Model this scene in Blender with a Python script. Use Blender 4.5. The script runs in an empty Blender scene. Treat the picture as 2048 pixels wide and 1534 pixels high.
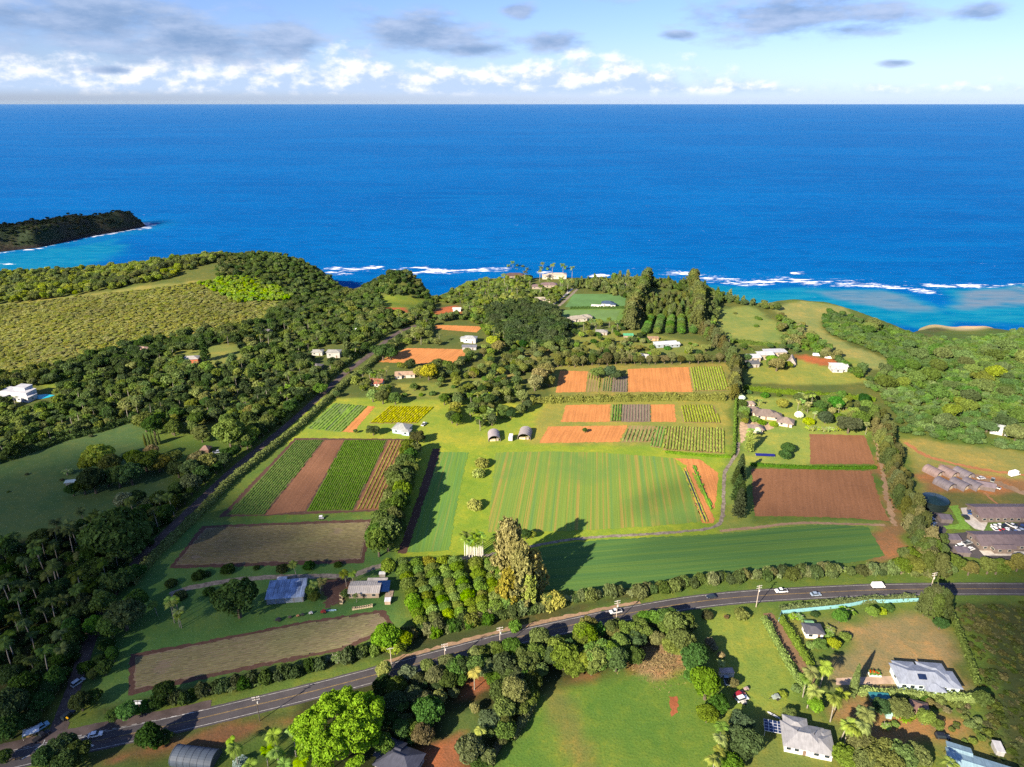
import bpy, bmesh, math, random
import numpy as np
from mathutils import Vector, Matrix
R = math.radians
scene = bpy.context.scene
COL = scene.collection
rng = np.random.default_rng(7)
random.seed(7)

# ------------------------------------------------------------------ camera
H = 200.0                      # metres of the camera above the farm plateau
F = 1365.0                     # focal length in pixels of a 2048 px wide frame
PITCH = R(22.45)
cam_data = bpy.data.cameras.new('camera')
cam_data.sensor_width = 36.0
cam_data.lens = 36.0 * F / 2048.0
cam_data.clip_start = 1.0
cam_data.clip_end = 200000.0
cam = bpy.data.objects.new('camera', cam_data)
COL.objects.link(cam)
cam.location = (0, 0, H)
cam.rotation_euler = (R(90) - PITCH, 0, 0)
scene.camera = cam
SP, CP = math.sin(PITCH), math.cos(PITCH)

# ------------------------------------------------------------------ light
SUN_AZ, SUN_EL = R(41), R(27.5)          # light travels towards +X/+Y
LD = Vector((math.sin(SUN_AZ) * math.cos(SUN_EL), math.cos(SUN_AZ) * math.cos(SUN_EL), -math.sin(SUN_EL)))
sun_data = bpy.data.lights.new('sun', 'SUN')
sun_data.energy = 5.0
sun_data.angle = R(0.6)
sun_data.color = (1.0, 0.86, 0.66)
sun = bpy.data.objects.new('sun', sun_data)
COL.objects.link(sun)
sun.rotation_euler = LD.to_track_quat('-Z', 'Y').to_euler()
sun.location = (-600, -600, 700)

scene.view_settings.view_transform = 'Standard'
scene.view_settings.look = 'None'
scene.view_settings.gamma = 1.0
scene.view_settings.exposure = 1.45
scene.view_settings.use_curve_mapping = False
scene.render.engine = 'CYCLES'
cy = scene.cycles
cy.max_bounces = 4
cy.diffuse_bounces = 2
cy.glossy_bounces = 2
cy.transmission_bounces = 2
cy.transparent_max_bounces = 6
cy.volume_bounces = 0
cy.caustics_reflective = False
cy.caustics_refractive = False
cy.use_denoising = False
cy.sample_clamp_indirect = 1.0
cy.sample_clamp_direct = 1.5
scene.render.use_persistent_data = False

# ------------------------------------------------------------------ pixel -> ground helpers (2048 px frame)
def ray(px, py):
    a = (px - 1024.0) / F; b = (py - 767.0) / F
    return np.array([a, CP - b * SP, -SP - b * CP])
def G(px, py, z=0.0):
    d = ray(px, py); t = (z - H) / d[2]
    return (d[0] * t, d[1] * t)
def ppm(px, py, z=0.0):
    """pixels (of 2048) per metre at the ground point under this pixel"""
    d = ray(px, py); t = (z - H) / d[2]
    return F / t
def GL(pts, z=0.0):
    return [G(p[0], p[1], z) for p in pts]
def azel(px, py):
    d = ray(px, py); d = d / np.linalg.norm(d)
    return math.degrees(math.atan2(d[0], d[1])), math.degrees(math.asin(d[2]))

# ------------------------------------------------------------------ node helpers
class NT:
    def __init__(s, tree): s.t = tree; s.n = tree.nodes; s.l = tree.links
    def node(s, typ, **kw):
        n = s.n.new(typ)
        for k, v in kw.items(): setattr(n, k, v)
        return n
    def put(s, sock, v):
        if isinstance(v, bpy.types.NodeSocket): s.l.new(v, sock)
        elif isinstance(v, (tuple, list)) and sock.type == 'RGBA' and len(v) == 3: sock.default_value = (*v, 1)
        else: sock.default_value = v
    def m(s, op, a, b=None, c=None, clamp=False):
        n = s.node('ShaderNodeMath', operation=op); n.use_clamp = clamp
        s.put(n.inputs[0], a)
        if b is not None: s.put(n.inputs[1], b)
        if c is not None: s.put(n.inputs[2], c)
        return n.outputs[0]
    def v(s, op, a, b=None, out=0):
        n = s.node('ShaderNodeVectorMath', operation=op); s.put(n.inputs[0], a)
        if b is not None:
            if op == 'SCALE': s.put(n.inputs['Scale'], b)
            else: s.put(n.inputs[1], b)
        return n.outputs['Value'] if out == 'Value' else n.outputs[0]
    def mix(s, f, a, b, blend='MIX'):
        n = s.node('ShaderNodeMix', data_type='RGBA', blend_type=blend); n.clamp_factor = True
        s.put(n.inputs[0], f)
        s.put(n.inputs[6], a); s.put(n.inputs[7], b)
        return n.outputs[2]
    def noise(s, vec, scale, detail=4, rough=0.5, dist=0.0, dim='3D'):
        n = s.node('ShaderNodeTexNoise', noise_dimensions=dim)
        if vec is not None: s.l.new(vec, n.inputs['Vector'])
        n.inputs['Scale'].default_value = scale; n.inputs['Detail'].default_value = detail
        n.inputs['Roughness'].default_value = rough; n.inputs['Distortion'].default_value = dist
        return n.outputs['Fac']
    def smooth(s, x, lo, hi):
        n = s.node('ShaderNodeMapRange', interpolation_type='SMOOTHSTEP')
        s.put(n.inputs[0], x); n.inputs[1].default_value = lo; n.inputs[2].default_value = hi
        return n.outputs[0]
    def ramp(s, x, stops):
        n = s.node('ShaderNodeValToRGB'); s.put(n.inputs[0], x)
        e = n.color_ramp.elements
        while len(e) < len(stops): e.new(0.5)
        for k, (p, c) in enumerate(stops): e[k].position = p; e[k].color = (*c, 1)
        return n.outputs[0]
    def comb(s, x, y, z=0.0):
        n = s.node('ShaderNodeCombineXYZ'); s.put(n.inputs[0], x); s.put(n.inputs[1], y); s.put(n.inputs[2], z)
        return n.outputs[0]

# ------------------------------------------------------------------ world: clear Nishita sky with trade-wind clouds
world = bpy.data.worlds.new('World'); scene.world = world; world.use_nodes = True
W = NT(world.node_tree); W.n.clear()
sky = W.node('ShaderNodeTexSky', sky_type='NISHITA')
sky.sun_disc = False; sky.sun_elevation = SUN_EL; sky.sun_rotation = SUN_AZ + math.pi
sky.altitude = 200; sky.air_density = 1.0; sky.dust_density = 0.4; sky.ozone_density = 3.0
tc = W.node('ShaderNodeTexCoord')
sep = W.node('ShaderNodeSeparateXYZ'); W.l.new(tc.outputs['Generated'], sep.inputs[0])
AZ = W.m('MULTIPLY', W.m('ARCTAN2', sep.outputs[0], sep.outputs[1]), 57.29578)
EL = W.m('MULTIPLY', W.m('ARCSINE', sep.outputs[2]), 57.29578)
P2 = W.comb(AZ, EL, 0.0)
def cloud_noise(off, sx, sy, scale, detail, rough, z):
    vec = W.v('ADD', W.v('MULTIPLY', P2, (sx, sy, 0.0)), (off[0] * sx, off[1] * sy, z))
    return W.noise(vec, scale, detail, rough)
# low cumulus bank over the horizon
def cumulus(off):
    n = cloud_noise(off, 0.42, 0.75, 1.0, 7, 0.58, 3.7)
    big = cloud_noise(off, 0.075, 0.05, 1.0, 2, 0.5, 9.1)
    top = W.m('SUBTRACT', W.m('ADD', 3.45, W.m('MULTIPLY', W.m('SUBTRACT', big, 0.5), 3.2)), W.m('ADD', EL, off[1]))
    side = W.m('MULTIPLY', W.m('MAXIMUM', W.m('SUBTRACT', AZ, 8.0), 0.0), -0.055)
    body = W.m('ADD', W.m('MULTIPLY', top, 0.52), side)
    return W.m('ADD', W.m('MULTIPLY', W.m('SUBTRACT', n, 0.55), 3.0), body)
c0 = cumulus((0, 0)); c1 = cumulus((-0.55, 0.5))
base_cut = W.smooth(EL, 0.25, 0.95)
cum_a = W.m('MULTIPLY', W.m('MULTIPLY', W.smooth(c0, -0.15, 0.8), base_cut), 0.9)
cum_l = W.smooth(W.m('ADD', W.m('SUBTRACT', c0, c1), W.m('MULTIPLY', W.m('SUBTRACT', EL, 2.0), 0.20)), -0.15, 0.75)
cum_col = W.mix(cum_l, (2.6, 3.35, 4.6), (5.4, 5.35, 5.4))  # sunlit tops and blue-grey shaded bases are put into the cloud colour
# mid-height grey patches
BL = [(150, 40, 400, 90), (380, 85, 250, 62), (560, 72, 120, 70), (840, 66, 190, 62), (960, 98, 100, 22), (1105, 84, 100, 28), (1580, 28, 290, 66),
      (1790, 126, 42, 9), (1035, 22, 50, 22), (1690, 62, 120, 26), (1960, 25, 70, 26), (225, 140, 60, 12), (1360, 70, 50, 14)]
mask = None
for (bx, by, rx, ry) in BL:
    a0, e0 = azel(bx, by); a1, _ = azel(bx + rx, by); _, e1 = azel(bx, by - ry)
    d = W.v('MULTIPLY', W.v('SUBTRACT', P2, (a0, e0, 0)), (1 / max(a1 - a0, .1), 1 / max(e1 - e0, .05), 0))
    q = W.m('SUBTRACT', 1.0, W.v('LENGTH', d, out='Value'))
    mask = q if mask is None else W.m('MAXIMUM', mask, q)
hi_noise = cloud_noise((0, 0), 0.05, 0.06, 1.0, 3, 0.5, 21.0)          # the same kind of patches go on above the frame
hi = W.m('SUBTRACT', W.m('MULTIPLY', W.m('SUBTRACT', hi_noise, 0.5), 5.0), W.m('MULTIPLY', W.m('MAXIMUM', W.m('SUBTRACT', 9.0, EL), 0.0), 0.5))
mask = W.m('MAXIMUM', mask, hi)
g0 = cloud_noise((0, 0), 0.20, 0.62, 1.0, 6, 0.6, 14.0)
g1 = cloud_noise((-0.5, 0.6), 0.20, 0.62, 1.0, 6, 0.6, 14.0)
gd = W.m('ADD', mask, W.m('MULTIPLY', W.m('SUBTRACT', g0, 0.5), 2.6))
gr_a = W.m('MULTIPLY', W.smooth(gd, -0.05, 0.75), 0.92)
gr_l = W.smooth(W.m('ADD', W.m('SUBTRACT', g0, g1), W.m('MULTIPLY', gd, -0.12)), -0.28, 0.16)
gr_col = W.mix(gr_l, (1.10, 1.75, 2.95), (2.4, 2.95, 4.1))
# tint over the whole sky, bluer towards the horizon
tint = W.mix(W.smooth(EL, 0.0, 3.5), (0.45, 0.545, 0.93), (0.49, 0.54, 0.80), 'MIX')
skyc = W.mix(1.0, sky.outputs[0], tint, 'MULTIPLY')
c = W.mix(cum_a, skyc, cum_col)
c = W.mix(gr_a, c, gr_col)
bg = W.node('ShaderNodeBackground'); W.l.new(c, bg.inputs[0]); bg.inputs[1].default_value = 0.08
wo = W.node('ShaderNodeOutputWorld'); W.l.new(bg.outputs[0], wo.inputs[0])

# ------------------------------------------------------------------ scene-graph helpers
def tag(o, label=None, cat=None, group=None, kind=None):
    if label: o['label'] = label
    if cat: o['category'] = cat
    if group: o['group'] = group
    if kind: o['kind'] = kind
    return o
def link(o, parent=None):
    COL.objects.link(o)
    if parent is not None: o.parent = parent
    return o
def empty(name, loc, rz=0.0, sc=1.0):
    o = bpy.data.objects.new(name, None); o.empty_display_size = 0.5
    o.location = loc; o.rotation_euler = (0, 0, rz); o.scale = (sc, sc, sc) if not isinstance(sc, tuple) else sc
    return link(o)
def mesh_from(name, verts, faces, mats=(), fmat=None, smooth=False):
    me = bpy.data.meshes.new(name)
    me.from_pydata([tuple(map(float, v)) for v in verts], [], [tuple(map(int, f)) for f in faces])
    for m_ in mats: me.materials.append(m_)
    if fmat is not None: me.polygons.foreach_set('material_index', np.asarray(fmat, dtype=np.int32))
    if smooth: me.polygons.foreach_set('use_smooth', np.ones(len(me.polygons), dtype=bool))
    me.update()
    return me
def np_mesh(name, V, Q, mats=(), fmat=None, smooth=False, fattr=None):
    """V (n,3) floats, Q (m,k) faces of one size"""
    me = bpy.data.meshes.new(name)
    V = np.asarray(V, dtype=np.float32); Q = np.asarray(Q, dtype=np.int32)
    k = Q.shape[1]
    me.vertices.add(len(V)); me.vertices.foreach_set('co', V.ravel())
    me.loops.add(Q.size); me.loops.foreach_set('vertex_index', Q.ravel())
    me.polygons.add(len(Q)); me.polygons.foreach_set('loop_start', np.arange(0, Q.size, k, dtype=np.int32))
    me.polygons.foreach_set('loop_total', np.full(len(Q), k, dtype=np.int32))
    for m_ in mats: me.materials.append(m_)
    if fmat is not None: me.polygons.foreach_set('material_index', np.asarray(fmat, dtype=np.int32))
    me.polygons.foreach_set('use_smooth', np.full(len(Q), bool(smooth)))
    if fattr is not None:
        at = me.attributes.new('lv', 'FLOAT', 'FACE'); at.data.foreach_set('value', np.asarray(fattr, dtype=np.float32))
    me.update(calc_edges=True); me.validate()
    return me
class MB:
    """collects simple solids into one mesh"""
    def __init__(s): s.V = []; s.Fc = []
    def add(s, vs, fs):
        b = len(s.V); s.V += [tuple(v) for v in vs]; s.Fc += [tuple(i + b for i in f) for f in fs]; return s
    def box(s, x0, x1, y0, y1, z0, z1):
        return s.add([(x0, y0, z0), (x1, y0, z0), (x1, y1, z0), (x0, y1, z0), (x0, y0, z1), (x1, y0, z1), (x1, y1, z1), (x0, y1, z1)],
                     [(0, 3, 2, 1), (4, 5, 6, 7), (0, 1, 5, 4), (1, 2, 6, 5), (2, 3, 7, 6), (3, 0, 4, 7)])
    def tube(s, p0, p1, r0, r1, n=6, caps=True):
        p0 = Vector(p0); p1 = Vector(p1); d = (p1 - p0).normalized()
        a = d.orthogonal().normalized(); b = d.cross(a)
        vs = []
        for p, r in ((p0, r0), (p1, r1)):
            for k in range(n):
                t = 2 * math.pi * k / n; vs.append(p + a * (r * math.cos(t)) + b * (r * math.sin(t)))
        fs = [(k, (k + 1) % n, n + (k + 1) % n, n + k) for k in range(n)]
        if caps: fs += [tuple(range(n - 1, -1, -1)), tuple(range(n, 2 * n))]
        return s.add(vs, fs)
    def prism(s, prof, y0, y1):
        """profile list of (x,z), extruded along y"""
        n = len(prof)
        vs = [(x, y0, z) for x, z in prof] + [(x, y1, z) for x, z in prof]
        fs = [(k, (k + 1) % n, n + (k + 1) % n, n + k) for k in range(n)] + [tuple(range(n - 1, -1, -1)), tuple(range(n, 2 * n))]
        return s.add(vs, fs)
    def mesh(s, name, mat, smooth=False): return mesh_from(name, s.V, s.Fc, [mat], smooth=smooth)
    def obj(s, name, mat, parent=None, smooth=False):
        return link(bpy.data.objects.new(name, s.mesh(name, mat, smooth)), parent)
# ------------------------------------------------------------------ materials
def new_mat(name):
    m = bpy.data.materials.new(name); m.use_nodes = True
    t = NT(m.node_tree); t.n.clear()
    out = t.node('ShaderNodeOutputMaterial')
    return m, t, out
def bsdf(t, out, col, rough=0.8, metal=0.0, spec=0.3, normal=None):
    b = t.node('ShaderNodeBsdfPrincipled')
    t.put(b.inputs['Base Color'], col); t.put(b.inputs['Roughness'], rough); t.put(b.inputs['Metallic'], metal)
    b.inputs['Specular IOR Level'].default_value = spec
    if normal is not None: t.l.new(normal, b.inputs['Normal'])
    t.l.new(b.outputs[0], out.inputs[0]); return b
def bump(t, h, strength=0.4, dist=0.1):
    n = t.node('ShaderNodeBump'); n.inputs['Strength'].default_value = strength; n.inputs['Distance'].default_value = dist
    t.l.new(h, n.inputs['Height']); return n.outputs[0]
def paint(name, col, rough=0.6, metal=0.0, var=0.18, scale=0.8, spec=0.3, streak=None):
    """a plain coloured surface with weathering blotches (and streaks along one object axis)"""
    m, t, out = new_mat(name)
    co = t.node('ShaderNodeTexCoord').outputs['Object']
    n = t.noise(co, scale, 5, 0.62)
    if streak:
        n2 = t.noise(t.v('MULTIPLY', co, streak), 1.0, 3, 0.6)
        n = t.m('ADD', t.m('MULTIPLY', n, 0.5), t.m('MULTIPLY', n2, 0.5))
    lo = tuple(c * (1 - var * 1.6) for c in col); hi = tuple(min(c * (1 + var), 0.95) for c in col)
    bsdf(t, out, t.mix(t.smooth(n, 0.3, 0.7), lo, hi), rough, metal, spec)
    return m
def glass(name, col=(0.02, 0.03, 0.04)):
    m, t, out = new_mat(name); bsdf(t, out, col, 0.08, 0.0, 0.6); return m

# ------------------------------------------------------------------ the lie of the land
EDGE_PX = [(-700, 552), (-300, 548), (0, 546), (100, 541), (250, 534), (400, 525), (480, 520), (560, 524), (620, 541), (660, 557), (700, 563), (745, 562),
           (800, 558), (835, 567), (860, 580), (890, 573), (930, 562), (1000, 556), (1100, 553), (1180, 556), (1300, 560), (1400, 570), (1440, 586),
           (1490, 604), (1540, 605), (1590, 598), (1650, 598), (1720, 610), (1800, 625), (1850, 636)]
EDGE = GL(EDGE_PX) + [G(1890, 652, -36), G(1930, 652, -38), G(1965, 644, -30)] + GL([(2048, 634), (2400, 628)])
LAND = EDGE + [(1500, 400), (1500, -100), (-1500, -100), (-1500, 500)]
LANDN = np.array(LAND)
VB, VA = np.array([285.0, 420.0]), np.array([545.0, 800.0])
def seg_dist(P, A, B):
    d = B - A; L = (d ** 2).sum()
    t = np.clip(((P - A) @ d) / max(L, 1e-9), 0, 1)
    return np.linalg.norm(P - (A + t[:, None] * d), axis=1)
def inside(P, poly):
    poly = np.asarray(poly); x, y = P[:, 0], P[:, 1]; r = np.zeros(len(P), bool); n = len(poly); j = n - 1
    for i in range(n):
        xi, yi = poly[i]; xj, yj = poly[j]
        c = ((yi > y) != (yj > y))
        with np.errstate(divide='ignore', invalid='ignore'):
            r ^= c & (x < (xj - xi) * (y - yi) / (yj - yi + 1e-12) + xi)
        j = i
    return r
def sdist(P, poly):
    poly = np.asarray(poly); d = np.full(len(P), 1e9)
    for i in range(len(poly)): d = np.minimum(d, seg_dist(P, poly[i], poly[(i + 1) % len(poly)]))
    return np.where(inside(P, poly), d, -d)
def sstep(x, a, b):
    t = np.clip((x - a) / (b - a), 0, 1); return t * t * (3 - 2 * t)
def value_noise(x, y, s, seed=0):
    """cheap smooth noise, 0..1"""
    x = x / s; y = y / s; xi = np.floor(x).astype(np.int64); yi = np.floor(y).astype(np.int64); fx = x - xi; fy = y - yi
    def h(a, b):
        n = (a * 374761393 + b * 668265263 + seed * 974711) & 0xffffffff
        n = ((n ^ (n >> 13)) * 1274126177) & 0xffffffff
        return ((n ^ (n >> 16)) & 0xffff) / 65535.0
    u = fx * fx * (3 - 2 * fx); v = fy * fy * (3 - 2 * fy)
    return (h(xi, yi) * (1 - u) + h(xi + 1, yi) * u) * (1 - v) + (h(xi, yi + 1) * (1 - u) + h(xi + 1, yi + 1) * u) * v
SEA_Z = -45.0
HILLS = [(G(500, 548), 15, 95), (G(330, 560), 8, 80), (G(795, 572), 20, 34), (G(690, 575), -14, 55), (G(870, 585), -14, 45), (G(250, 640), 6, 90), (G(2048, 720), 5, 110), (G(2250, 680), 8, 150)]
def T(x, y):
    x = np.atleast_1d(np.asarray(x, float)); y = np.atleast_1d(np.asarray(y, float)); P = np.stack([x, y], 1)
    h = np.zeros(len(x))
    for (c, a, r) in HILLS: h += a * np.exp(-((x - c[0]) ** 2 + (y - c[1]) ** 2) / (r * r))
    d = VA - VB; L2 = (d ** 2).sum(); t = ((P - VB) @ d) / L2; tc_ = np.clip(t, 0, 1.3)
    dv = np.linalg.norm(P - (VB + tc_[:, None] * d), axis=1)
    h -= 43 * sstep(t, 0.08, 1.0) * np.exp(-(dv / 85) ** 2)
    far = y > 560
    h = np.where(np.abs(h) < 0.25, 0, np.sign(h) * (np.abs(h) - 0.25))
    out = h.copy()
    m = y > 500
    if m.any():
        sd = sdist(P[m], LANDN) + (value_noise(x[m], y[m], 22, 3) - 0.5) * 8
        k = sstep(sd, -46, 2); out[m] = h[m] * k + (1 - k) * (-56)
    return out
def T1(x, y): return float(T(x, y)[0])
def GT(px, py):
    z = 0.0
    for _ in range(5):
        x, y = G(px, py, z); z = T1(x, y)
    return (x, y, z)

# ------------------------------------------------------------------ ground sheet
gx = np.concatenate([np.linspace(-1450, -830, 32)[:-1], np.arange(-830, 830.1, 4.0), np.linspace(830, 1450, 32)[1:]])
gy = np.concatenate([np.linspace(-60, 130, 20)[:-1], np.arange(130, 520, 2.5), np.arange(520, 1080, 4.5)])
GX, GY = np.meshgrid(gx, gy)
X, Y = GX.ravel(), GY.ravel(); Z = T(X, Y)
nx, ny = len(gx), len(gy)
GRASS = np.array([0.085, 0.135, 0.028]); COLS = np.tile(GRASS, (len(X), 1))
def zone(poly_px, col, feather=6.0, rough=6.0, amt=1.0, z=0.0):
    poly = np.array(GL(poly_px, z)); lo = poly.min(0) - 40; hi = poly.max(0) + 40
    m = (X > lo[0]) & (X < hi[0]) & (Y > lo[1]) & (Y < hi[1])
    if not m.any(): return
    P = np.stack([X[m], Y[m]], 1)
    d = sdist(P, poly) + (value_noise(P[:, 0], P[:, 1], 14, 1) - 0.5) * rough * 2 + (value_noise(P[:, 0], P[:, 1], 5, 2) - 0.5) * rough
    w = (sstep(d, -feather, feather) * amt)[:, None]
    COLS[m] = COLS[m] * (1 - w) + np.array(col) * w
C_WOOD = (0.030, 0.040, 0.014); C_LAWN = (0.14, 0.20, 0.030); C_PAST = (0.062, 0.112, 0.040); C_DRY = (0.205, 0.165, 0.080); C_DIRT = (0.30, 0.105, 0.042)
C_BRIGHT = (0.205, 0.265, 0.035); C_TAN = (0.25, 0.22, 0.075); C_SCRUB = (0.05, 0.06, 0.022)
far_all = [(-800, 560), (0, 545), (500, 519), (860, 575), (1100, 550), (1500, 600), (1850, 630), (2048, 630), (2900, 640), (2900, 900), (1800, 860), (1460, 800), (1000, 850), (600, 850), (300, 850), (-100, 940), (-1200, 1000)]
zone(far_all, (0.085, 0.11, 0.03), 10, 10)
for poly, col, f, r in [
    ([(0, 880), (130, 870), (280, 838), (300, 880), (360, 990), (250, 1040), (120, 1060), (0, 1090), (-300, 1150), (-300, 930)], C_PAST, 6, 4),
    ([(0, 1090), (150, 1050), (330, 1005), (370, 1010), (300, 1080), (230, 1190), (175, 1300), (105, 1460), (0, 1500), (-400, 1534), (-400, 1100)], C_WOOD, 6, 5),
    ([(350, 690), (470, 690), (500, 720), (430, 735), (345, 712)], (0.16, 0.19, 0.05), 4, 4),
    ([(60, 770), (170, 740), (185, 755), (110, 775)], C_LAWN, 3, 3),
    ([(455, 655), (560, 650), (570, 670), (470, 678)], C_LAWN, 3, 3),
    ([(760, 590), (850, 585), (850, 610), (770, 625)], C_LAWN, 3, 3),
    ([(770, 614), (812, 610), (816, 625), (780, 628)], C_DIRT, 2, 2),
    ([(865, 625), (890, 600), (915, 600), (925, 625), (880, 636)], C_DIRT, 2, 3),
    ([(940, 770), (1000, 735), (1060, 700), (1120, 690), (1080, 720), (1010, 760)], (0.20, 0.19, 0.07), 3, 4),
    ([(770, 770), (960, 760), (1000, 780), (960, 800), (780, 795)], (0.17, 0.20, 0.045), 3, 3),
    ([(985, 770), (1040, 755), (1050, 790), (1000, 800)], C_BRIGHT, 2, 3),
    ([(1140, 590), (1250, 585), (1250, 640), (1130, 650)], (0.11, 0.20, 0.05), 3, 2),
    ([(1120, 665), (1250, 655), (1420, 690), (1410, 712), (1200, 715), (1130, 700)], (0.15, 0.18, 0.045), 4, 4),
    ([(1425, 620), (1500, 610), (1560, 650), (1570, 690), (1480, 690), (1440, 660)], (0.17, 0.22, 0.06), 4, 3),
    ([(1545, 618), (1600, 600), (1690, 605), (1740, 640), (1640, 640), (1650, 665), (1740, 705), (1785, 725), (1770, 742), (1720, 740), (1640, 690), (1590, 650)], (0.21, 0.23, 0.075), 3, 3),
    ([(1480, 725), (1720, 715), (1730, 765), (1600, 770), (1490, 765)], (0.20, 0.23, 0.05), 3, 3),
    ([(1560, 705), (1680, 720), (1690, 740), (1640, 730)], C_DIRT, 2, 4),
    ([(560, 870), (640, 795), (760, 795), (1040, 805), (1100, 800), (1100, 900), (560, 890)], C_BRIGHT, 4, 3),
    ([(1090, 800), (1460, 795), (1465, 905), (1060, 890)], (0.21, 0.22, 0.05), 3, 3),
    ([(1110, 730), (1465, 728), (1465, 792), (1100, 795)], (0.19, 0.19, 0.05), 3, 3),
    ([(1485, 790), (1740, 810), (1745, 870), (1610, 935), (1480, 925)], (0.19, 0.25, 0.055), 3, 3),
    ([(840, 890), (1460, 890), (1450, 1080), (1000, 1120), (790, 1120)], (0.185, 0.265, 0.03), 3, 2),
    ([(1450, 920), (1500, 925), (1510, 1045), (1760, 1045), (1790, 1060), (1700, 1065), (1440, 1075)], (0.155, 0.21, 0.05), 3, 3),
    ([(1745, 860), (1765, 900), (1810, 1060), (1830, 1110), (1760, 1120), (1740, 1080), (1775, 1050), (1750, 930)], (0.20, 0.12, 0.06), 3, 5),
    ([(1800, 875), (2048, 905), (2300, 930), (2300, 1020), (1840, 990)], (0.21, 0.20, 0.06), 4, 4),
    ([(1830, 950), (1880, 935), (2048, 965), (2200, 985), (2200, 1012), (1860, 985)], (0.26, 0.135, 0.062), 3, 6),
    ([(1850, 985), (2048, 990), (2200, 1010), (2200, 1040), (1870, 1020)], (0.11, 0.12, 0.04), 3, 3),
    ([(270, 1080), (420, 1040), (740, 1040), (790, 1130), (800, 1250), (500, 1340), (190, 1460), (190, 1290), (240, 1150)], (0.070, 0.150, 0.040), 5, 3),
    ([(190, 1440), (500, 1370), (900, 1290), (1280, 1195), (1290, 1175), (900, 1260), (500, 1345), (200, 1415)], C_SCRUB, 3, 2),
    ([(640, 1165), (700, 1165), (690, 1215), (650, 1215)], (0.16, 0.075, 0.045), 3, 3),
    ([(210, 1470), (600, 1400), (600, 1440), (300, 1534), (100, 1560)], (0.055, 0.075, 0.022), 4, 4),
    ([(330, 1480), (720, 1410), (720, 1425), (350, 1500), (180, 1534)], (0.15, 0.075, 0.04), 3, 4),
    ([(600, 1400), (760, 1340), (1080, 1280), (1380, 1240), (1390, 1320), (1240, 1350), (1060, 1400), (980, 1534), (940, 1600), (600, 1600)], C_WOOD, 4, 4),
    ([(905, 1400), (930, 1368), (975, 1362), (985, 1378), (935, 1405)], (0.17, 0.075, 0.04), 3, 4),
    ([(890, 1430), (960, 1405), (975, 1460), (900, 1480)], (0.07, 0.11, 0.03), 3, 4),
    ([(850, 1500), (915, 1480), (930, 1534), (860, 1534)], (0.22, 0.09, 0.045), 3, 4),
    ([(1060, 1405), (1110, 1380), (1250, 1350), (1400, 1330), (1450, 1440), (1450, 1560), (980, 1560), (1020, 1490)], (0.092, 0.165, 0.028), 3, 3),
    ([(1100, 1378), (1125, 1355), (1390, 1300), (1380, 1330), (1250, 1348)], (0.21, 0.11, 0.05), 3, 5),
    ([(1095, 1370), (1112, 1365), (1130, 1410), (1180, 1500), (1200, 1540), (1140, 1540), (1120, 1450)], (0.125, 0.145, 0.04), 3, 4),
    ([(1272, 1350), (1310, 1290), (1360, 1300), (1365, 1330)], (0.29, 0.20, 0.12), 3, 4),
    ([(1400, 1235), (1530, 1225), (1620, 1390), (1560, 1450), (1440, 1430), (1440, 1320)], (0.155, 0.215, 0.04), 4, 3),
    ([(1630, 1240), (1850, 1225), (1900, 1250), (1945, 1380), (1800, 1390), (1660, 1380), (1640, 1330), (1700, 1290)], C_DRY, 4, 4),
    ([(1560, 1235), (1640, 1235), (1660, 1290), (1620, 1300)], (0.15, 0.17, 0.05), 3, 3),
    ([(1900, 1200), (2300, 1190), (2500, 1560), (1990, 1560), (1960, 1380)], (0.045, 0.058, 0.020), 4, 6),
    ([(1930, 1220), (1960, 1290), (2000, 1380), (1980, 1390), (1945, 1330)], (0.085, 0.15, 0.02), 4, 4),
    ([(1630, 1400), (1720, 1400), (1920, 1440), (1900, 1500), (1740, 1490), (1640, 1440)], (0.24, 0.145, 0.065), 4, 6),
    ([(1460, 1430), (1640, 1420), (1690, 1470), (1700, 1560), (1460, 1560)], (0.135, 0.165, 0.04), 4, 4),
    ([(1860, 1490), (1990, 1470), (2010, 1520), (1880, 1515)], (0.13, 0.14, 0.04), 3, 3),
]: zone(poly, col, f, r)
zone([(-800, 640), (0, 608), (120, 596), (300, 588), (420, 578), (540, 598), (590, 618), (520, 648), (390, 671), (260, 694), (110, 742), (0, 756), (-800, 880)], (0.215, 0.215, 0.062), 8, 6)
# bare cliffs and beach sand where the land drops to the sea
sea_d = sdist(np.stack([X, Y], 1), LANDN)
bx, by = G(1922, 652, -38)
sand = np.exp(-((((X - bx) / 48) ** 2 + ((Y - by) / 30) ** 2)) ** 2) * (Z < -20)
COLS = COLS * (1 - sand[:, None] * 0.95) + np.array([0.55, 0.43, 0.27]) * sand[:, None] * 0.95
rock = (sstep(-Z, 12, 40) * (sea_d < 6) * (1 - np.clip(sand * 3, 0, 1)))[:, None]
COLS = COLS * (1 - rock * 0.7) + np.array([0.075, 0.055, 0.035]) * rock * 0.7
idx = np.arange(nx * ny).reshape(ny, nx)
Q = np.stack([idx[:-1, :-1].ravel(), idx[:-1, 1:].ravel(), idx[1:, 1:].ravel(), idx[1:, :-1].ravel()], 1)
m_ground, t, out = new_mat('ground_cover')
geo = t.node('ShaderNodeNewGeometry').outputs['Position']
att = t.node('ShaderNodeAttribute', attribute_name='zone').outputs['Color']
n1 = t.noise(geo, 0.035, 4, 0.55); n2 = t.noise(geo, 0.22, 5, 0.6); n3 = t.noise(geo, 1.3, 4, 0.65)
c = t.mix(t.smooth(n1, 0.35, 0.7), t.mix(1.0, att, (0.86, 0.93, 0.9), 'MULTIPLY'), t.mix(1.0, att, (1.22, 1.06, 1.0), 'MULTIPLY'))
n4 = t.noise(geo, 0.6, 6, 0.7)
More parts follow.
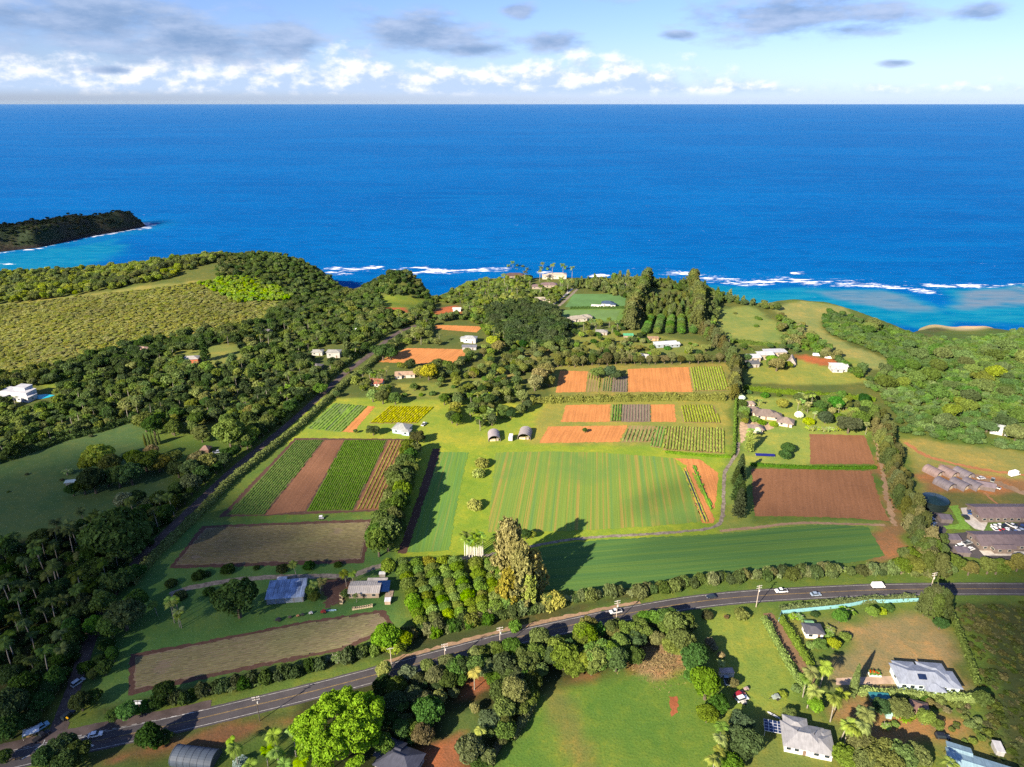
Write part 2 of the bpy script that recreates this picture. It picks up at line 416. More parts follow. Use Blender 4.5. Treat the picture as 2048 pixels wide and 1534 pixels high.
c = t.mix(t.m('MULTIPLY', t.smooth(n2, 0.42, 0.72), 0.75), c, t.mix(1.0, c, (1.42, 1.15, 0.95), 'MULTIPLY'))
c = t.mix(t.m('MULTIPLY', t.smooth(t.m('ADD', n4, t.m('MULTIPLY', n1, 0.4)), 0.72, 0.88), 0.6), c, t.mix(1.0, c, (1.4, 1.15, 1.05), 'MULTIPLY'))
c = t.mix(t.m('MULTIPLY', t.smooth(n3, 0.55, 0.3), 0.75), c, t.mix(1.0, c, (0.56, 0.66, 0.58), 'MULTIPLY'))
n5 = t.noise(geo, 0.09, 5, 0.65, 0.6)
c = t.mix(t.m('MULTIPLY', t.smooth(n5, 0.5, 0.68), 0.5), c, t.mix(1.0, c, (0.72, 0.84, 0.8), 'MULTIPLY'))
bsdf(t, out, c, 0.95, 0, 0.1, bump(t, t.m('ADD', n2, n3), 0.5, 0.35))
me = np_mesh('ground', np.stack([X, Y, Z], 1), Q, [m_ground], smooth=True)
ca = me.color_attributes.new('zone', 'FLOAT_COLOR', 'POINT')
ca.data.foreach_set('color', np.concatenate([COLS, np.ones((len(X), 1))], 1).astype(np.float32).ravel())
tag(link(bpy.data.objects.new('ground', me)), 'grassy coastal plateau with lawns, pastures and wooded slopes down to the sea', None, None, 'structure')

# ------------------------------------------------------------------ sea
def grow(a, end, k=1.35):
    v = [a]; s = 8.0 if end > a else -8.0
    while abs(v[-1]) < abs(end): v.append(v[-1] + s); s *= k
    return np.array(v[1:])
sx = np.concatenate([grow(-1500, -70000)[::-1], np.arange(-1500, 1501, 7.0), grow(1500, 70000)])
sy = np.concatenate([np.arange(620, 1500, 4.0), np.arange(1500, 2300, 10.0), grow(2300, 70000, 1.3)])
SX, SY = np.meshgrid(sx, sy); x, y = SX.ravel(), SY.ravel(); P = np.stack([x, y], 1)
shal = np.zeros(len(x)); foam = np.zeros(len(x)); reef = np.zeros(len(x))
def seapoly(pts): return np.array(GL(pts, SEA_Z))
def sea_zone(arr, pts, feather, rough=10, amt=1.0):
    poly = seapoly(pts); lo = poly.min(0) - 120; hi = poly.max(0) + 120
    m = (x > lo[0]) & (x < hi[0]) & (y > lo[1]) & (y < hi[1]); p = P[m]
    d = sdist(p, poly) + (value_noise(p[:, 0], p[:, 1], 38, 5) - .5) * rough * 2 + (value_noise(p[:, 0], p[:, 1], 12, 6) - .5) * rough
    arr[m] = np.maximum(arr[m], sstep(d, -feather, feather) * amt)
# lagoon inside the reef, and the pale reef flat
sea_zone(shal, [(1330, 560), (1420, 570), (1500, 574), (1640, 576), (1750, 578), (1830, 588), (1870, 612), (1900, 640), (1980, 650), (2048, 640), (2500, 640), (2500, 575), (2048, 572), (1960, 575), (1880, 574), (1868, 580), (1890, 600), (1905, 640), (1890, 660), (1500, 640), (1380, 610)], 14, 12)
sea_zone(reef, [(1620, 583), (1760, 583), (1820, 592), (1850, 615), (1780, 616), (1690, 600)], 16, 14, 0.75)
sea_zone(reef, [(1905, 585), (1960, 580), (2048, 578), (2500, 580), (2500, 620), (2048, 612), (1960, 618), (1915, 612)], 16, 14, 0.95)
sea_zone(shal, [(-500, 520), (0, 515), (60, 500), (140, 492), (220, 480), (250, 500), (180, 540), (-500, 560)], 30, 16, 0.8)
def foam_line(pts, w, amt=1.0, rough=6):
    L = seapoly(pts)
    m = (x > L[:, 0].min() - 80) & (x < L[:, 0].max() + 80) & (y > L[:, 1].min() - 80) & (y < L[:, 1].max() + 80); p = P[m]
    d = np.full(len(p), 1e9)
    for i in range(len(L) - 1): d = np.minimum(d, seg_dist(p, L[i], L[i + 1]))
    d += (value_noise(p[:, 0], p[:, 1], 30, 8) - .5) * rough * 3 + (value_noise(p[:, 0], p[:, 1], 9, 9) - .5) * rough
    foam[m] = np.maximum(foam[m], np.exp(-(np.maximum(d, 0) / (w * 1.5)) ** 2) * amt * .80)
foam_line([(1352, 545), (1400, 552), (1440, 558), (1500, 563), (1580, 562), (1660, 566), (1740, 568), (1790, 574), (1850, 584)], 17, 1.0, 10)
foam_line([(1400, 553), (1440, 562), (1490, 566), (1540, 566)], 20, 0.95, 9)
foam_line([(1360, 541), (1375, 541)], 6); foam_line([(1458, 548), (1466, 548)], 5); foam_line([(1590, 547), (1600, 547)], 4)
foam_line([(1868, 572), (1900, 573), (1960, 571)], 11, 1.0, 6); foam_line([(2030, 571), (2120, 572)], 9, 1.0, 6); foam_line([(1960, 572), (2030, 573)], 5, 0.7)
foam_line([(635, 540), (680, 537), (720, 540), (745, 534)], 12, 1.0, 7); foam_line([(645, 545), (700, 545)], 10, 0.8)
foam_line([(805, 536), (840, 535), (875, 540), (835, 545)], 13, 1.0, 7)
foam_line([(895, 547), (930, 541), (985, 537), (1000, 538)], 11, 1.0, 7); foam_line([(1075, 545), (1100, 548)], 8); foam_line([(1195, 551), (1215, 552)], 6)
foam_line([(-20, 528), (18, 529)], 9)
ISL_PX = [(-420, 545), (-200, 520), (0, 505), (30, 501), (80, 496), (130, 485), (160, 478), (200, 470), (245, 463), (285, 455), (296, 451), (290, 449), (265, 449), (240, 450), (180, 456), (100, 466), (0, 478), (-200, 500), (-420, 520)]
ISL = seapoly(ISL_PX)
m = (x < -500) & (x > -1800) & (y > 1100) & (y < 1900)
d = -sdist(P[m], ISL) + (value_noise(x[m], y[m], 25, 4) - .5) * 10
foam[m] = np.maximum(foam[m], .78 * np.exp(-((d - 3) / 7) ** 2)); shal[m] = np.maximum(shal[m], 0.35 * (1 - sstep(d, 10, 90)))
foam_line([(265, 446), (292, 447), (300, 450), (285, 458)], 9, 1.0, 6)
nx, ny = len(sx), len(sy); idx = np.arange(nx * ny).reshape(ny, nx)
Q = np.stack([idx[:-1, :-1].ravel(), idx[:-1, 1:].ravel(), idx[1:, 1:].ravel(), idx[1:, :-1].ravel()], 1)
m_sea, t, out = new_mat('sea_water')
geo = t.node('ShaderNodeNewGeometry').outputs['Position']
a_ = t.node('ShaderNodeAttribute', attribute_name='water').outputs['Color']
sp = t.node('ShaderNodeSeparateColor'); t.l.new(a_, sp.inputs[0]); fo, sh, rf = sp.outputs[0], sp.outputs[1], sp.outputs[2]
st = t.v('MULTIPLY', geo, (0.35, 1.0, 1.0))
w1 = t.noise(st, 0.012, 4, 0.55); w2 = t.noise(st, 0.07, 4, 0.6); w3 = t.noise(t.v('MULTIPLY', geo, (0.5, 1.0, 1.0)), 0.4, 3, 0.6)
w0 = t.noise(t.v('MULTIPLY', geo, (0.4, 1.0, 1.0)), 0.0014, 3, 0.5)
deep = t.mix(t.smooth(w1, 0.3, 0.7), (0.0, 0.080, 0.285), (0.0, 0.096, 0.32))
deep = t.mix(t.m('MULTIPLY', t.smooth(w0, 0.4, 0.65), 0.5), deep, (0.0, 0.12, 0.37))  # broad cloud-shadow and wind-streak tones are put into the water colour
deep = t.mix(t.m('MULTIPLY', t.smooth(w2, 0.55, 0.3), 0.62), deep, (0.0, 0.058, 0.225))
w4 = t.noise(t.v('MULTIPLY', geo, (0.18, 1.0, 1.0)), 0.018, 4, 0.6)
deep = t.mix(t.m('MULTIPLY', t.smooth(w4, 0.5, 0.68), 0.45), deep, (0.0, 0.125, 0.36))
c = t.mix(t.m('MULTIPLY', sh, 0.85), deep, t.mix(t.smooth(w2, 0.35, 0.7), (0.0, 0.160, 0.285), (0.012, 0.212, 0.30)))
c = t.mix(t.m('MULTIPLY', rf, t.smooth(w2, 0.15, 0.6)), c, (0.125, 0.185, 0.26))
fm = t.m('MULTIPLY', fo, 1.0)
fn = t.m('ADD', t.m('MULTIPLY', t.noise(st, 0.10, 6, 0.7), 0.75), t.m('MULTIPLY', t.noise(t.v('MULTIPLY', geo, (0.06, 0.16, 1.0)), 1.0, 3, 0.6), 0.25))
fmask = t.smooth(t.m('ADD', fm, t.m('MULTIPLY', t.m('SUBTRACT', fn, 0.5), 4.2)), 0.62, 1.0)
c = t.mix(fmask, c, (0.80, 0.82, 0.85))
hgt = t.m('ADD', t.m('MULTIPLY', w2, 1.6), t.m('MULTIPLY', w3, 0.12))
nb = bump(t, hgt, 0.55, 1.6)
df = t.node('ShaderNodeBsdfDiffuse'); t.l.new(c, df.inputs[0]); t.l.new(nb, df.inputs['Normal'])
gl = t.node('ShaderNodeBsdfGlossy'); gl.inputs['Roughness'].default_value = 0.45; gl.inputs['Color'].default_value = (0.35, 0.75, 1.0, 1); t.l.new(nb, gl.inputs['Normal'])
lw = t.node('ShaderNodeLayerWeight'); lw.inputs[0].default_value = 0.12
mx = t.node('ShaderNodeMixShader'); t.put(mx.inputs[0], t.m('MULTIPLY', lw.outputs['Fresnel'], 0.16)); t.l.new(df.outputs[0], mx.inputs[1]); t.l.new(gl.outputs[0], mx.inputs[2]); t.l.new(mx.outputs[0], out.inputs[0])
me = np_mesh('sea', np.stack([x, y, np.full(len(x), SEA_Z)], 1), Q, [m_sea])
ca = me.color_attributes.new('water', 'FLOAT_COLOR', 'POINT')
ca.data.foreach_set('color', np.stack([foam, shal, reef, np.ones(len(x))], 1).astype(np.float32).ravel())
tag(link(bpy.data.objects.new('sea', me)), 'deep blue ocean with white surf along the reef, reaching the horizon', None, None, 'structure')

# ------------------------------------------------------------------ headland across the bay
hx = np.arange(-1650, -700, 7.0); hy = np.arange(1180, 1750, 7.0)
HX, HY = np.meshgrid(hx, hy); x, y = HX.ravel(), HY.ravel()
def headland_z(x, y):
    sd = sdist(np.stack([x, y], 1), ISL)
    ridge = 9 + 17 * sstep(x, -1170, -960) + 8 * value_noise(x, y, 90, 11)
    return SEA_Z - 8 + 8.5 * sstep(sd, -3, 6) + ridge * sstep(sd, 0, 34) ** 0.8 + (value_noise(x, y, 24, 12) - .5) * 9 * sstep(sd, 4, 25) + (value_noise(x, y, 9, 13) - .5) * 5 * sstep(sd, 0, 10)
sd = sdist(np.stack([x, y], 1), ISL); z = headland_z(x, y)
nx, ny = len(hx), len(hy); idx = np.arange(nx * ny).reshape(ny, nx)
Q = np.stack([idx[:-1, :-1].ravel(), idx[:-1, 1:].ravel(), idx[1:, 1:].ravel(), idx[1:, :-1].ravel()], 1)
keep = sd[Q].max(1) > -10; Q = Q[keep]
m_isl, t, out = new_mat('headland_scrub')
geo = t.node('ShaderNodeNewGeometry').outputs['Position']
n1 = t.noise(geo, 0.02, 5, 0.6); n2 = t.noise(geo, 0.12, 5, 0.65)
zz = t.node('ShaderNodeSeparateXYZ'); t.l.new(geo, zz.inputs[0])
c = t.mix(t.smooth(n1, 0.42, 0.62), (0.026, 0.040, 0.020), (0.052, 0.044, 0.028))
c = t.mix(t.m('MULTIPLY', t.smooth(n2, 0.45, 0.7), 0.6), c, (0.022, 0.034, 0.014))
c = t.mix(t.smooth(t.m('ADD', zz.outputs[2], t.m('MULTIPLY', n2, 8.0)), -32, -39), c, (0.028, 0.022, 0.02))
bsdf(t, out, c, 0.95, 0, 0.1, bump(t, t.m('ADD', n1, n2), 0.8, 3.0))
me = np_mesh('headland', np.stack([x, y, z], 1), Q, [m_isl], smooth=True)
tag(link(bpy.data.objects.new('headland', me)), 'dark scrub-covered headland with surf at its foot across the bay', None, None, 'structure')
# ------------------------------------------------------------------ plant materials
def leaf_material(name, inst):
    m, t, out = new_mat(name)
    oi = t.node('ShaderNodeObjectInfo'); lv = t.node('ShaderNodeAttribute', attribute_name='lv').outputs['Fac']
    rnd = oi.outputs['Random']
    src = t.node('ShaderNodeAttribute', attribute_type='INSTANCER', attribute_name='tint').outputs['Color'] if inst else oi.outputs['Color']
    hs = t.node('ShaderNodeHueSaturation'); t.l.new(t.mix(1.0, src, (0.93, 1.03, 0.92), 'MULTIPLY'), hs.inputs['Color'])
    t.put(hs.inputs['Hue'], t.m('ADD', 0.482, t.m('MULTIPLY', rnd, 0.032)))
    t.put(hs.inputs['Saturation'], t.m('ADD', 0.85, t.m('MULTIPLY', t.m('FRACT', t.m('MULTIPLY', rnd, 7.3)), 0.3)))
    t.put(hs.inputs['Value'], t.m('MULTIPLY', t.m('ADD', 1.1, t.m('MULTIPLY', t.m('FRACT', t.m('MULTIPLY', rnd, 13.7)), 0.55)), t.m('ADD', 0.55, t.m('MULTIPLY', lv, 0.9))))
    df = t.node('ShaderNodeBsdfDiffuse'); t.l.new(hs.outputs[0], df.inputs[0])
    tr = t.node('ShaderNodeBsdfTranslucent'); t.l.new(t.mix(1.0, hs.outputs[0], (1.1, 1.15, 0.5), 'MULTIPLY'), tr.inputs[0])
    ms = t.node('ShaderNodeMixShader'); ms.inputs[0].default_value = 0.34
    t.l.new(df.outputs[0], ms.inputs[1]); t.l.new(tr.outputs[0], ms.inputs[2]); t.l.new(ms.outputs[0], out.inputs[0])
    return m
m_leaf = leaf_material('foliage', False); m_leaf_far = leaf_material('far_foliage', True)
m_bark = paint('bark', (0.12, 0.095, 0.07), 0.9, var=0.3, scale=3.0)
m_palebark = paint('pale_bark', (0.27, 0.245, 0.205), 0.85, var=0.25, scale=3.0)
m_white_trunk = paint('smooth_white_trunk', (0.55, 0.53, 0.48), 0.7, var=0.15, scale=2.0)

def unit(v): return v / np.maximum(np.linalg.norm(v, axis=-1, keepdims=True), 1e-9)
def leaves(P, N, size, r, tilt=0.55, aspect=1.6, up=None):
    """leaf-clump rhombi at P facing roughly N; returns verts, quads, per-face values"""
    n = len(P)
    N = unit(N + r.normal(0, tilt, (n, 3)))
    A = r.normal(0, 1, (n, 3)) if up is None else np.tile(np.array(up, float), (n, 1)) + r.normal(0, 0.35, (n, 3))
    A = unit(A - (A * N).sum(1, keepdims=True) * N); B = np.cross(N, A)
    s = (size * r.uniform(0.6, 1.35, n))[:, None] if np.isscalar(size) else (size * r.uniform(0.7, 1.3, n))[:, None]
    a = A * s * aspect * 0.5; b = B * s * 0.5
    fold = N * s * 0.18
    V = np.stack([P - a, P - b * r.uniform(.7, 1.2, (n, 1)) + fold, P + a, P + b * r.uniform(.7, 1.2, (n, 1)) + fold], 1).reshape(-1, 3)
    Qd = np.arange(n * 4).reshape(n, 4)
    return V, Qd, r.uniform(0, 1, n)
def sphere_pts(n, r):
    return unit(r.normal(0, 1, (n, 3)))
_ico = None
def ico(sub=1):
    bm = bmesh.new(); bmesh.ops.create_icosphere(bm, subdivisions=sub, radius=1.0)
    V = np.array([v.co[:] for v in bm.verts]); Fq = np.array([[v.index for v in f.verts] for f in bm.faces]); bm.free()
    return V, Fq
ICOV, ICOF = ico(1)
def lobes_crown(lobes, n, size, r, tilt=0.55, aspect=1.5, core=0.80, minz=None):
    """leaf clumps over the outer skin of overlapping lobes (cx,cy,cz,rx,rz) plus a solid inner mass"""
    L = np.array(lobes); area = L[:, 3] ** 2; k = r.choice(len(L), int(n * 1.9), p=area / area.sum())
    D = sphere_pts(len(k), r); D[:, 2] = np.where(D[:, 2] < -0.55, -D[:, 2], D[:, 2])
    rad = r.uniform(0.86, 1.06, len(k))[:, None]
    P = L[k, :3] + D * rad * np.stack([L[k, 3], L[k, 3], L[k, 4]], 1)
    ok = np.ones(len(P), bool)
    for j in range(len(L)):
        q = (P - L[j, :3]) / np.array([L[j, 3], L[j, 3], L[j, 4]])
        ok &= ~((np.linalg.norm(q, axis=1) < 0.80) & (k != j))
    if minz is not None: ok &= P[:, 2] > minz
    P = P[ok][:n]; D = D[ok][:n]
    V, Qd, lvv = leaves(P, D, size, r, tilt, aspect)
    lvv = 0.75 * lvv + 0.25 * r.uniform(0, 1, len(L))[k[ok][:n]]
    CV, CF = [], []
    for j, l in enumerate(L):
        CV.append(ICOV * np.array([l[3], l[3], l[4]]) * core + l[:3]); CF.append(ICOF + len(ICOV) * j)
    return V, Qd, lvv, np.concatenate(CV), np.concatenate(CF)
def crown_mesh(name, V, Qd, lvv, CV=None, CF=None):
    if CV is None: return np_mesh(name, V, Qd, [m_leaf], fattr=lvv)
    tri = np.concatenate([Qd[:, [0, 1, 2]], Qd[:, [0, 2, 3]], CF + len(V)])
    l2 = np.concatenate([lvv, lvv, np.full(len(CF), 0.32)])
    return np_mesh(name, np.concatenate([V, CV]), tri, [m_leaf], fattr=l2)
def trunk_mesh(name, h, r0, r1, limbs, seed, mat, lean=0.0, n=6, segs=3):
    rr = random.Random(seed); b = MB(); p = Vector((0, 0, -0.05 * h)); ra = r0
    bend = rr.uniform(0, 6.28)
    for k in range(segs):
        f = (k + 1) / segs
        q = Vector((math.cos(bend) * lean * f * f, math.sin(bend) * lean * f * f, h * f)); rb = r0 + (r1 - r0) * f
        b.tube(p, q, ra, rb, n, caps=(k in (0, segs - 1))); p = q; ra = rb
    for k in range(limbs):
        a = 6.28 * k / max(limbs, 1) + rr.uniform(-.4, .4); L = rr.uniform(0.45, 0.75)
        s = p - Vector((0, 0, h * rr.uniform(0, .25)))
        b.tube(s, s + Vector((math.cos(a) * L * .8, math.sin(a) * L * .8, L * rr.uniform(.4, .8))), r1 * .75, r1 * .3, 5)
    return b.mesh(name, mat)
def merged(name, parts):
    """one mesh of several meshes, keeping materials: for trees too small to show parts"""
    V, Fs, mi, lvs, mats = [], [], [], [], []
    off = 0
    for me in parts:
        me.calc_loop_triangles(); nv = len(me.vertices); co = np.empty(nv * 3, np.float32); me.vertices.foreach_get('co', co); V.append(co.reshape(-1, 3))
        nt = len(me.loop_triangles); tv = np.empty(nt * 3, np.int32); me.loop_triangles.foreach_get('vertices', tv); Fs.append(tv.reshape(-1, 3) + off)
        pi = np.empty(nt, np.int32); me.loop_triangles.foreach_get('polygon_index', pi)
        if 'lv' in me.attributes:
            a = np.empty(len(me.polygons), np.float32); me.attributes['lv'].data.foreach_get('value', a); lvs.append(a[pi])
        else: lvs.append(np.full(nt, .5))
        if me.materials[0] not in mats: mats.append(me.materials[0])
        mi.append(np.full(nt, mats.index(me.materials[0]))); off += nv
    return np_mesh(name, np.concatenate(V), np.concatenate(Fs), mats, np.concatenate(mi), fattr=np.concatenate(lvs))

PROTO = {}
def proto(kind, trunk, crown): PROTO.setdefault(kind, []).append((trunk, crown, merged(kind, [trunk, crown])))
def broadleaf_lobes(r, nl, spread=0.62, cz=1.0, flat=0.75, rl=(0.34, 0.52)):
    L = [(0, 0, cz, 0.62, 0.55 * flat / .75)]
    for k in range(nl):
        a = 6.283 * (k + r.uniform(-.3, .3)) / nl * 1.62; f = math.sqrt((k + .5) / nl) * spread
        q = r.uniform(*rl)
        L.append((math.cos(a) * f, math.sin(a) * f, cz + (1 - (f / .9) ** 2) * .42 * flat + r.uniform(-.22, .16), q, q * r.uniform(.7, .95)))
    return L
for s in range(6):          # broadleaf, unit: crown radius 1, height about 1.7
    r = np.random.default_rng(100 + s)
    tr_ = trunk_mesh('trunk', 0.75, 0.10, 0.07, 4, s, m_bark, 0.08)
    proto('broadleaf_tree', tr_, crown_mesh('crown', *lobes_crown(broadleaf_lobes(r, *[(13, .6, .95, .8, (.34, .52)), (24, .78, .95, .75, (.20, .36)), (15, .55, 1.05, 1.15, (.32, .5)), (22, .86, 1.0, .45, (.22, .38)), (17, .7, .95, .9, (.26, .48)), (28, .74, 1.0, 1.1, (.16, .34))][s]), 1900, [.135, .12, .135, .12, .13, .115][s], r, 0.65, 1.5, [.8, .62, .78, .62, .7, .58][s])))
for s in range(3):          # dense dome (mango and the like)
    r = np.random.default_rng(140 + s)
    L = [(0, 0, .78, .80, .66)] + [(math.cos(a) * .45, math.sin(a) * .45, .72 + r.uniform(0, .25), r.uniform(.42, .55), r.uniform(.40, .5)) for a in np.linspace(0, 6.283, 8)[:-1] + r.uniform(0, 1)] + [(0.05, 0, 1.12, .48, .42)]
    proto('orchard_tree', trunk_mesh('trunk', 0.5, 0.08, 0.06, 3, s, m_bark), crown_mesh('crown', *lobes_crown(L, 1100, 0.15, r, 0.5)))
for s in range(4):          # low rounded shrub, radius 1
    r = np.random.default_rng(160 + s)
    L = [(0, 0, .45, .62, .5)] + [(math.cos(a) * .52, math.sin(a) * .52, .38 + r.uniform(-.08, .2), r.uniform(.34, .5), r.uniform(.32, .45)) for a in np.linspace(0, 6.283, 8)[:-1] + r.uniform(0, 1)]
    proto('shrub', trunk_mesh('stem', 0.4, 0.06, 0.04, 2, s, m_bark), crown_mesh('crown', *lobes_crown(L, 520, 0.21, r, 0.65)))
for s in range(3):          # ironwood: feathery plumes, unit: height 1
    r = np.random.default_rng(180 + s); P, N, S = [], [], []
    for k in range(260):
        f = r.uniform(0, 1) ** .85; z = .12 + .84 * f; a = r.uniform(0, 6.283)
        rad = (.225 * (1 - f) ** .5 + .024) * r.uniform(.25, 1.0) * (1 + .3 * math.sin(3 * a + s + 5 * f))
        base = np.array([math.cos(a) * rad, math.sin(a) * rad, z - .03]); dirn = unit(np.array([math.cos(a) * .42, math.sin(a) * .42, 1.0])); ln = .085 * r.uniform(.7, 1.4)
        m = 24; u = r.uniform(0, 1, m)[:, None]
        off = r.normal(0, .013, (m, 3)) * (1.25 - u)
        P.append(base + dirn * u * ln + off); N.append(unit(off + np.array([math.cos(a), math.sin(a), .15]) * .02)); S.append(np.full(m, .030))
    P = np.concatenate(P); N = np.concatenate(N); S = np.concatenate(S)
    V, Qd, lvv = leaves(P, N, S, r, .5, 2.1, up=(0, 0, 1))
    CV = np.concatenate([ICOV * np.array([w, w, .17]) * .72 + np.array([0, 0, z]) for z, w in ((.28, .19), (.42, .17), (.56, .13), (.70, .09), (.83, .055))])
    CF = np.concatenate([ICOF + len(ICOV) * k for k in range(5)])
    proto('ironwood_tree', trunk_mesh('trunk', .8, .02, .006, 0, s, m_bark, .02), crown_mesh('crown', V, Qd, lvv, CV, CF))
for s in range(2):          # norfolk pine: whorls, unit height 1
    r = np.random.default_rng(200 + s); P, N = [], []
    for k in range(17):
        f = k / 16; z = .10 + .86 * f; rad = .175 * (1 - f) ** .8 + .02; nb = 7 if f < .7 else 5
        for j in range(nb):
            a = 6.283 * (j + r.uniform(-.2, .2)) / nb + k * .5; m = 22; u = r.uniform(.08, 1, m)
            P.append(np.stack([np.cos(a) * rad * u, np.sin(a) * rad * u, z + .035 * u * u + r.normal(0, .008, m)], 1) + r.normal(0, .011, (m, 3)))
            N.append(np.tile([0, 0, 1.0], (m, 1)))
    V, Qd, lvv = leaves(np.concatenate(P), np.concatenate(N), .036, r, .6, 1.7)
    proto('norfolk_pine', trunk_mesh('trunk', .95, .018, .004, 0, s, m_bark), crown_mesh('crown', V, Qd, lvv))
for s in range(2):          # narrow cypress column, unit height 1
    r = np.random.default_rng(220 + s); u = r.uniform(0, 1, 1300) ** .9; a = r.uniform(0, 6.283, 1300); rad = .095 * np.sin(np.clip(u * .93 + .1, 0, 1) * math.pi) ** .55 * (1 - u * .55)
    P = np.stack([np.cos(a) * rad, np.sin(a) * rad, .04 + .95 * u], 1); N = np.stack([np.cos(a), np.sin(a), np.full_like(a, .5)], 1)
    V, Qd, lvv = leaves(P, N, .035, r, .45, 2.0, up=(0, 0, 1))
    CV = np.concatenate([ICOV * np.array([w, w, .16]) + np.array([0, 0, z]) for z, w in ((.2, .07), (.4, .075), (.6, .055), (.78, .03))]); CF = np.concatenate([ICOF + len(ICOV) * k for k in range(4)])
    proto('cypress_tree', trunk_mesh('trunk', .4, .014, .008, 0, s, m_bark), crown_mesh('crown', V, Qd, lvv, CV, CF))
def palm_fronds(r, nf, L, droop, zc, leaflet=.30, nl=15, rise=.45):
    V, Qd, lv_ = [], [], []; o = 0
    for k in range(nf):
        a = 6.283 * (k / nf) * 2.618 + r.uniform(-.2, .2); e = r.uniform(-.35, 1.0); l = L * r.uniform(.8, 1.1)
        lvl = r.uniform(0, 1)
        u = np.linspace(0, 1, 8); hx_ = l * (u * (1 - .22 * u)); hz_ = l * (rise * e * u + .12 * u - droop * u ** 2.2 * (1.0 - .3 * e))
        sp_ = np.stack([np.cos(a) * hx_, np.sin(a) * hx_, zc + hz_], 1)
        side = np.array([-math.sin(a), math.cos(a), 0.0])
        w = .018 * L
        for i in range(7):     # midrib
            V += [sp_[i] - side * w * (1 - u[i] * .8), sp_[i] + side * w * (1 - u[i] * .8), sp_[i + 1] + side * w * (1 - u[i + 1] * .8), sp_[i + 1] - side * w * (1 - u[i + 1] * .8)]
            Qd.append([o, o + 1, o + 2, o + 3]); lv_.append(.55); o += 4
        for i in range(nl):
            f = .12 + .86 * (i + .5) / nl; j = min(int(f * 7), 6); g = f * 7 - j; p = sp_[j] * (1 - g) + sp_[j + 1] * g; tan = unit(sp_[j + 1] - sp_[j])
            ll = leaflet * L * math.sin(min(f * 1.05 + .12, 1) * math.pi) ** .6 + .05 * L
            for sg in (-1, 1):
                dr = unit(side * sg + tan * .55 + np.array([0, 0, -.28 - .25 * f])) * ll * r.uniform(.8, 1.1); wd = tan * (.026 * L)
                V += [p - wd, p + wd, p + dr + wd * .4, p + dr - wd * .2]; Qd.append([o, o + 1, o + 2, o + 3]); lv_.append(np.clip(lvl * .7 + r.uniform(0, .4), 0, 1)); o += 4
    return np.array(V), np.array(Qd), np.array(lv_)
for s in range(4):          # coconut palm, unit: frond length about 1, trunk 2.2
    r = np.random.default_rng(240 + s); h = 2.0 + .25 * s; lean = r.uniform(.1, .4)
    tm = trunk_mesh('trunk', h, .055, .035, 0, s, m_palebark, lean, 6, 5)
    rr_ = random.Random(s); bend = rr_.uniform(0, 6.28)
    V, Qd, lvv = palm_fronds(r, 17, 1.0, .62, h, .27, 16, .55); V[:, 0] += math.cos(bend) * lean; V[:, 1] += math.sin(bend) * lean
    proto('coconut_palm', tm, crown_mesh('crown', V, Qd, lvv))
for s in range(2):          # royal palm: thick white trunk, compact crown
    r = np.random.default_rng(260 + s); h = 3.6
    V, Qd, lvv = palm_fronds(r, 15, 1.0, .55, h, .26, 12, .75)
    proto('royal_palm', trunk_mesh('trunk', h, .075, .055, 0, s, m_white_trunk, .03, 8, 4), crown_mesh('crown', V, Qd, lvv))
for s in range(2):          # banana / heliconia clump: broad arching blades
    r = np.random.default_rng(280 + s); V, Qd, lvv = [], [], []; o = 0
    for c_ in range(4):
        cx, cy_ = r.normal(0, .3, 2)
        for k in range(8):
            a = r.uniform(0, 6.283); l = r.uniform(.7, 1.1); dv = np.array([math.cos(a), math.sin(a), 0]); sd_ = np.array([-math.sin(a), math.cos(a), 0]); pr = None
            for i in range(5):
                u = i / 4; p = np.array([cx, cy_, .55]) + dv * l * u * .9 + np.array([0, 0, l * (.75 * u - .85 * u * u)]); w = .17 * math.sin(math.pi * (.12 + .85 * u))
                if pr is not None:
                    V += [pr[0], pr[1], p + sd_ * w, p - sd_ * w]; Qd.append([o, o + 1, o + 2, o + 3]); lvv.append(r.uniform(.3, 1)); o += 4
                pr = (p - sd_ * w, p + sd_ * w)
    proto('banana_plant', trunk_mesh('stem', .6, .09, .06, 3, s, m_palebark), crown_mesh('crown', np.array(V), np.array(Qd), np.array(lvv)))
# lighter versions for the woods that nobody could count
LOW = {}
for s in range(5):
    r = np.random.default_rng(300 + s); LOW.setdefault('broad', []).append(crown_mesh('far_crown', *lobes_crown(broadleaf_lobes(r, 9, .6, .85, .85, (.36, .52)), 420, .20, r, .6)))
for s in range(3):
    r = np.random.default_rng(320 + s); L = [(0, 0, .35, .6, .42)] + [(math.cos(a) * .5, math.sin(a) * .5, .3 + r.uniform(-.1, .2), .42, .35) for a in (0.3, 2.4, 4.5)]
    LOW.setdefault('scrub', []).append(crown_mesh('far_scrub', *lobes_crown(L, 110, .36, r, .7)))
for s in range(3):
    r = np.random.default_rng(330 + s); L = [(r.normal(0, .06), r.normal(0, .06), z, w, .42) for z, w in ((.35, .5), (.8, .52), (1.25, .45), (1.7, .36), (2.1, .22))] + [(r.normal(0, .3), r.normal(0, .3), r.uniform(.5, 1.6), .3, .45) for _ in range(5)]
    LOW.setdefault('tall', []).append(crown_mesh('far_ironwood', *lobes_crown(L, 330, .22, r, .6, 1.9)))
for s in range(2):
    r = np.random.default_rng(340 + s); V, Qd, lvv = palm_fronds(r, 13, 1.0, .5, 1.9, .3, 6); LOW.setdefault('palm', []).append(merged('far_palm', [crown_mesh('c', V, Qd, lvv), trunk_mesh('t', 1.9, .05, .035, 0, s, m_palebark, 0, 4, 1)]))

for ms_ in LOW.values():
    for me in ms_:
        for k in range(len(me.materials)):
            if me.materials[k] == m_leaf: me.materials[k] = m_leaf_far

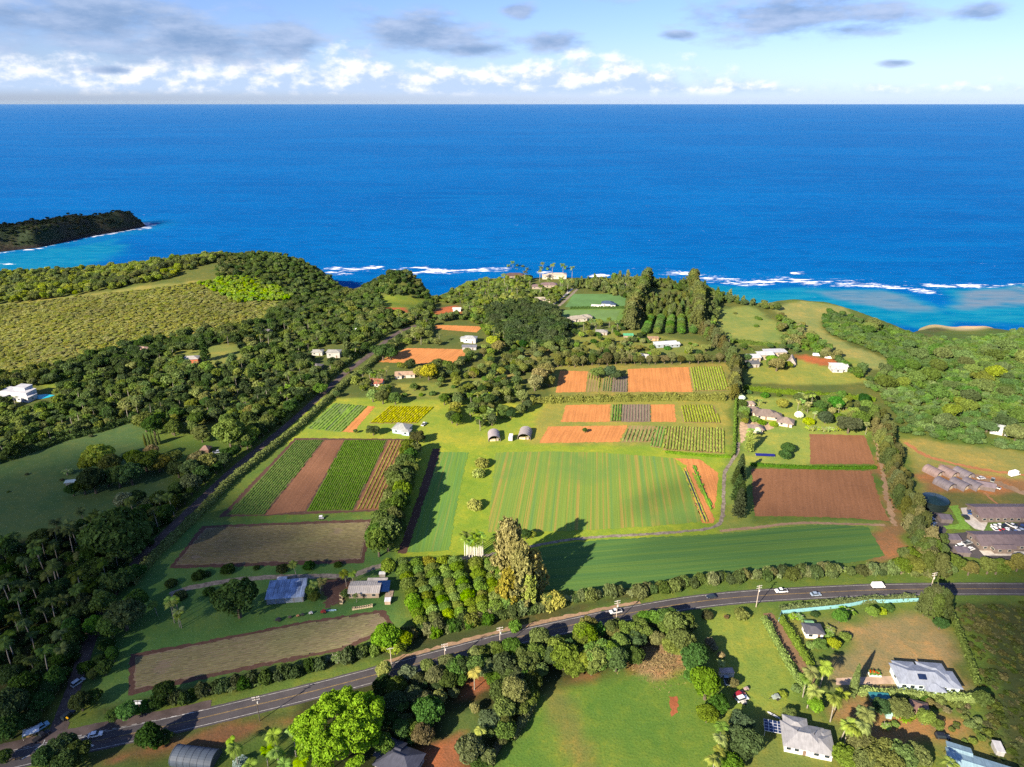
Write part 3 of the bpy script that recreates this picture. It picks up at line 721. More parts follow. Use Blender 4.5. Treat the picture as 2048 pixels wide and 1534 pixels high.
# ------------------------------------------------------------------ placing single plants; labels come last, once all landmarks are known
PLANTS = []            # (object, kind, x, y, adjective)
LANDMARKS = []         # (phrase, x, y)
COUNTS = {}
def plant(kind, x, y, scale, color, adj, group, parts=True, z=None, name=None, zs=1.0, rot=None, cat=None, var=None):
    lst = PROTO[kind]; k = COUNTS.get(kind, 0); COUNTS[kind] = k + 1
    rr = random.Random(k * 7919 + len(kind)); tr_, cr, mg = lst[var if var is not None else rr.randrange(len(lst))]
    if z is None: z = 0.0 if y < 500 and not (x > 200 and y > 380) else T1(x, y)
    rz = rr.uniform(0, 6.283) if rot is None else rot
    color = tuple(c * rr.uniform(.88, 1.12) for c in color)
    sc = (scale, scale, scale * zs)
    if parts:
        o = empty(name or kind, (x, y, z), rz, sc)
        for nm, me in (('stem' if kind in ('shrub', 'banana_plant') else 'trunk', tr_), ('crown', cr)):
            c = bpy.data.objects.new(nm, me); link(c, o); c.color = (*color, 1)
    else:
        o = link(bpy.data.objects.new(name or kind, mg)); o.location = (x, y, z); o.rotation_euler = (0, 0, rz); o.scale = sc; o.color = (*color, 1)
    o['category'] = cat or ('tree' if kind.endswith('tree') or kind.endswith('pine') else 'palm' if kind.endswith('palm') else 'plant')
    o['group'] = group
    PLANTS.append((o, name or kind, x, y, adj))
    return o
HC = {'broadleaf_tree': 1.05, 'orchard_tree': .85, 'shrub': .45, 'banana_plant': .6}
def plant_px(kind, px, py, rpx, color, adj, group, parts=True, zs=1.0, name=None, **kw):
    """crown seen centred at the pixel with this radius (2048 px frame)"""
    x, y = G(px, py); z0 = 0.0 if y < 480 else T1(x, y)
    for _ in range(4):
        Rm = rpx / ppm(px, py, z0); z = z0 + HC[kind] * Rm * zs; x, y = G(px, py, z); z0 = 0.0 if y < 480 and x < 230 else T1(x, y)
    return plant(kind, x, y, Rm, color, adj, group, parts, zs=zs, name=name, **kw)
def palm_px(px, py, length, color, adj, group, kind='coconut_palm', parts=True, **kw):
    """crown heart seen at the pixel"""
    hh = {'coconut_palm': 2.3, 'royal_palm': 3.6}[kind] * length
    x, y = G(px, py, hh); return plant(kind, x, y, length, color, adj, group, parts, **kw)
def mound(name, x0, y0, h, col, seeds, n): pass
def ordinal(n):
    w = ['', 'nearest', 'second nearest', 'third nearest', 'fourth nearest', 'fifth nearest', 'sixth nearest', 'seventh nearest', 'eighth nearest', 'ninth nearest', 'tenth nearest', 'eleventh nearest', 'twelfth nearest', 'thirteenth nearest', 'fourteenth nearest', 'fifteenth nearest', 'sixteenth nearest', 'seventeenth nearest', 'eighteenth nearest', 'nineteenth nearest', 'twentieth nearest']
    if n < len(w): return w[n]
    return f'{n}{"th" if 10 < n % 100 < 14 else {1: "st", 2: "nd", 3: "rd"}.get(n % 10, "th")} nearest'
def label_plants():
    LP = np.array([(l[1], l[2]) for l in LANDMARKS]); by = {}
    for p in PLANTS: by.setdefault(p[1], []).append(p)
    for kind, ps in by.items():
        XY = np.array([(p[2], p[3]) for p in ps]); D = np.linalg.norm(XY[:, None] - LP[None], axis=2)
        rank = D.argsort(0).argsort(0)          # rank of each plant for each landmark
        best = (rank + D * 0.02).argmin(1)
        for i, p in enumerate(ps):
            if p[0].get('label'): continue
            j = best[i]; p[0]['label'] = f'{p[4]} {kind.replace("_", " ")} {ordinal(rank[i, j] + 1)} to the {LANDMARKS[j][0]}'
def mark(phrase, x, y):
    if len(phrase.split()) < 6: LANDMARKS.append((phrase, x, y))

# ------------------------------------------------------------------ woods nobody could count: points + geometry nodes
def scatter(poly, spacing, seed, keep=1.0, avoid=()):
    r = np.random.default_rng(seed); poly = np.asarray(poly); lo = poly.min(0); hi = poly.max(0)
    xs = np.arange(lo[0], hi[0], spacing); ys = np.arange(lo[1], hi[1], spacing); A, B = np.meshgrid(xs, ys)
    A = A + (np.arange(len(ys)) % 2)[:, None] * spacing * .5
    P = np.stack([A.ravel(), B.ravel()], 1) + r.uniform(-.45, .45, (A.size, 2)) * spacing
    P = P[inside(P, poly)]
    for a in avoid: P = P[~inside(P, np.asarray(a))]
    return P[r.uniform(0, 1, len(P)) < keep]
def stuff_wood(name, label, P, size, kinds, colors, seed, zs=(0.8, 1.25), zf=None):
    r = np.random.default_rng(seed); P = np.asarray(P); n = len(P)
    z = (zf or T)(P[:, 0], P[:, 1]); ok = z > SEA_Z + 3; P = P[ok]; z = z[ok]; n = len(P)
    s = size[0] + (size[1] - size[0]) * r.uniform(0, 1, n) ** 1.5; coll = bpy.data.collections.new(name + '_kinds'); q = 0
    for kd in kinds:
        for me in LOW[kd]:
            o = bpy.data.objects.new(f'{name}_kind{q:03d}', me); coll.objects.link(o); q += 1
    me = bpy.data.meshes.new(name); me.vertices.add(n); me.vertices.foreach_set('co', np.stack([P[:, 0], P[:, 1], z - .2], 1).astype(np.float32).ravel())
    for nm, typ, val in (('idx', 'INT', r.integers(0, q, n).astype(np.int32)),):
        a = me.attributes.new(nm, typ, 'POINT'); a.data.foreach_set('value', val)
    a = me.attributes.new('scl', 'FLOAT_VECTOR', 'POINT'); a.data.foreach_set('vector', np.stack([s, s, s * r.uniform(*zs, n)], 1).astype(np.float32).ravel())
    a = me.attributes.new('rot', 'FLOAT_VECTOR', 'POINT'); a.data.foreach_set('vector', np.stack([r.normal(0, .06, n), r.normal(0, .06, n), r.uniform(0, 6.283, n)], 1).astype(np.float32).ravel())
    lf = value_noise(P[:, 0], P[:, 1], 38, seed) * .55 + value_noise(P[:, 0], P[:, 1], 14, seed + 1) * .25 + r.uniform(0, 1, n) * .2
    lf = (lf - lf.min()) / max(np.ptp(lf), 1e-6)
    tint = np.array(colors)[np.clip((lf * len(colors)).astype(int), 0, len(colors) - 1)] * (.85 + .3 * value_noise(P[:, 0], P[:, 1], 60, seed + 2))[:, None]
    a = me.attributes.new('tint', 'FLOAT_COLOR', 'POINT'); a.data.foreach_set('color', np.concatenate([tint, np.ones((n, 1))], 1).astype(np.float32).ravel())
    me.materials.append(m_leaf_far)
    o = tag(link(bpy.data.objects.new(name, me)), label, None, None, 'stuff')
    g = bpy.data.node_groups.new(name, 'GeometryNodeTree')
    g.interface.new_socket('Geometry', in_out='INPUT', socket_type='NodeSocketGeometry'); g.interface.new_socket('Geometry', in_out='OUTPUT', socket_type='NodeSocketGeometry')
    gi = g.nodes.new('NodeGroupInput'); go = g.nodes.new('NodeGroupOutput'); ip = g.nodes.new('GeometryNodeInstanceOnPoints')
    ci = g.nodes.new('GeometryNodeCollectionInfo'); ci.inputs[0].default_value = coll; ci.inputs[1].default_value = True; ci.inputs[2].default_value = True
    def na(nm, typ):
        k = g.nodes.new('GeometryNodeInputNamedAttribute'); k.data_type = typ; k.inputs[0].default_value = nm; return [x for x in k.outputs if x.enabled][0]
    e2r = g.nodes.new('FunctionNodeEulerToRotation'); g.links.new(na('rot', 'FLOAT_VECTOR'), e2r.inputs[0])
    g.links.new(gi.outputs[0], ip.inputs['Points']); g.links.new(ci.outputs[0], ip.inputs['Instance']); ip.inputs['Pick Instance'].default_value = True
    g.links.new(na('idx', 'INT'), ip.inputs['Instance Index']); g.links.new(e2r.outputs[0], ip.inputs['Rotation']); g.links.new(na('scl', 'FLOAT_VECTOR'), ip.inputs['Scale'])
    g.links.new(ip.outputs[0], go.inputs[0])
    md = o.modifiers.new('scatter', 'NODES'); md.node_group = g
    return o
# ------------------------------------------------------------------ hedges: one leafy mass each
def smooth_line(pts, step=2.0):
    P = [Vector((p[0], p[1], 0)) for p in pts]; outp = []
    for i in range(len(P) - 1):
        p0 = P[max(i - 1, 0)]; p1 = P[i]; p2 = P[i + 1]; p3 = P[min(i + 2, len(P) - 1)]; n = max(2, int((p2 - p1).length / step))
        for k in range(n):
            u = k / n; outp.append(.5 * ((2 * p1) + (p2 - p0) * u + (2 * p0 - 5 * p1 + 4 * p2 - p3) * u * u + (3 * p1 - p0 - 3 * p2 + p3) * u ** 3))
    outp.append(P[-1]); return np.array([(p.x, p.y) for p in outp])
def hedge(px_pts, w, h, color, label, dens=16, leaf=.55, lump=.25, name='hedge', seed=0, flowers=None, group=None):
    L = smooth_line(GL(px_pts) if px_pts and len(px_pts[0]) == 2 else [p[:2] for p in px_pts], 1.5); r = np.random.default_rng(seed + 500)
    seg = np.diff(L, axis=0); ln = np.linalg.norm(seg, axis=1); tot = ln.sum(); n = int(tot * dens); s = r.uniform(0, tot, n); cum = np.concatenate([[0], np.cumsum(ln)])
    i = np.clip(np.searchsorted(cum, s) - 1, 0, len(seg) - 1); f = ((s - cum[i]) / ln[i])[:, None]; C = L[i] + seg[i] * f; Nn = np.stack([-seg[i][:, 1], seg[i][:, 0]], 1) / ln[i][:, None]
    mod = 1 + lump * (np.sin(s * .9 + seed) * .5 + np.sin(s * .37 + 2 * seed) * .7 + np.sin(s * 2.3) * .4) * .6
    th = r.uniform(-.15, math.pi + .15, n); ox = np.cos(th) * w * .5 * mod; oz = np.clip(np.sin(th), 0, 1) ** .7 * h * mod + .1
    zt = T(C[:, 0], C[:, 1])
    P = np.concatenate([C + Nn * ox[:, None], (oz + zt)[:, None]], 1) + r.normal(0, .12 * w ** .5, (n, 3)); Nv = np.concatenate([Nn * np.cos(th)[:, None], np.sin(th)[:, None]], 1)
    V, Qd, lvv = leaves(P, Nv, leaf, r, .6)
    CV = []; CF = []
    k = len(L); zc = T(L[:, 0], L[:, 1]); tn = np.gradient(L, axis=0); nn = np.stack([-tn[:, 1], tn[:, 0]], 1); nn /= np.linalg.norm(nn, axis=1)[:, None]
    cs = np.concatenate([[0], np.cumsum(ln)]); md_ = 1 + lump * (np.sin(cs * .9 + seed) * .5 + np.sin(cs * .37 + 2 * seed) * .7) * .6
    for dx, dz in ((-.42, -.05), (-.36, .6), (0, .85), (.36, .6), (.42, -.05)):
        CV.append(np.concatenate([L + nn * (dx * w * md_)[:, None], (zc + dz * h * md_)[:, None]], 1))
    CV = np.concatenate(CV)
    for a in range(4):
        b = np.arange(k - 1); q = np.stack([a * k + b, a * k + b + 1, (a + 1) * k + b + 1, (a + 1) * k + b], 1); CF += [q[:, [0, 1, 2]], q[:, [0, 2, 3]]]
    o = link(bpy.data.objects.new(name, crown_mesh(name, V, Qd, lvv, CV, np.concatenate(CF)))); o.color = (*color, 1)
    tag(o, label, 'hedge', group); return o
# ------------------------------------------------------------------ fields, tracks and roads
def resample(poly, step=2.0, jit=0.25, seed=0):
    r = random.Random(seed); o = []; n = len(poly)
    for i in range(n):
        a, b = poly[i], poly[(i + 1) % n]; L = math.dist(a, b); k = max(1, int(L / step))
        for j in range(k):
            u = j / k; e = jit if j else 0
            o.append((a[0] + (b[0] - a[0]) * u + r.uniform(-e, e), a[1] + (b[1] - a[1]) * u + r.uniform(-e, e)))
    return o
def row_dir(a_px, b_px):
    a, b = G(*a_px), G(*b_px); return math.atan2(b[1] - a[1], b[0] - a[0]) - math.pi / 2
def sheet(name, poly_px, z, mat, ang=0.0, label=None, jit=0.3, world=False, parent=None, seed=0, draped=False):
    P = poly_px if world else GL(poly_px)
    P = resample(P, 1.3, jit * 1.7 if jit >= .3 else jit, seed); c = np.mean(P, 0); ca, sa = math.cos(-ang), math.sin(-ang)
    loc = [((x - c[0]) * ca - (y - c[1]) * sa, (x - c[0]) * sa + (y - c[1]) * ca) for x, y in P]
    me = mesh_from(name, [(x, y, 0) for x, y in loc], [range(len(loc))], [mat])
    if me.polygons[0].normal.z < 0: me.flip_normals()
    o = bpy.data.objects.new(name, me); o.location = (c[0], c[1], z); o.rotation_euler = (0, 0, ang); link(o)
    tag(o, label or f'{name.replace("_", " ")} on the farm plateau', None, None, 'structure')
    o['_poly'] = [v for p in loc for v in p]
    return o
def clip_x(poly, x):
    ys = []
    n = len(poly)
    for i in range(n):
        a, b = poly[i], poly[(i + 1) % n]
        if (a[0] > x) != (b[0] > x): ys.append(a[1] + (b[1] - a[1]) * (x - a[0]) / (b[0] - a[0]))
    ys.sort(); return [(ys[k], ys[k + 1]) for k in range(0, len(ys) - 1, 2)]
def crop_rows(field, spacing, w, h, color, x0=0.0, x1=1.0, seed=0, step=1.6, gap=0.0, mat=None, label='rows of crop plants'):
    """long lumpy ridges of plants along the field's own Y axis"""
    fl = list(field['_poly']); poly = [(fl[i], fl[i + 1]) for i in range(0, len(fl), 2)]; r = np.random.default_rng(seed + 40)
    xs = [p[0] for p in poly]; lo, hi = min(xs), max(xs); V, Fq = [], []; o = 0
    for x in np.arange(lo + (hi - lo) * x0 + spacing * .5, lo + (hi - lo) * x1 - spacing * .3, spacing):
        for (ya, yb) in clip_x(poly, x):
            ya += .6; yb -= .6
            if yb - ya < 2: continue
            n = max(2, int((yb - ya) / step)); y = np.linspace(ya, yb, n); hh = h * r.uniform(.55, 1.25, n); ww = w * r.uniform(.7, 1.2, n) * .5; xx = x + r.normal(0, .05, n)
            if gap: dead = value_noise(np.full(n, x), y, 9, seed) < gap; hh[dead] *= .15; ww[dead] *= .4
            V.append(np.stack([np.stack([xx - ww, y, np.full(n, .0)], 1), np.stack([xx - ww * .5, y + r.uniform(-.3, .3, n), hh * .85], 1), np.stack([xx + ww * .5, y + r.uniform(-.3, .3, n), hh], 1), np.stack([xx + ww, y, np.full(n, .0)], 1)], 0).reshape(-1, 3))
            b = np.arange(n - 1)
            for k in range(3): Fq.append(np.stack([o + k * n + b, o + (k + 1) * n + b, o + (k + 1) * n + b + 1, o + k * n + b + 1], 1))
            o += 4 * n
    V = np.concatenate(V); Fq = np.concatenate(Fq)
    c = bpy.data.objects.new('crop_rows', np_mesh('crop_rows', V, Fq, [m_leaf if mat is None else mat], fattr=r.uniform(.25, .75, len(Fq)))); c.color = (*color, 1)
    c.parent = field; link(c); c['kind'] = 'stuff'; c['label'] = label
    return c
def soil(name, col, lines=1.2, amt=0.25, dark=0.72):
    m, t, out = new_mat(name); co = t.node('ShaderNodeTexCoord').outputs['Object']
    n1 = t.noise(co, .05, 4, .55); n2 = t.noise(co, .9, 5, .65); n3 = t.noise(t.v('MULTIPLY', co, (1 / lines, .02, 1)), 1.0, 2, .5)
    c = t.mix(t.smooth(n1, .3, .7), tuple(x * dark for x in col), col)
    c = t.mix(t.m('MULTIPLY', t.smooth(n3, .35, .65), amt), c, tuple(min(x * 1.35, .9) for x in col))
    n6 = t.noise(co, .16, 5, .65, .8)
    c = t.mix(t.m('MULTIPLY', t.smooth(n6, .52, .72), .45), c, tuple(x * f for x, f in zip(col, (.72, .74, .8))))
    c = t.mix(t.m('MULTIPLY', t.smooth(n2, .55, .3), .55), c, tuple(x * .55 for x in col))
    bsdf(t, out, c, .95, 0, .1, bump(t, t.m('ADD', n3, n2), .7, .25)); return m
def stripes(name, stops, across, along=.012, fine=.35, patch=None, patch_col=None, patch_lo=.52, patch_hi=.68):
    """bands along the object's Y axis: each band takes a colour from the ramp"""
    m, t, out = new_mat(name); co = t.node('ShaderNodeTexCoord').outputs['Object']
    n0 = t.noise(t.v('MULTIPLY', co, (1 / across, along, 1)), 1.0, 2.5, .55); n1 = t.noise(t.v('MULTIPLY', co, (1 / .55, along * 3, 1)), 1.0, 2, .5); n2 = t.noise(co, 1.1, 4, .65)
    c = t.ramp(n0, stops)
    c = t.mix(t.m('MULTIPLY', t.smooth(n1, .4, .65), fine), c, t.mix(1.0, c, (.62, .72, .75), 'MULTIPLY'))
    if patch:
        n4 = t.noise(co, patch, 4, .6); c = t.mix(t.smooth(n4, patch_lo, patch_hi), c, patch_col)
    c = t.mix(t.m('MULTIPLY', t.smooth(n2, .5, .25), .4), c, t.mix(1.0, c, (.55, .6, .55), 'MULTIPLY'))
    bsdf(t, out, c, .95, 0, .1, bump(t, t.m('ADD', n1, n2), .6, .2)); return m
m_red = soil('red_tilled_soil', (.200, .098, .055)); m_orange = soil('orange_tilled_soil', (.48, .20, .066), 1.2, .5, .76)
m_edge = soil('bare_red_earth', (.098, .056, .042), 3.0, .2); m_track = soil('worn_dirt_track', (.30, .20, .125), 2.0, .2)
m_fallow = soil('stubble_soil', (.19, .135, .092), 1.1, .3)
m_asphalt, t, out = new_mat('asphalt'); geo = t.node('ShaderNodeNewGeometry').outputs['Position']
n1 = t.noise(geo, .12, 4, .6); n2 = t.noise(geo, 2.5, 4, .6)
bsdf(t, out, t.mix(t.m('MULTIPLY', t.smooth(n2, .4, .7), .5), t.mix(t.smooth(n1, .3, .7), (.044, .040, .046), (.066, .060, .064)), (.084, .078, .078)), .85, 0, .25)
m_drive = paint('drive_gravel', (.215, .18, .14), .95, var=.3, scale=.5); m_concrete = paint('pale_concrete', (.46, .43, .39), .9, var=.15, scale=.35)
m_line_w = paint('white_road_paint', (.52, .52, .50), .7, var=.3, scale=.8); m_line_y = paint('yellow_road_paint', (.36, .24, .07), .7, var=.3, scale=.8)
m_oldroad = paint('worn_red_stained_asphalt', (.095, .072, .066), .9, var=.25, scale=.2)
m_rowsoil = soil('weedy_row_soil', (.11, .125, .04), 1.5, .2)
Z1, Z2, Z3, Z4 = .03, .06, .09, .12
Gn = (.075, .185, .035); Gd = (.052, .135, .032); Yl = (.235, .245, .035)
# --- left block of long strips
sheet('bare_earth_margin', [(590, 876), (822, 878), (830, 884), (762, 1022), (600, 1029), (438, 1034)], Z1, m_edge, row_dir((648, 880), (527, 1030)), 'dark red earth margin round the strip field')
f = sheet('strip_field', [(593, 880), (648, 880), (527, 1030), (452, 1030)], Z2, m_rowsoil, row_dir((620, 880), (490, 1030)), 'long green crop strip nearest the curved roadside hedge'); crop_rows(f, 1.45, 1.0, .40, (.10, .185, .030), seed=1, step=.9)
sheet('ploughed_strip', [(650, 880), (688, 880), (610, 1022), (530, 1030)], Z2, m_red, row_dir((669, 880), (570, 1026)), 'bare brown ploughed strip between two green crop strips')
f = sheet('strip_field', [(690, 880), (775, 880), (706, 1021), (613, 1023)], Z2, m_rowsoil, row_dir((732, 880), (660, 1022)), 'wide green crop strip beside the bare ploughed strip'); crop_rows(f, 1.25, .95, .36, (.115, .205, .030), seed=2, step=.9)
f = sheet('strip_field', [(777, 880), (818, 881), (757, 1019), (708, 1021)], Z2, m_red, row_dir((797, 880), (732, 1020)), 'yellowing widely spaced crop rows beside the tall tree row'); crop_rows(f, 2.1, .95, .45, (.25, .225, .05), seed=3)
# --- pineapple-like stubble fields
m_stub = stripes('stubble', [(.30, (.16, .115, .072)), (.45, (.215, .16, .11)), (.6, (.175, .14, .08)), (.75, (.25, .195, .14))], .9, .006, .3, .03, (.13, .145, .055), .50, .70)
sheet('bare_earth_margin', [(404, 1052), (744, 1038), (742, 1060), (727, 1126), (338, 1137)], Z1, m_edge, 0, 'red earth margin round the upper stubble field')
f = sheet('stubble_field', [(412, 1056), (738, 1044), (722, 1118), (349, 1131)], Z2, m_stub, row_dir((738, 1082), (380, 1094)), 'grey-brown stubble field with a green upper edge'); crop_rows(f, 1.15, .7, .30, (.165, .135, .075), seed=4, gap=.12)
sheet('bare_earth_margin', [(261, 1308), (400, 1284), (613, 1242), (757, 1221), (770, 1221), (789, 1252), (775, 1260), (700, 1297), (613, 1316), (400, 1359), (256, 1391)], Z1, m_edge, 0, 'red earth margin round the lower stubble field')
f = sheet('stubble_field', [(271, 1314), (400, 1290), (613, 1247), (757, 1226), (778, 1250), (696, 1291), (613, 1309), (400, 1351), (268, 1379)], Z2, m_stub, row_dir((770, 1240), (271, 1345)), 'brown stubble field along the highway hedge'); crop_rows(f, 1.15, .7, .30, (.17, .14, .075), seed=5, gap=.12)
# --- central field
sheet('bare_earth_margin', [(866, 897), (880, 897), (868, 960), (832, 1060), (812, 1107), (795, 1107), (830, 1010)], Z1, m_edge, row_dir((870, 900), (805, 1105)), 'strip of red earth along the tall tree row')
m_cover = stripes('green_cover_crop', [(.30, (.075, .175, .055)), (.44, (.135, .235, .035)), (.56, (.10, .215, .05)), (.70, (.21, .24, .045))], 2.2, .01, .45)
sheet('cover_crop_field', [(880, 904), (937, 905), (920, 975), (898, 1101), (814, 1105), (842, 1020), (866, 950)], Z2, m_cover, row_dir((908, 905), (858, 1103)), 'narrow green cover crop strip in the shade of the tree row')
m_big = stripes('striped_cover_crop', [(.28, (.10, .205, .07)), (.40, (.14, .235, .045)), (.52, (.18, .25, .04)), (.60, (.31, .225, .055)), (.66, (.20, .235, .045)), (.78, (.115, .205, .06))], 2.6, .0025, .45, .016, (.115, .205, .045), .48, .72)
sheet('striped_field', [(991, 905), (1100, 903), (1200, 905), (1347, 916), (1366, 943), (1404, 1043), (1300, 1053), (1200, 1059), (1100, 1063), (976, 1064)], Z2, m_big, row_dir((1150, 903), (1140, 1062)), 'large green field with orange bare stripes')
sheet('bare_corner', [(1347, 916), (1400, 919), (1437, 946), (1430, 1010), (1426, 1020), (1400, 960), (1372, 930)], Z1, m_orange, row_dir((1380, 920), (1415, 1040)), 'orange bare corner beside the curving farm drive')
f = sheet('garden_strip', [(1366, 938), (1376, 930), (1429, 1040), (1426, 1047), (1405, 1046)], Z2, m_orange, row_dir((1372, 935), (1417, 1043)), 'narrow vegetable strip with black plastic rows'); crop_rows(f, 1.6, .9, .4, (.26, .25, .06), .45, .98, 6, gap=.25)
m_plastic = paint('black_plastic_mulch', (.028, .030, .055), .35, var=.2, spec=.5)
f = sheet('mulch_bed', [(1367, 943), (1374, 941), (1412, 1043), (1408, 1044)], Z3, m_plastic, row_dir((1370, 942), (1410, 1043)), 'black plastic mulch bed in the vegetable strip')
f = sheet('garden_strip', [(1384, 930), (1390, 931), (1426, 1016), (1422, 1020)], Z3, m_edge, row_dir((1387, 930), (1424, 1018)), 'bright green vegetable row beside the bare corner'); crop_rows(f, 1.0, .9, .5, (.12, .26, .03), seed=7)
m_lower = stripes('lower_green_crop', [(.30, (.052, .125, .040)), (.48, (.070, .150, .038)), (.60, (.095, .17, .036)), (.75, (.062, .135, .04))], 2.6, .008, .4)
sheet('green_crop_field', [(1078, 1096), (1140, 1086), (1200, 1080), (1300, 1075), (1440, 1068), (1560, 1055), (1640, 1049), (1735, 1053), (1752, 1080), (1770, 1112), (1700, 1126), (1640, 1132), (1500, 1142), (1400, 1157), (1300, 1173), (1180, 1182), (1090, 1180)], Z2, m_lower, row_dir((1700, 1090), (1100, 1140)), 'smooth dark green crop field above the highway hedge')
m_shade_brown = soil('shade_toned_tilled_soil', (.228, .108, .054), 1.6, .3, .85)  # orange-plot soil with part of its shade put into the browner colour
sheet('tilled_field', [(1503, 937), (1600, 939), (1742, 942), (1762, 1006), (1780, 1042), (1690, 1036), (1600, 1033), (1509, 1032)], Z2, m_shade_brown, row_dir((1620, 938), (1630, 1034)), 'large bare brown tilled field by the norfolk pines')
sheet('tilled_field', [(1619, 868), (1729, 871), (1750, 928), (1621, 928)], Z2, m_shade_brown, row_dir((1675, 869), (1685, 928)), 'small bare brown tilled field behind the clipped hedge')
# --- far plots
def plot(poly, mat, label, rows=None, a=None, nm='garden_plot'):
    an = row_dir(*(a or (((poly[0][0] + poly[1][0]) / 2, (poly[0][1] + poly[1][1]) / 2), ((poly[2][0] + poly[3][0]) / 2, (poly[2][1] + poly[3][1]) / 2))))
    f = sheet(nm, poly, Z2, mat, an, label)
    if rows: crop_rows(f, *rows)
    return f
m_rowgap = soil('pale_row_gap_soil', (.27, .20, .085), 1.5, .3)
plot([(1120, 741), (1176, 743), (1170, 784), (1112, 785)], m_orange, 'orange bare plot at the end of the upper plot row')
plot([(1177, 744), (1203, 746), (1198, 783), (1171, 784)], m_rowgap, 'mixed straggly plot in the upper plot row', (2.2, 1.2, .7, (.22, .22, .05), 0, 1, 11, 1.6, .3))
plot([(1205, 757), (1225, 755), (1222, 784), (1201, 783)], m_rowgap, 'small grey-green plot in the upper plot row', (1.8, 1.2, .5, (.12, .17, .06), 0, 1, 12))
plot([(1226, 755), (1255, 752), (1255, 784), (1223, 784)], soil('grey_soil', (.20, .15, .13)), 'small grey plot in the upper plot row', (1.9, 1.0, .4, (.16, .15, .09), 0, 1, 13))
plot([(1255, 738), (1376, 734), (1386, 784), (1256, 784)], m_orange, 'large orange bare plot in the upper plot row')
plot([(1378, 734), (1443, 733), (1457, 781), (1388, 783)], m_rowgap, 'yellow-green crop plot ending the upper plot row', (2.0, 1.4, .8, (.20, .25, .035), 0, 1, 14))
plot([(1132, 810), (1221, 809), (1218, 844), (1122, 844)], m_orange, 'orange bare plot starting the middle plot row')
plot([(1223, 809), (1244, 809), (1241, 844), (1220, 844)], m_rowgap, 'narrow bright green plot in the middle plot row', (1.8, 1.3, .7, (.13, .25, .035), 0, 1, 15))
plot([(1245, 809), (1301, 809), (1301, 844), (1242, 844)], soil('mauve_soil', (.22, .155, .125)), 'mauve brown bedded plot in the middle plot row', (2.0, .9, .4, (.17, .15, .10), 0, 1, 16))
plot([(1302, 809), (1349, 809), (1352, 844), (1302, 844)], m_orange, 'orange bare plot between bedded and green plots')
plot([(1361, 810), (1428, 811), (1442, 847), (1366, 845)], m_rowgap, 'yellow-green crop plot ending the middle plot row', (1.9, 1.35, .8, (.23, .25, .035), 0, 1, 17))
plot([(1097, 853), (1255, 851), (1238, 884), (1078, 886)], m_orange, 'orange bare plot starting the front plot row')
plot([(1258, 851), (1311, 852), (1304, 884), (1241, 885)], m_rowgap, 'mixed weedy plot in the front plot row', (2.4, 1.3, .8, (.20, .22, .06), 0, 1, 18, 1.6, .45))
plot([(1313, 852), (1331, 853), (1322, 897), (1300, 893)], m_rowgap, 'narrow green strip plot in the front plot row', (1.9, 1.3, .6, (.16, .25, .04), 0, 1, 19))
plot([(1333, 853), (1448, 857), (1449, 908), (1326, 900)], m_rowgap, 'wide yellow-green crop plot ending the front plot row', (1.9, 1.35, .85, (.23, .255, .03), 0, 1, 20))
plot([(667, 806), (735, 812), (682, 864), (613, 857)], stripes('mixed_greens', [(.3, (.10, .22, .035)), (.45, (.17, .28, .035)), (.55, (.12, .15, .08)), (.7, (.20, .27, .04))], 2.5, .01), 'bright green plot of mixed greens by the hedged lane', (2.3, 1.2, .45, (.15, .26, .035), 0, 1, 21, 1.6, .25))
plot([(737, 812), (750, 813), (706, 865), (684, 864)], m_orange, 'narrow orange strip beside the mixed greens plot')
plot([(779, 812), (868, 814), (832, 847), (738, 847)], m_rowgap, 'yellow flowering crop plot behind the grey-roofed house', (1.8, 1.5, .7, (.36, .32, .02), 0, 1, 22), ((824, 812), (785, 847)))
plot([(814, 696), (940, 699), (911, 731), (755, 724)], m_orange, 'large orange bare field among the trees', None, None, 'bare_field')
plot([(872, 650), (966, 653), (952, 665), (870, 658)], m_orange, 'small orange bare field in front of the dark wood', None, None, 'bare_field')
plot([(1148, 588), (1252, 588), (1250, 612), (1130, 614)], paint('mown_lawn', (.085, .185, .055), .95, var=.1, scale=.05), 'smooth mown lawn round the navy-roofed house', None, None, 'mown_lawn')
plot([(1128, 620), (1240, 620), (1232, 640), (1115, 645)], paint('mown_lawn_b', (.11, .195, .055), .95, var=.1, scale=.05), 'mown lawn round the grey villa', None, None, 'mown_lawn')

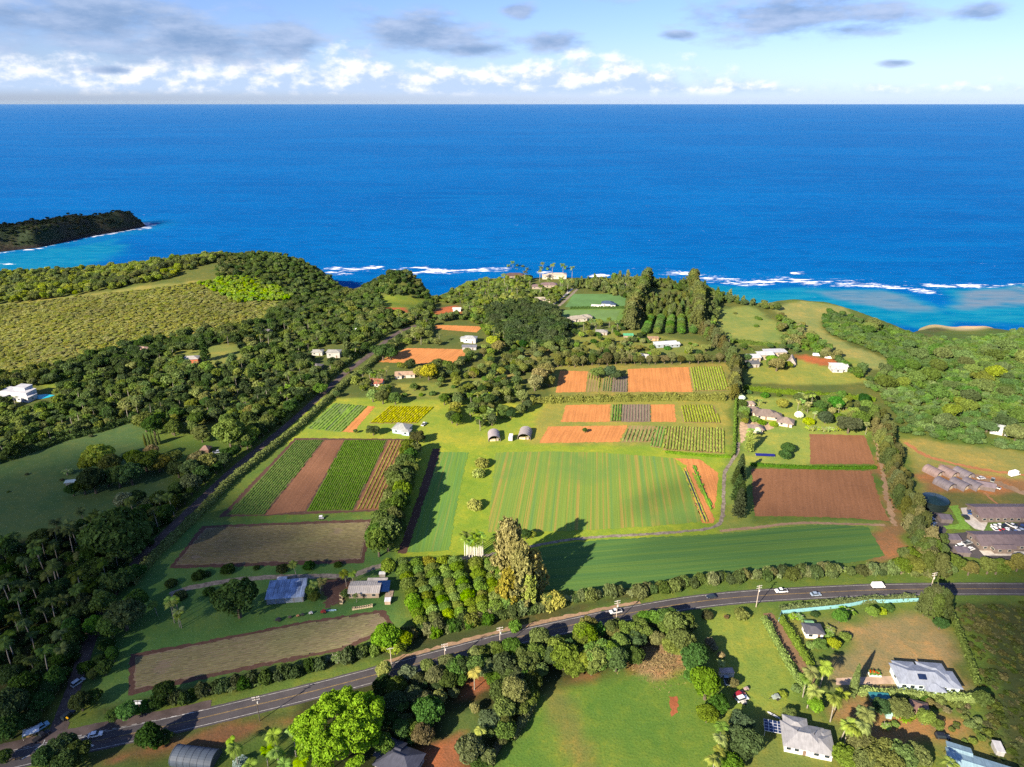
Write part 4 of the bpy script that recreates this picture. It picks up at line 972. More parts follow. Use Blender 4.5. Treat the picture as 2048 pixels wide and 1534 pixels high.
# --- roads
def strip(name, L, hw0, hw1, z, mat, label=None, s0=0.0, s1=None, dash=None, parent=None, edge_jit=0.0, seed=0):
    """ribbon along the world polyline L between lateral offsets hw0..hw1 (left positive)"""
    r = np.random.default_rng(seed); L = np.asarray(L); tn = np.gradient(L, axis=0); nn = np.stack([-tn[:, 1], tn[:, 0]], 1); nn /= np.linalg.norm(nn, axis=1)[:, None]
    cum = np.concatenate([[0], np.cumsum(np.linalg.norm(np.diff(L, axis=0), axis=1))]); s1 = cum[-1] if s1 is None else s1
    k = (cum >= s0) & (cum <= s1); on = k.copy()
    A = L + nn * (hw0 + r.normal(0, edge_jit, len(L)))[:, None]; B = L + nn * (hw1 + r.normal(0, edge_jit, len(L)))[:, None]; n = len(L)
    zz = T(L[:, 0], L[:, 1]) + z if L[:, 1].max() > 480 else np.full(n, z)
    V = np.concatenate([np.concatenate([A, zz[:, None]], 1), np.concatenate([B, zz[:, None]], 1)])
    Fq = [(i, i + 1, n + i + 1, n + i) for i in range(n - 1) if k[i] and k[i + 1] and (dash is None or (cum[i] % (dash[0] + dash[1])) < dash[0])]
    me = np_mesh(name, V, Fq, [mat]); 
    if me.polygons[0].normal.z < 0: me.flip_normals()
    o = link(bpy.data.objects.new(name, me), parent)
    if parent is None: tag(o, label, None, None, 'structure')
    return o
HWY = smooth_line(GL([(-260, 1580), (-60, 1540), (32, 1518), (130, 1496), (270, 1466), (400, 1437), (500, 1413), (620, 1384), (750, 1350), (890, 1312), (1000, 1283), (1100, 1260), (1200, 1238), (1310, 1217), (1400, 1203), (1500, 1193), (1640, 1185), (1760, 1180), (1900, 1178), (2048, 1178), (2300, 1181), (2700, 1190)]), 1.5)
road = strip('highway', HWY, -4.3, 4.3, Z2, m_asphalt, 'two-lane asphalt highway crossing below the farm', edge_jit=.08)
strip('edge_line', HWY, 3.35, 3.47, Z3, m_line_w, parent=road); strip('edge_line', HWY, -3.47, -3.35, Z3, m_line_w, parent=road)
strip('centre_line', HWY, .08, .17, Z3, m_line_y, parent=road); strip('centre_line', HWY, -.17, -.08, Z3, m_line_y, parent=road)
def s_at(px):
    c_ = np.concatenate([[0], np.cumsum(np.linalg.norm(np.diff(HWY, axis=0), axis=1))]); return float(c_[np.argmin(np.abs(HWY[:, 0] - G(px, np.interp(px, [750, 890, 1000, 1100, 1200, 1310], [1350, 1312, 1283, 1260, 1238, 1217]))[0]))])
strip('verge', HWY, 4.3, 6.2, Z1, m_track, 'dirt verge on the farm side of the highway', edge_jit=.35, s0=s_at(775), s1=s_at(1290))
J = smooth_line(GL([(-120, 1545), (10, 1512), (130, 1485), (240, 1462), (330, 1444), (420, 1424)]), 1.5)
turn = strip('turn_lane', J, 1.5, 5.6, Z2 + .012, m_oldroad, 'reddish worn turning lane at the side road junction', edge_jit=.1); strip('dash_line', J, 1.5, 1.68, Z4, m_line_w, dash=(1.6, 1.6), parent=turn)
med = sheet('painted_median', [(95, 1503), (140, 1494), (330, 1455), (400, 1440), (400, 1444), (330, 1460), (140, 1500)], Z3, m_oldroad, 0, 'reddish painted median of the highway at the junction')
SIDE = smooth_line(GL([(70, 1500), (108, 1470), (128, 1425), (150, 1368), (172, 1300), (196, 1240), (230, 1178), (282, 1115), (338, 1060), (405, 997), (472, 935), (545, 875), (595, 833), (650, 783), (693, 744), (735, 713), (785, 672), (820, 655), (856, 645)]), 1.5)
side = strip('side_road', SIDE, -2.6, 2.6, Z1 + .012, m_oldroad, 'narrow worn side road curving up past the palm grove', edge_jit=.12)
sheet('road_junction', [(60, 1488), (95, 1470), (112, 1445), (140, 1445), (134, 1462), (140, 1470), (175, 1474), (185, 1478), (60, 1508)], Z1 + .02, m_oldroad, 0, 'worn asphalt junction of side road and highway')
def mark_px(pts, w, z, mat, parent, nm): 
    L = smooth_line(GL(pts), .8); return strip(nm, L, -w / 2, w / 2, z, mat, parent=parent)
for pts in ([(86, 1512), (62, 1517)], [(86, 1512), (91, 1504)], [(70, 1500), (86, 1489)], [(86, 1489), (90, 1480)], [(130, 1484), (175, 1473)], [(140, 1470), (131, 1484)], [(190, 1492), (172, 1487)], [(190, 1492), (170, 1494)]): mark_px(pts, .28, Z4 + .02, m_line_w, turn, 'lane_marking')
for pts in ([(44, 1519), (50, 1515)], [(50, 1515), (57, 1512)], [(57, 1512), (60, 1510)]): mark_px(pts, .45, Z4 + .02, m_line_w, turn, 'lane_arrow')
def drive(pts, w, mat, label, nm='farm_track', z=Z1, jit=.2): return strip(nm, smooth_line(GL(pts), 1.5), -w / 2, w / 2, z + .008, mat, label, edge_jit=jit)
drive([(1477, 885), (1474, 905), (1462, 925), (1450, 945), (1447, 985), (1446, 1020), (1441, 1044), (1421, 1056), (1380, 1062), (1300, 1068), (1200, 1074), (1120, 1082), (1060, 1094), (1000, 1106), (940, 1115), (880, 1119), (830, 1122)], 2.0, m_drive, 'gravel farm drive curving between the green fields', z=Z2)
drive([(830, 1122), (770, 1130), (735, 1140), (700, 1152), (660, 1152), (600, 1153), (540, 1154), (470, 1160), (410, 1170), (372, 1177), (340, 1190)], 3.2, m_drive, 'grey farm drive past the packing shed')
sheet('dirt_yard', [(648, 1158), (700, 1155), (690, 1180), (682, 1210), (650, 1216), (648, 1190)], Z1 + .016, m_edge, 0, 'trodden red dirt yard between shed and farmhouse', 1.0)
drive([(1440, 1062), (1520, 1054), (1600, 1046), (1690, 1048), (1770, 1050)], 2.0, m_track, 'faint dirt track below the tilled field')
drive([(1790, 1052), (1775, 1000), (1765, 940), (1752, 880)], 2.4, m_track, 'worn track along the windbreak trees', jit=.6)
drive([(1810, 885), (1850, 910), (1900, 925), (1960, 938), (2048, 950), (2150, 960)], 3.2, soil('orange_track', (.36, .16, .07)), 'orange dirt track behind the arched sheds', jit=.5)
drive([(1878, 930), (1930, 945), (1985, 962), (2048, 985), (2150, 1000)], 5.0, m_track, 'dirt track between arched sheds and orange track', jit=.8)
drive([(1970, 985), (1985, 1000), (2000, 1012)], 2.0, soil('orange_path', (.34, .17, .08)), 'orange path to the long barn', jit=.4)
drive([(1105, 610), (1130, 590), (1145, 577)], 3.2, m_concrete, 'pale driveway to the clifftop villas'); drive([(1118, 612), (1140, 592), (1155, 578)], 3.2, m_drive, 'tan driveway beside the pale one')
drive([(1535, 1226), (1560, 1262), (1600, 1325), (1625, 1375)], 4.2, soil('hedge_lane_dirt', (.20, .125, .07)), 'dirt lane between two clipped hedges', jit=.5)
sheet('concrete_apron', [(1672, 1356), (1790, 1352), (1798, 1368), (1672, 1370)], Z1, paint('pink_concrete', (.40, .29, .21), .9, var=.15, scale=.3), 0, 'pinkish concrete drive to the pale blue house', .1)
sheet('dirt_patch', [(1337, 1393), (1354, 1392), (1356, 1425), (1343, 1434)], Z1, soil('pit_dirt', (.30, .10, .045)), 0, 'freshly dug rectangular patch of red dirt on the lawn', .4)
sheet('car_park', [(1890, 1068), (1960, 1062), (2060, 1040), (2300, 1040), (2300, 1125), (1960, 1118), (1910, 1108), (1880, 1090), (1870, 1040), (1850, 1020), (1905, 1030)], Z1, m_asphalt, 0, 'dark asphalt car park round the long barns', .2)
sheet('concrete_apron', [(1921, 1016), (1945, 1014), (1975, 1045), (1968, 1062), (1950, 1058), (1930, 1042)], Z2, m_concrete, 0, 'pale concrete apron before the rear long barn', .1)
sheet('grass_island', [(1898, 1012), (1915, 1010), (1925, 1035), (1945, 1060), (1892, 1058), (1885, 1052), (1918, 1048)], Z2 + .02, paint('fresh_grass', (.13, .25, .03), .95, var=.2), 0, 'bright green grass strip by the water tank', .3)
sheet('grass_island', [(1966, 1062), (1975, 1050), (1990, 1048), (1985, 1062)], Z2 + .02, paint('fresh_grass_b', (.09, .17, .03), .95, var=.2), 0, 'small grass island in the car park', .3)
sheet('concrete_walk', [(1958, 1100), (2048, 1103), (2200, 1108), (2200, 1114), (1968, 1111)], Z2, m_concrete, 0, 'pale concrete walk before the front long barn', .1)
# ------------------------------------------------------------------ buildings
_pm = {}
def pm(col, rough=.6, metal=0.0, var=.14, scale=.7, streak=None, spec=.3):
    k = (col, rough, metal, streak)
    if k not in _pm: _pm[k] = paint('painted_%d' % len(_pm), col, rough, metal, var, scale, spec, streak)
    return _pm[k]
m_pane = glass('window_glass'); m_frame = pm((.62, .61, .58)); m_dark = pm((.03, .03, .032), .5); m_tyre = pm((.02, .02, .02), .9); m_chrome = pm((.5, .5, .5), .3, .8)
m_lamp = pm((.75, .75, .7), .2); m_wood = pm((.36, .24, .13), .8, 0, .25); m_palewood = pm((.58, .47, .30), .8, 0, .2)
def _mesh_obj(name, V, Fc, mat, parent): return link(bpy.data.objects.new(name, mesh_from(name, V, Fc, [mat])), parent)
def roof_mesh(kind, w, d, z, ov, pitch, th=.18):
    W2, D2 = w / 2 + ov, d / 2 + ov
    swap = (D2 > W2)
    a, b = (D2, W2) if swap else (W2, D2)
    h = b * pitch; V = []
    if kind == 'hip': rl = max(a - b, .05)
    else: rl = a
    top = [(-a, -b, z), (a, -b, z), (a, b, z), (-a, b, z), (-rl, 0, z + h), (rl, 0, z + h)]
    V = top + [(x, y, zz - th) for x, y, zz in top[:4]]
    Fc = [(0, 1, 5, 4), (2, 3, 4, 5), (1, 2, 5), (3, 0, 4), (6, 9, 8, 7), (0, 6, 7, 1), (1, 7, 8, 2), (2, 8, 9, 3), (3, 9, 6, 0)]
    if swap: V = [(-y, x, zz) for x, y, zz in V]
    return V, Fc, h
def add_window(parent, x, y, z, w, h, side):
    """side: 0 front (-y), 1 right (+x), 2 back, 3 left"""
    b = MB(); e = .05
    if side in (0, 2):
        s = -1 if side == 0 else 1; b.box(x - w / 2 - .07, x + w / 2 + .07, min(y, y + s * e), max(y, y + s * e), z - h / 2 - .07, z + h / 2 + .07); g = MB().box(x - w / 2, x + w / 2, min(y + s * e, y + s * (e + .02)), max(y + s * e, y + s * (e + .02)), z - h / 2, z + h / 2)
    else:
        s = 1 if side == 1 else -1; b.box(min(x, x + s * e), max(x, x + s * e), y - w / 2 - .07, y + w / 2 + .07, z - h / 2 - .07, z + h / 2 + .07); g = MB().box(min(x + s * e, x + s * (e + .02)), max(x + s * e, x + s * (e + .02)), y - w / 2, y + w / 2, z - h / 2, z + h / 2)
    f = b.obj('window', m_frame, parent); g.obj('pane', m_pane, f)
def house(name, label, px, py, rz, blocks, wall, roof, cat='house', ov=.6, wins=True, group=None, phrase=None, z=None, metal=0.0, rough=.55, seams=False, ridge=True, door=True, spacing=3.4):
    """blocks: (cx, cy, w, d, wall height, roof kind, pitch)"""
    x, y, zt = GT(px, py); o = empty(name, (x, y, zt if z is None else z), R(rz)); tag(o, label, cat, group); (mark(phrase or label, x, y) if len((phrase or label).split()) < 7 else None)
    mw = pm(wall, .8); mr = pm(roof, rough, metal, .16, .5, (2.2, .25, .25))
    for k, (cx, cy, w, d, hw, kind, pitch) in enumerate(blocks):
        MB().box(cx - w / 2, cx + w / 2, cy - d / 2, cy + d / 2, -.4 - .004 * k, hw - .1 - .003 * k).obj('wall', mw, o)
        zo = hw + .011 * k
        if kind in ('hip', 'gable'):
            V, Fc, h = roof_mesh(kind, w, d, zo, ov, pitch)
            if kind == 'gable':   # gable triangles above the wall
                if w >= d: MB().add([(cx - w / 2, cy - d / 2, zo - .12), (cx - w / 2, cy + d / 2, zo - .12), (cx - w / 2, cy, zo + h * .9), (cx + w / 2, cy - d / 2, zo - .12), (cx + w / 2, cy + d / 2, zo - .12), (cx + w / 2, cy, zo + h * .9)], [(0, 2, 1), (3, 4, 5), (0, 3, 5, 2), (1, 2, 5, 4)]).obj('gable', mw, o)
                else: MB().add([(cx - w / 2, cy - d / 2, zo - .12), (cx + w / 2, cy - d / 2, zo - .12), (cx, cy - d / 2, zo + h * .9), (cx - w / 2, cy + d / 2, zo - .12), (cx + w / 2, cy + d / 2, zo - .12), (cx, cy + d / 2, zo + h * .9)], [(0, 1, 2), (3, 5, 4), (0, 2, 5, 3), (1, 4, 5, 2)]).obj('gable', mw, o)
            ro = _mesh_obj('roof', [(a + cx, b + cy, c) for a, b, c in V], Fc, mr, o)
            if ridge:
                long_x = w >= d; half = (abs(w - d) / 2 if kind == 'hip' else (max(w, d) / 2 + ov)); r_ = MB()
                if half > .4:
                    if long_x: r_.box(cx - half, cx + half, cy - .16, cy + .16, zo + h - .06, zo + h + .06)
                    else: r_.box(cx - .16, cx + .16, cy - half, cy + half, zo + h - .06, zo + h + .06)
                    r_.obj('ridge_cap', mr, ro)
            if seams:
                sb = MB(); a = w / 2 + ov; b = d / 2 + ov
                if kind == 'gable' and w >= d:
                    for xx in np.arange(-a + .4, a, .9):
                        for sg in (-1, 1): sb.tube((cx + xx, cy + sg * b, zo + .03), (cx + xx, cy, zo + h + .03), .045, .045, 4)
                    s_ = sb.obj('seam', mr, ro); s_['kind'] = 'stuff'
        elif kind == 'shed':
            h = d * pitch; a, b = w / 2 + ov, d / 2 + ov
            _mesh_obj('roof', [(cx - a, cy - b, zo), (cx + a, cy - b, zo), (cx + a, cy + b, zo + h), (cx - a, cy + b, zo + h), (cx - a, cy - b, zo - .18), (cx + a, cy - b, zo - .18), (cx + a, cy + b, zo + h - .18), (cx - a, cy + b, zo + h - .18)], [(0, 1, 2, 3), (4, 7, 6, 5), (0, 4, 5, 1), (1, 5, 6, 2), (2, 6, 7, 3), (3, 7, 4, 0)], mr, o)
        if kind == 'none' and hw > 2: MB().box(cx - w / 2 - .25, cx + w / 2 + .25, cy - d / 2 - .25, cy + d / 2 + .25, hw - .08, hw + .2).obj('roof', mr, o)
        if wins and hw > 2:
            n = max(1, int(w / spacing)); zc = hw * .55
            for j in range(n):
                xx = cx - w / 2 + w * (j + .5) / n
                if door and k == 0 and j == n // 2:
                    dd = MB().box(xx - .5, xx + .5, cy - d / 2 - .06, cy - d / 2, 0, 2.1).obj('door', pm((.16, .11, .08)), o); MB().box(xx + .32, xx + .40, cy - d / 2 - .12, cy - d / 2 - .06, .95, 1.1).obj('handle', m_chrome, dd)
                else: add_window(o, xx, cy - d / 2, zc, min(1.5, w / n * .55), 1.1, 0)
            for j in range(max(1, int(d / 4.5))):
                yy = cy - d / 2 + d * (j + .5) / max(1, int(d / 4.5)); add_window(o, cx + w / 2, yy, zc, 1.3, 1.0, 1); add_window(o, cx - w / 2, yy, zc, 1.3, 1.0, 3)
    return o
def vault(name, label, px, py, rz, w, d, h, col, endcol, phrase=None, group=None, open_front=True, cat='shed', ribs=5, side=1.0):
    """arched tunnel shed along its own Y, mouth towards -y"""
    x, y, z = GT(px, py); o = empty(name, (x, y, z), R(rz)); tag(o, label, cat, group); (mark(phrase or label, x, y) if len((phrase or label).split()) < 7 else None)
    n = 14; prof = [(-w / 2, 0), (-w / 2, side)] + [(-w / 2 * math.cos(math.pi * k / n), side + (h - side) * math.sin(math.pi * k / n)) for k in range(1, n)] + [(w / 2, side), (w / 2, 0)]
    inn = [(a * .985, b * .985) for a, b in prof]; V, Fc = [], []
    m = len(prof)
    for P, yy in ((prof, -d / 2), (prof, d / 2), (inn, -d / 2), (inn, d / 2)): V += [(a, yy, b) for a, b in P]
    for k in range(m - 1): Fc += [(k, m + k, m + k + 1, k + 1), (2 * m + k, 2 * m + k + 1, 3 * m + k + 1, 3 * m + k), (k, k + 1, 2 * m + k + 1, 2 * m + k), (m + k, 3 * m + k, 3 * m + k + 1, m + k + 1)]
    c = _mesh_obj('canopy', V, Fc, pm(col, .6, 0, .15, .4, (.2, 2.0, .2)), o)
    for k in range(ribs):
        yy = -d / 2 + d * (k + .02) / (ribs - 1) * .98; b = MB(); outp = [(a * 1.012, c_ * 1.012) for a, c_ in prof]
        for q in range(m - 1): b.tube((outp[q][0], yy, outp[q][1]), (outp[q + 1][0], yy, outp[q + 1][1]), .06, .06, 4, False)
        b.obj('rib', pm(tuple(v * .8 for v in col)), c)
    def endwall(yy, nm): _mesh_obj(nm, [(a, yy, b) for a, b in inn], [tuple(range(m))], pm(endcol, .8), o)
    endwall(d / 2 - .15, 'end_wall')
    if not open_front: endwall(-d / 2 + .15, 'end_wall')
    else:
        MB().box(-w * .38, w * .1, -d / 2 + .8, -d / 2 + 2.2, 0, 1.1).obj('stored_goods', m_palewood, o); MB().box(w * .18, w * .36, -d / 2 + 1.0, -d / 2 + 2.4, 0, 1.5).obj('stored_goods', pm((.35, .3, .26)), o)
    return o
# --- farmyard
o = house('packing_shed', 'blue-grey corrugated double-roofed packing shed on the farm', 575, 1190, 7, [(0, -2.6, 15.5, 5.4, 3.0, 'shed', .16), (0, 2.9, 15.5, 5.4, 3.2, 'shed', .12)], (.22, .25, .30), (.13, .20, .34), 'shed', .4, False, phrase='blue-grey packing shed', metal=.25, rough=.4, seams=False)
m_shed = paint('streaked_shed_roof', (.27, .34, .46), .5, 0, .42, .25, .3, (1.3, .12, .2))
for c in o.children:
    if c.name.startswith('roof'): c.data.materials[0] = m_shed
for xx in np.arange(-7.6, 7.9, .85):
    for (cy, zz, k) in ((-2.6, 3.02, .16), (2.9, 3.23, .12)):
        MB().tube((xx, cy - 3.05, zz), (xx, cy + 3.05, zz + 5.4 * k + .03), .05, .05, 4).obj('roof_rib', m_shed, o)
for xx in (-7.5, -3.7, 0, 3.7, 7.5): MB().tube((xx, -5.3, 0), (xx, -5.3, 3.0), .09, .09, 6).obj('post', m_wood, o)
house('store_hut', 'small white flat-roofed hut behind the packing shed', 565, 1165, 5, [(0, 0, 4.0, 2.2, 2.2, 'shed', .05)], (.5, .48, .45), (.62, .58, .57), 'hut', .2, False, door=False)
o = house('farmhouse', 'low farmhouse with cream metal roof and wooden porch', 731, 1185, 1, [(0, 0, 13.0, 7.4, 3.0, 'gable', .16), (10.6, -1.2, 3.4, 5.0, .35, 'none', 0), (4.5, 4.8, 8, 3.0, 2.4, 'shed', .05)], (.36, .28, .21), (.47, .43, .38), 'house', .5, True, phrase='cream-roofed farmhouse', seams=True)
def solar_roof(name, label, px, py, rz, w, d, h, nx_, ny_, tilt, leg=True, col=(.012, .03, .12), frame=(.55, .57, .6), phrase=None, gap=.05):
    x, y, z = GT(px, py); o = empty(name, (x, y, z), R(rz)); tag(o, label, 'solar panels'); mark(phrase or label, x, y)
    mp = pm(col, .15, .1, .1, 1.0); k = math.tan(R(tilt))
    fr = _mesh_obj('frame', [(-w / 2, -d / 2, h), (w / 2, -d / 2, h), (w / 2, d / 2, h + d * k), (-w / 2, d / 2, h + d * k)] + [(-w / 2, -d / 2, h - .08), (w / 2, -d / 2, h - .08), (w / 2, d / 2, h + d * k - .08), (-w / 2, d / 2, h + d * k - .08)], [(0, 1, 2, 3), (7, 6, 5, 4), (0, 4, 5, 1), (1, 5, 6, 2), (2, 6, 7, 3), (3, 7, 4, 0)], pm(frame, .4, .3), o)
    pw, pd = w / nx_, d / ny_; me = None
    for i in range(nx_):
        for j in range(ny_):
            b = MB(); y0, y1 = -d / 2 + pd * j + gap, -d / 2 + pd * (j + 1) - gap; x0 = -w / 2 + pw * i + gap; x1 = x0 + pw - 2 * gap; z0 = h + (y0 + d / 2) * k; z1 = h + (y1 + d / 2) * k
            b.add([(x0, y0, z0 + .02), (x1, y0, z0 + .02), (x1, y1, z1 + .02), (x0, y1, z1 + .02), (x0, y0, z0 + .06), (x1, y0, z0 + .06), (x1, y1, z1 + .06), (x0, y1, z1 + .06)], [(0, 3, 2, 1), (4, 5, 6, 7), (0, 1, 5, 4), (1, 2, 6, 5), (2, 3, 7, 6), (3, 0, 4, 7)]).obj('panel', mp, o)
    if leg:
        for sx_ in (-1, 1):
            for sy_ in (-1, 1): MB().tube((sx_ * (w / 2 - .2), sy_ * (d / 2 - .2), 0), (sx_ * (w / 2 - .2), sy_ * (d / 2 - .2), h + (sy_ * (d / 2 - .2) + d / 2) * k - .08), .07, .07, 5).obj('leg', m_frame, o)
    return o
solar_roof('solar_canopy', 'navy solar panel canopy beside the cream-roofed farmhouse', 768, 1183, 4, 5.6, 6.6, 2.7, 3, 3, 6, col=(.008, .028, .10), frame=(.02, .06, .18))
house('store_hut', 'small white shed below the navy solar canopy', 776, 1206, 2, [(0, 0, 2.4, 2.2, 1.9, 'shed', .08)], (.45, .33, .24), (.66, .66, .68), 'hut', .15, False, door=False)
house('water_kiosk', 'white roofed stand behind the navy solar canopy', 765, 1152, 4, [(0, 0, 2.6, 1.6, 1.8, 'shed', .05)], (.3, .28, .26), (.70, .70, .70), 'hut', .15, False, door=False)
bin0 = None
for k in range(9):
    x, y = G(707 + k * 4.5, 1219 - k * .75); b = MB(); s = .52
    for q in range(4): b.box(-s, s, -s, -s + .06, .12 + q * .2, .27 + q * .2); b.box(-s, s, s - .06, s, .12 + q * .2, .27 + q * .2); b.box(-s, -s + .06, -s + .07, s - .07, .12 + q * .2, .27 + q * .2); b.box(s - .06, s, -s + .07, s - .07, .12 + q * .2, .27 + q * .2)
    b.box(-s + .01, s - .01, -s + .01, s - .01, .0, .11)
    me = bin0 or b.mesh('wooden_bin', m_palewood); bin0 = me
    o = link(bpy.data.objects.new('wooden_bin', me)); o.location = (x, y, .02); o.rotation_euler = (0, 0, R(9)); o.scale = (1, 1, 1.15 if k in (0, 8) else .9)
    tag(o, f'pale wooden harvest bin, {["first", "second", "third", "fourth", "fifth", "sixth", "seventh", "eighth", "last"][k]} in the row below the farmhouse', 'bin', 'harvest bins in a row')
for k in range(3):
    x, y = G(682 + k * .6, 1190 + k * 8); o = link(bpy.data.objects.new('wooden_bin', bin0)); o.location = (x, y, .02); o.scale = (1.2, 1.5, .8); tag(o, f'wooden bin beside the dirt yard palms, {["farthest", "middle", "nearest"][k]} of three', 'bin', 'bins beside the yard')
# --- bottom edge
vault('arched_greenhouse', 'dark blue-grey arched greenhouse below the highway', 392, 1519, 82, 7.0, 14.5, 3.8, (.065, .085, .115), (.06, .07, .08), 'dark arched greenhouse', open_front=False, ribs=7)
house('hip_roof_house', 'dark navy and grey hip-roofed house at the bottom edge', 800, 1532, -22, [(0, 0, 13, 9, 3.2, 'hip', .42), (-4.5, 2.0, 7, 7, 3.3, 'gable', .40), (4.5, -4, 6, 5, 3.0, 'gable', .38)], (.34, .32, .31), (.055, .06, .085), phrase='dark navy hip-roofed house', seams=False)
o = house('hip_roof_house', 'white-walled house with pale silver hip roof', 1604, 1488, -14, [(0, 0, 12.5, 9.0, 3.3, 'hip', .36), (-2.0, 4.5, 6.5, 5.5, 3.3, 'hip', .36), (5.2, -1.2, 6.5, 7.0, 3.25, 'hip', .34), (6.4, 2.2, 4.2, 4.6, 3.0, 'hip', .30)], (.60, .60, .58), (.30, .30, .31), ov=.8, phrase='pale silver-roofed house', metal=.1, spacing=2.2)
for xx, yy in ((-2.2, .3), (3.2, .5)): MB().tube((xx, yy, 4.5), (xx, yy, 5.6), .12, .12, 8).obj('vent_pipe', m_dark, o)
solar_roof('solar_pergola', 'white pergola topped by a grid of solar panels', 1548, 1466, -14, 7.2, 4.4, 2.7, 5, 4, 8, col=(.015, .03, .09), frame=(.75, .76, .78), gap=.09)
o = house('hip_roof_house', 'pale blue house with grey hip roof and skylight', 1843, 1365, -6, [(-1.0, 0, 17.5, 8.6, 3.6, 'hip', .34), (-5.0, 2.6, 6.5, 6.5, 3.4, 'hip', .32), (4.5, 2.6, 8.0, 7.0, 3.5, 'hip', .34), (1.6, -4.2, 5.6, 4.4, 3.1, 'hip', .32), (8.6, -1.0, 4.4, 7.0, 3.4, 'hip', .30)], (.52, .68, .70), (.24, .27, .33), ov=.75, phrase='pale blue house', spacing=2.6)
sk = MB(); sk.add([(-3.2, -3.2, 4.56), (-.4, -3.2, 4.56), (-.4, -1.4, 5.16), (-3.2, -1.4, 5.16), (-3.2, -3.2, 4.75), (-.4, -3.2, 4.75), (-.4, -1.4, 5.35), (-3.2, -1.4, 5.35)], [(0, 3, 2, 1), (4, 5, 6, 7), (0, 1, 5, 4), (1, 2, 6, 5), (2, 3, 7, 6), (3, 0, 4, 7)]).obj('solar_heater', pm((.01, .02, .06), .15), o)
house('cottage', 'small white cottage with dark grey hip roof', 1624, 1268, -4, [(0, 0, 6.6, 5.2, 2.8, 'hip', .40)], (.68, .67, .64), (.085, .085, .10), phrase='small white cottage', spacing=2.2)
house('garden_shed', 'tiny green-roofed shed behind the white cottage', 1617, 1252, -4, [(0, 0, 3.2, 2.2, 2.0, 'gable', .3)], (.25, .3, .25), (.14, .28, .15), 'shed', .2, False, door=False)
house('long_house', 'pale aqua-roofed house at the bottom edge', 1962, 1553, -24, [(0, 0, 19, 8, 3.2, 'gable', .25), (-6, 4.5, 6, 5, 3.0, 'gable', .25)], (.4, .44, .44), (.24, .36, .42), phrase='aqua-roofed house', metal=.1)
house('garden_shed', 'small brown hip-roofed pavilion in the planted garden', 1836, 1422, -20, [(0, 0, 5.2, 4.2, 2.4, 'hip', .45)], (.25, .18, .13), (.14, .085, .07), 'shed', .4, False, phrase='brown garden pavilion')
house('garden_shed', 'small teal tarp-roofed shelter behind the clipped hedge', 1757, 1400, -5, [(0, 0, 6.5, 2.5, 2.0, 'shed', .08)], (.08, .12, .12), (.03, .17, .20), 'shed', .2, False)
house('garden_shed', 'little teal hut among the coconut palms', 1776, 1434, -15, [(0, 0, 1.8, 1.6, 1.9, 'gable', .4)], (.25, .40, .38), (.28, .45, .42), 'shed', .15, False, door=False)
house('garden_shed', 'white rusty-roofed container shed between tree and lawn', 1452, 1350, 2, [(0, 0, 5.0, 2.4, 2.3, 'shed', .02)], (.55, .52, .50), (.38, .30, .28), 'shed', .1, False, door=False)
house('garden_shed', 'grey corrugated shed at the end of the fence path', 1994, 1502, -12, [(0, 0, 2.4, 4.0, 2.1, 'shed', .06)], (.3, .3, .3), (.42, .42, .43), 'shed', .15, False, door=False)
# --- compound beyond the windbreak
for k, (px, py) in enumerate([(1866, 947), (1895, 949), (1925, 951), (1888, 972), (1919, 973), (1944, 973)]):
    vault('arched_shed', f'{"mauve" if k < 2 else "grey"} arched tunnel shed, {["first", "second", "third"][k % 3]} of the {"rear" if k < 3 else "front"} row from the windbreak', px, py, 24, 6.6, 9.5, 3.8, (.23, .17, .16) if k < 2 else (.17, .15, .165), (.30, .22, .15), group='arched tunnel sheds', side=1.2)
house('barn', 'low gabled shed ending the front row of arched sheds', 1968, 976, -22, [(0, 0, 9, 6, 2.6, 'gable', .35)], (.17, .14, .13), (.24, .19, .20), 'shed', .3, False)
x, y = G(1866, 1012); o = empty('water_tank', (x, y, 0)); tag(o, 'round dark green water tank with low conical roof', 'water tank'); mark('dark water tank', x, y)
n = 36; rr_, hh = 6.6, 4.4
V = [(rr_ * math.cos(6.283 * k / n), rr_ * math.sin(6.283 * k / n), zz) for zz in (0, hh) for k in range(n)]; _mesh_obj('tank_wall', V, [(k, (k + 1) % n, n + (k + 1) % n, n + k) for k in range(n)], pm((.012, .022, .022), .45, .2), o)
for k in range(18):
    a0, a1 = 6.283 * k / 18, 6.283 * (k + 1) / 18 - .015; _mesh_obj('roof_panel', [(6.8 * math.cos(a0), 6.8 * math.sin(a0), hh + .02), (6.8 * math.cos(a1), 6.8 * math.sin(a1), hh + .02), (.3 * math.cos(a1), .3 * math.sin(a1), hh + 1.5), (.3 * math.cos(a0), .3 * math.sin(a0), hh + 1.5)], [(0, 1, 2, 3)], pm((.02, .05, .06), .28, .5), o)
MB().tube((0, 0, hh + 1.4), (0, 0, hh + 1.8), .5, .5, 10).obj('vent_cap', pm((.03, .06, .07), .3, .5), o)
for zz in (1.4, 2.8, 4.3):
    b = MB()
    for k in range(n): b.tube((6.64 * math.cos(6.283 * k / n), 6.64 * math.sin(6.283 * k / n), zz), (6.64 * math.cos(6.283 * (k + 1) / n), 6.64 * math.sin(6.283 * (k + 1) / n), zz), .06, .06, 4, False)
    b.obj('hoop', pm((.02, .03, .03), .5), o)
x0, y0 = G(1968, 1043); o = house('long_barn', 'long mauve-roofed barn behind the car park', 2150, 1043, 0, [(0, 0, 95, 11.5, 3.3, 'gable', .34)], (.16, .13, .115), (.155, .115, .115), 'barn', .9, True, z=0, phrase='rear long barn'); o.location.x = x0 + 45; o.location.y = y0 + 5
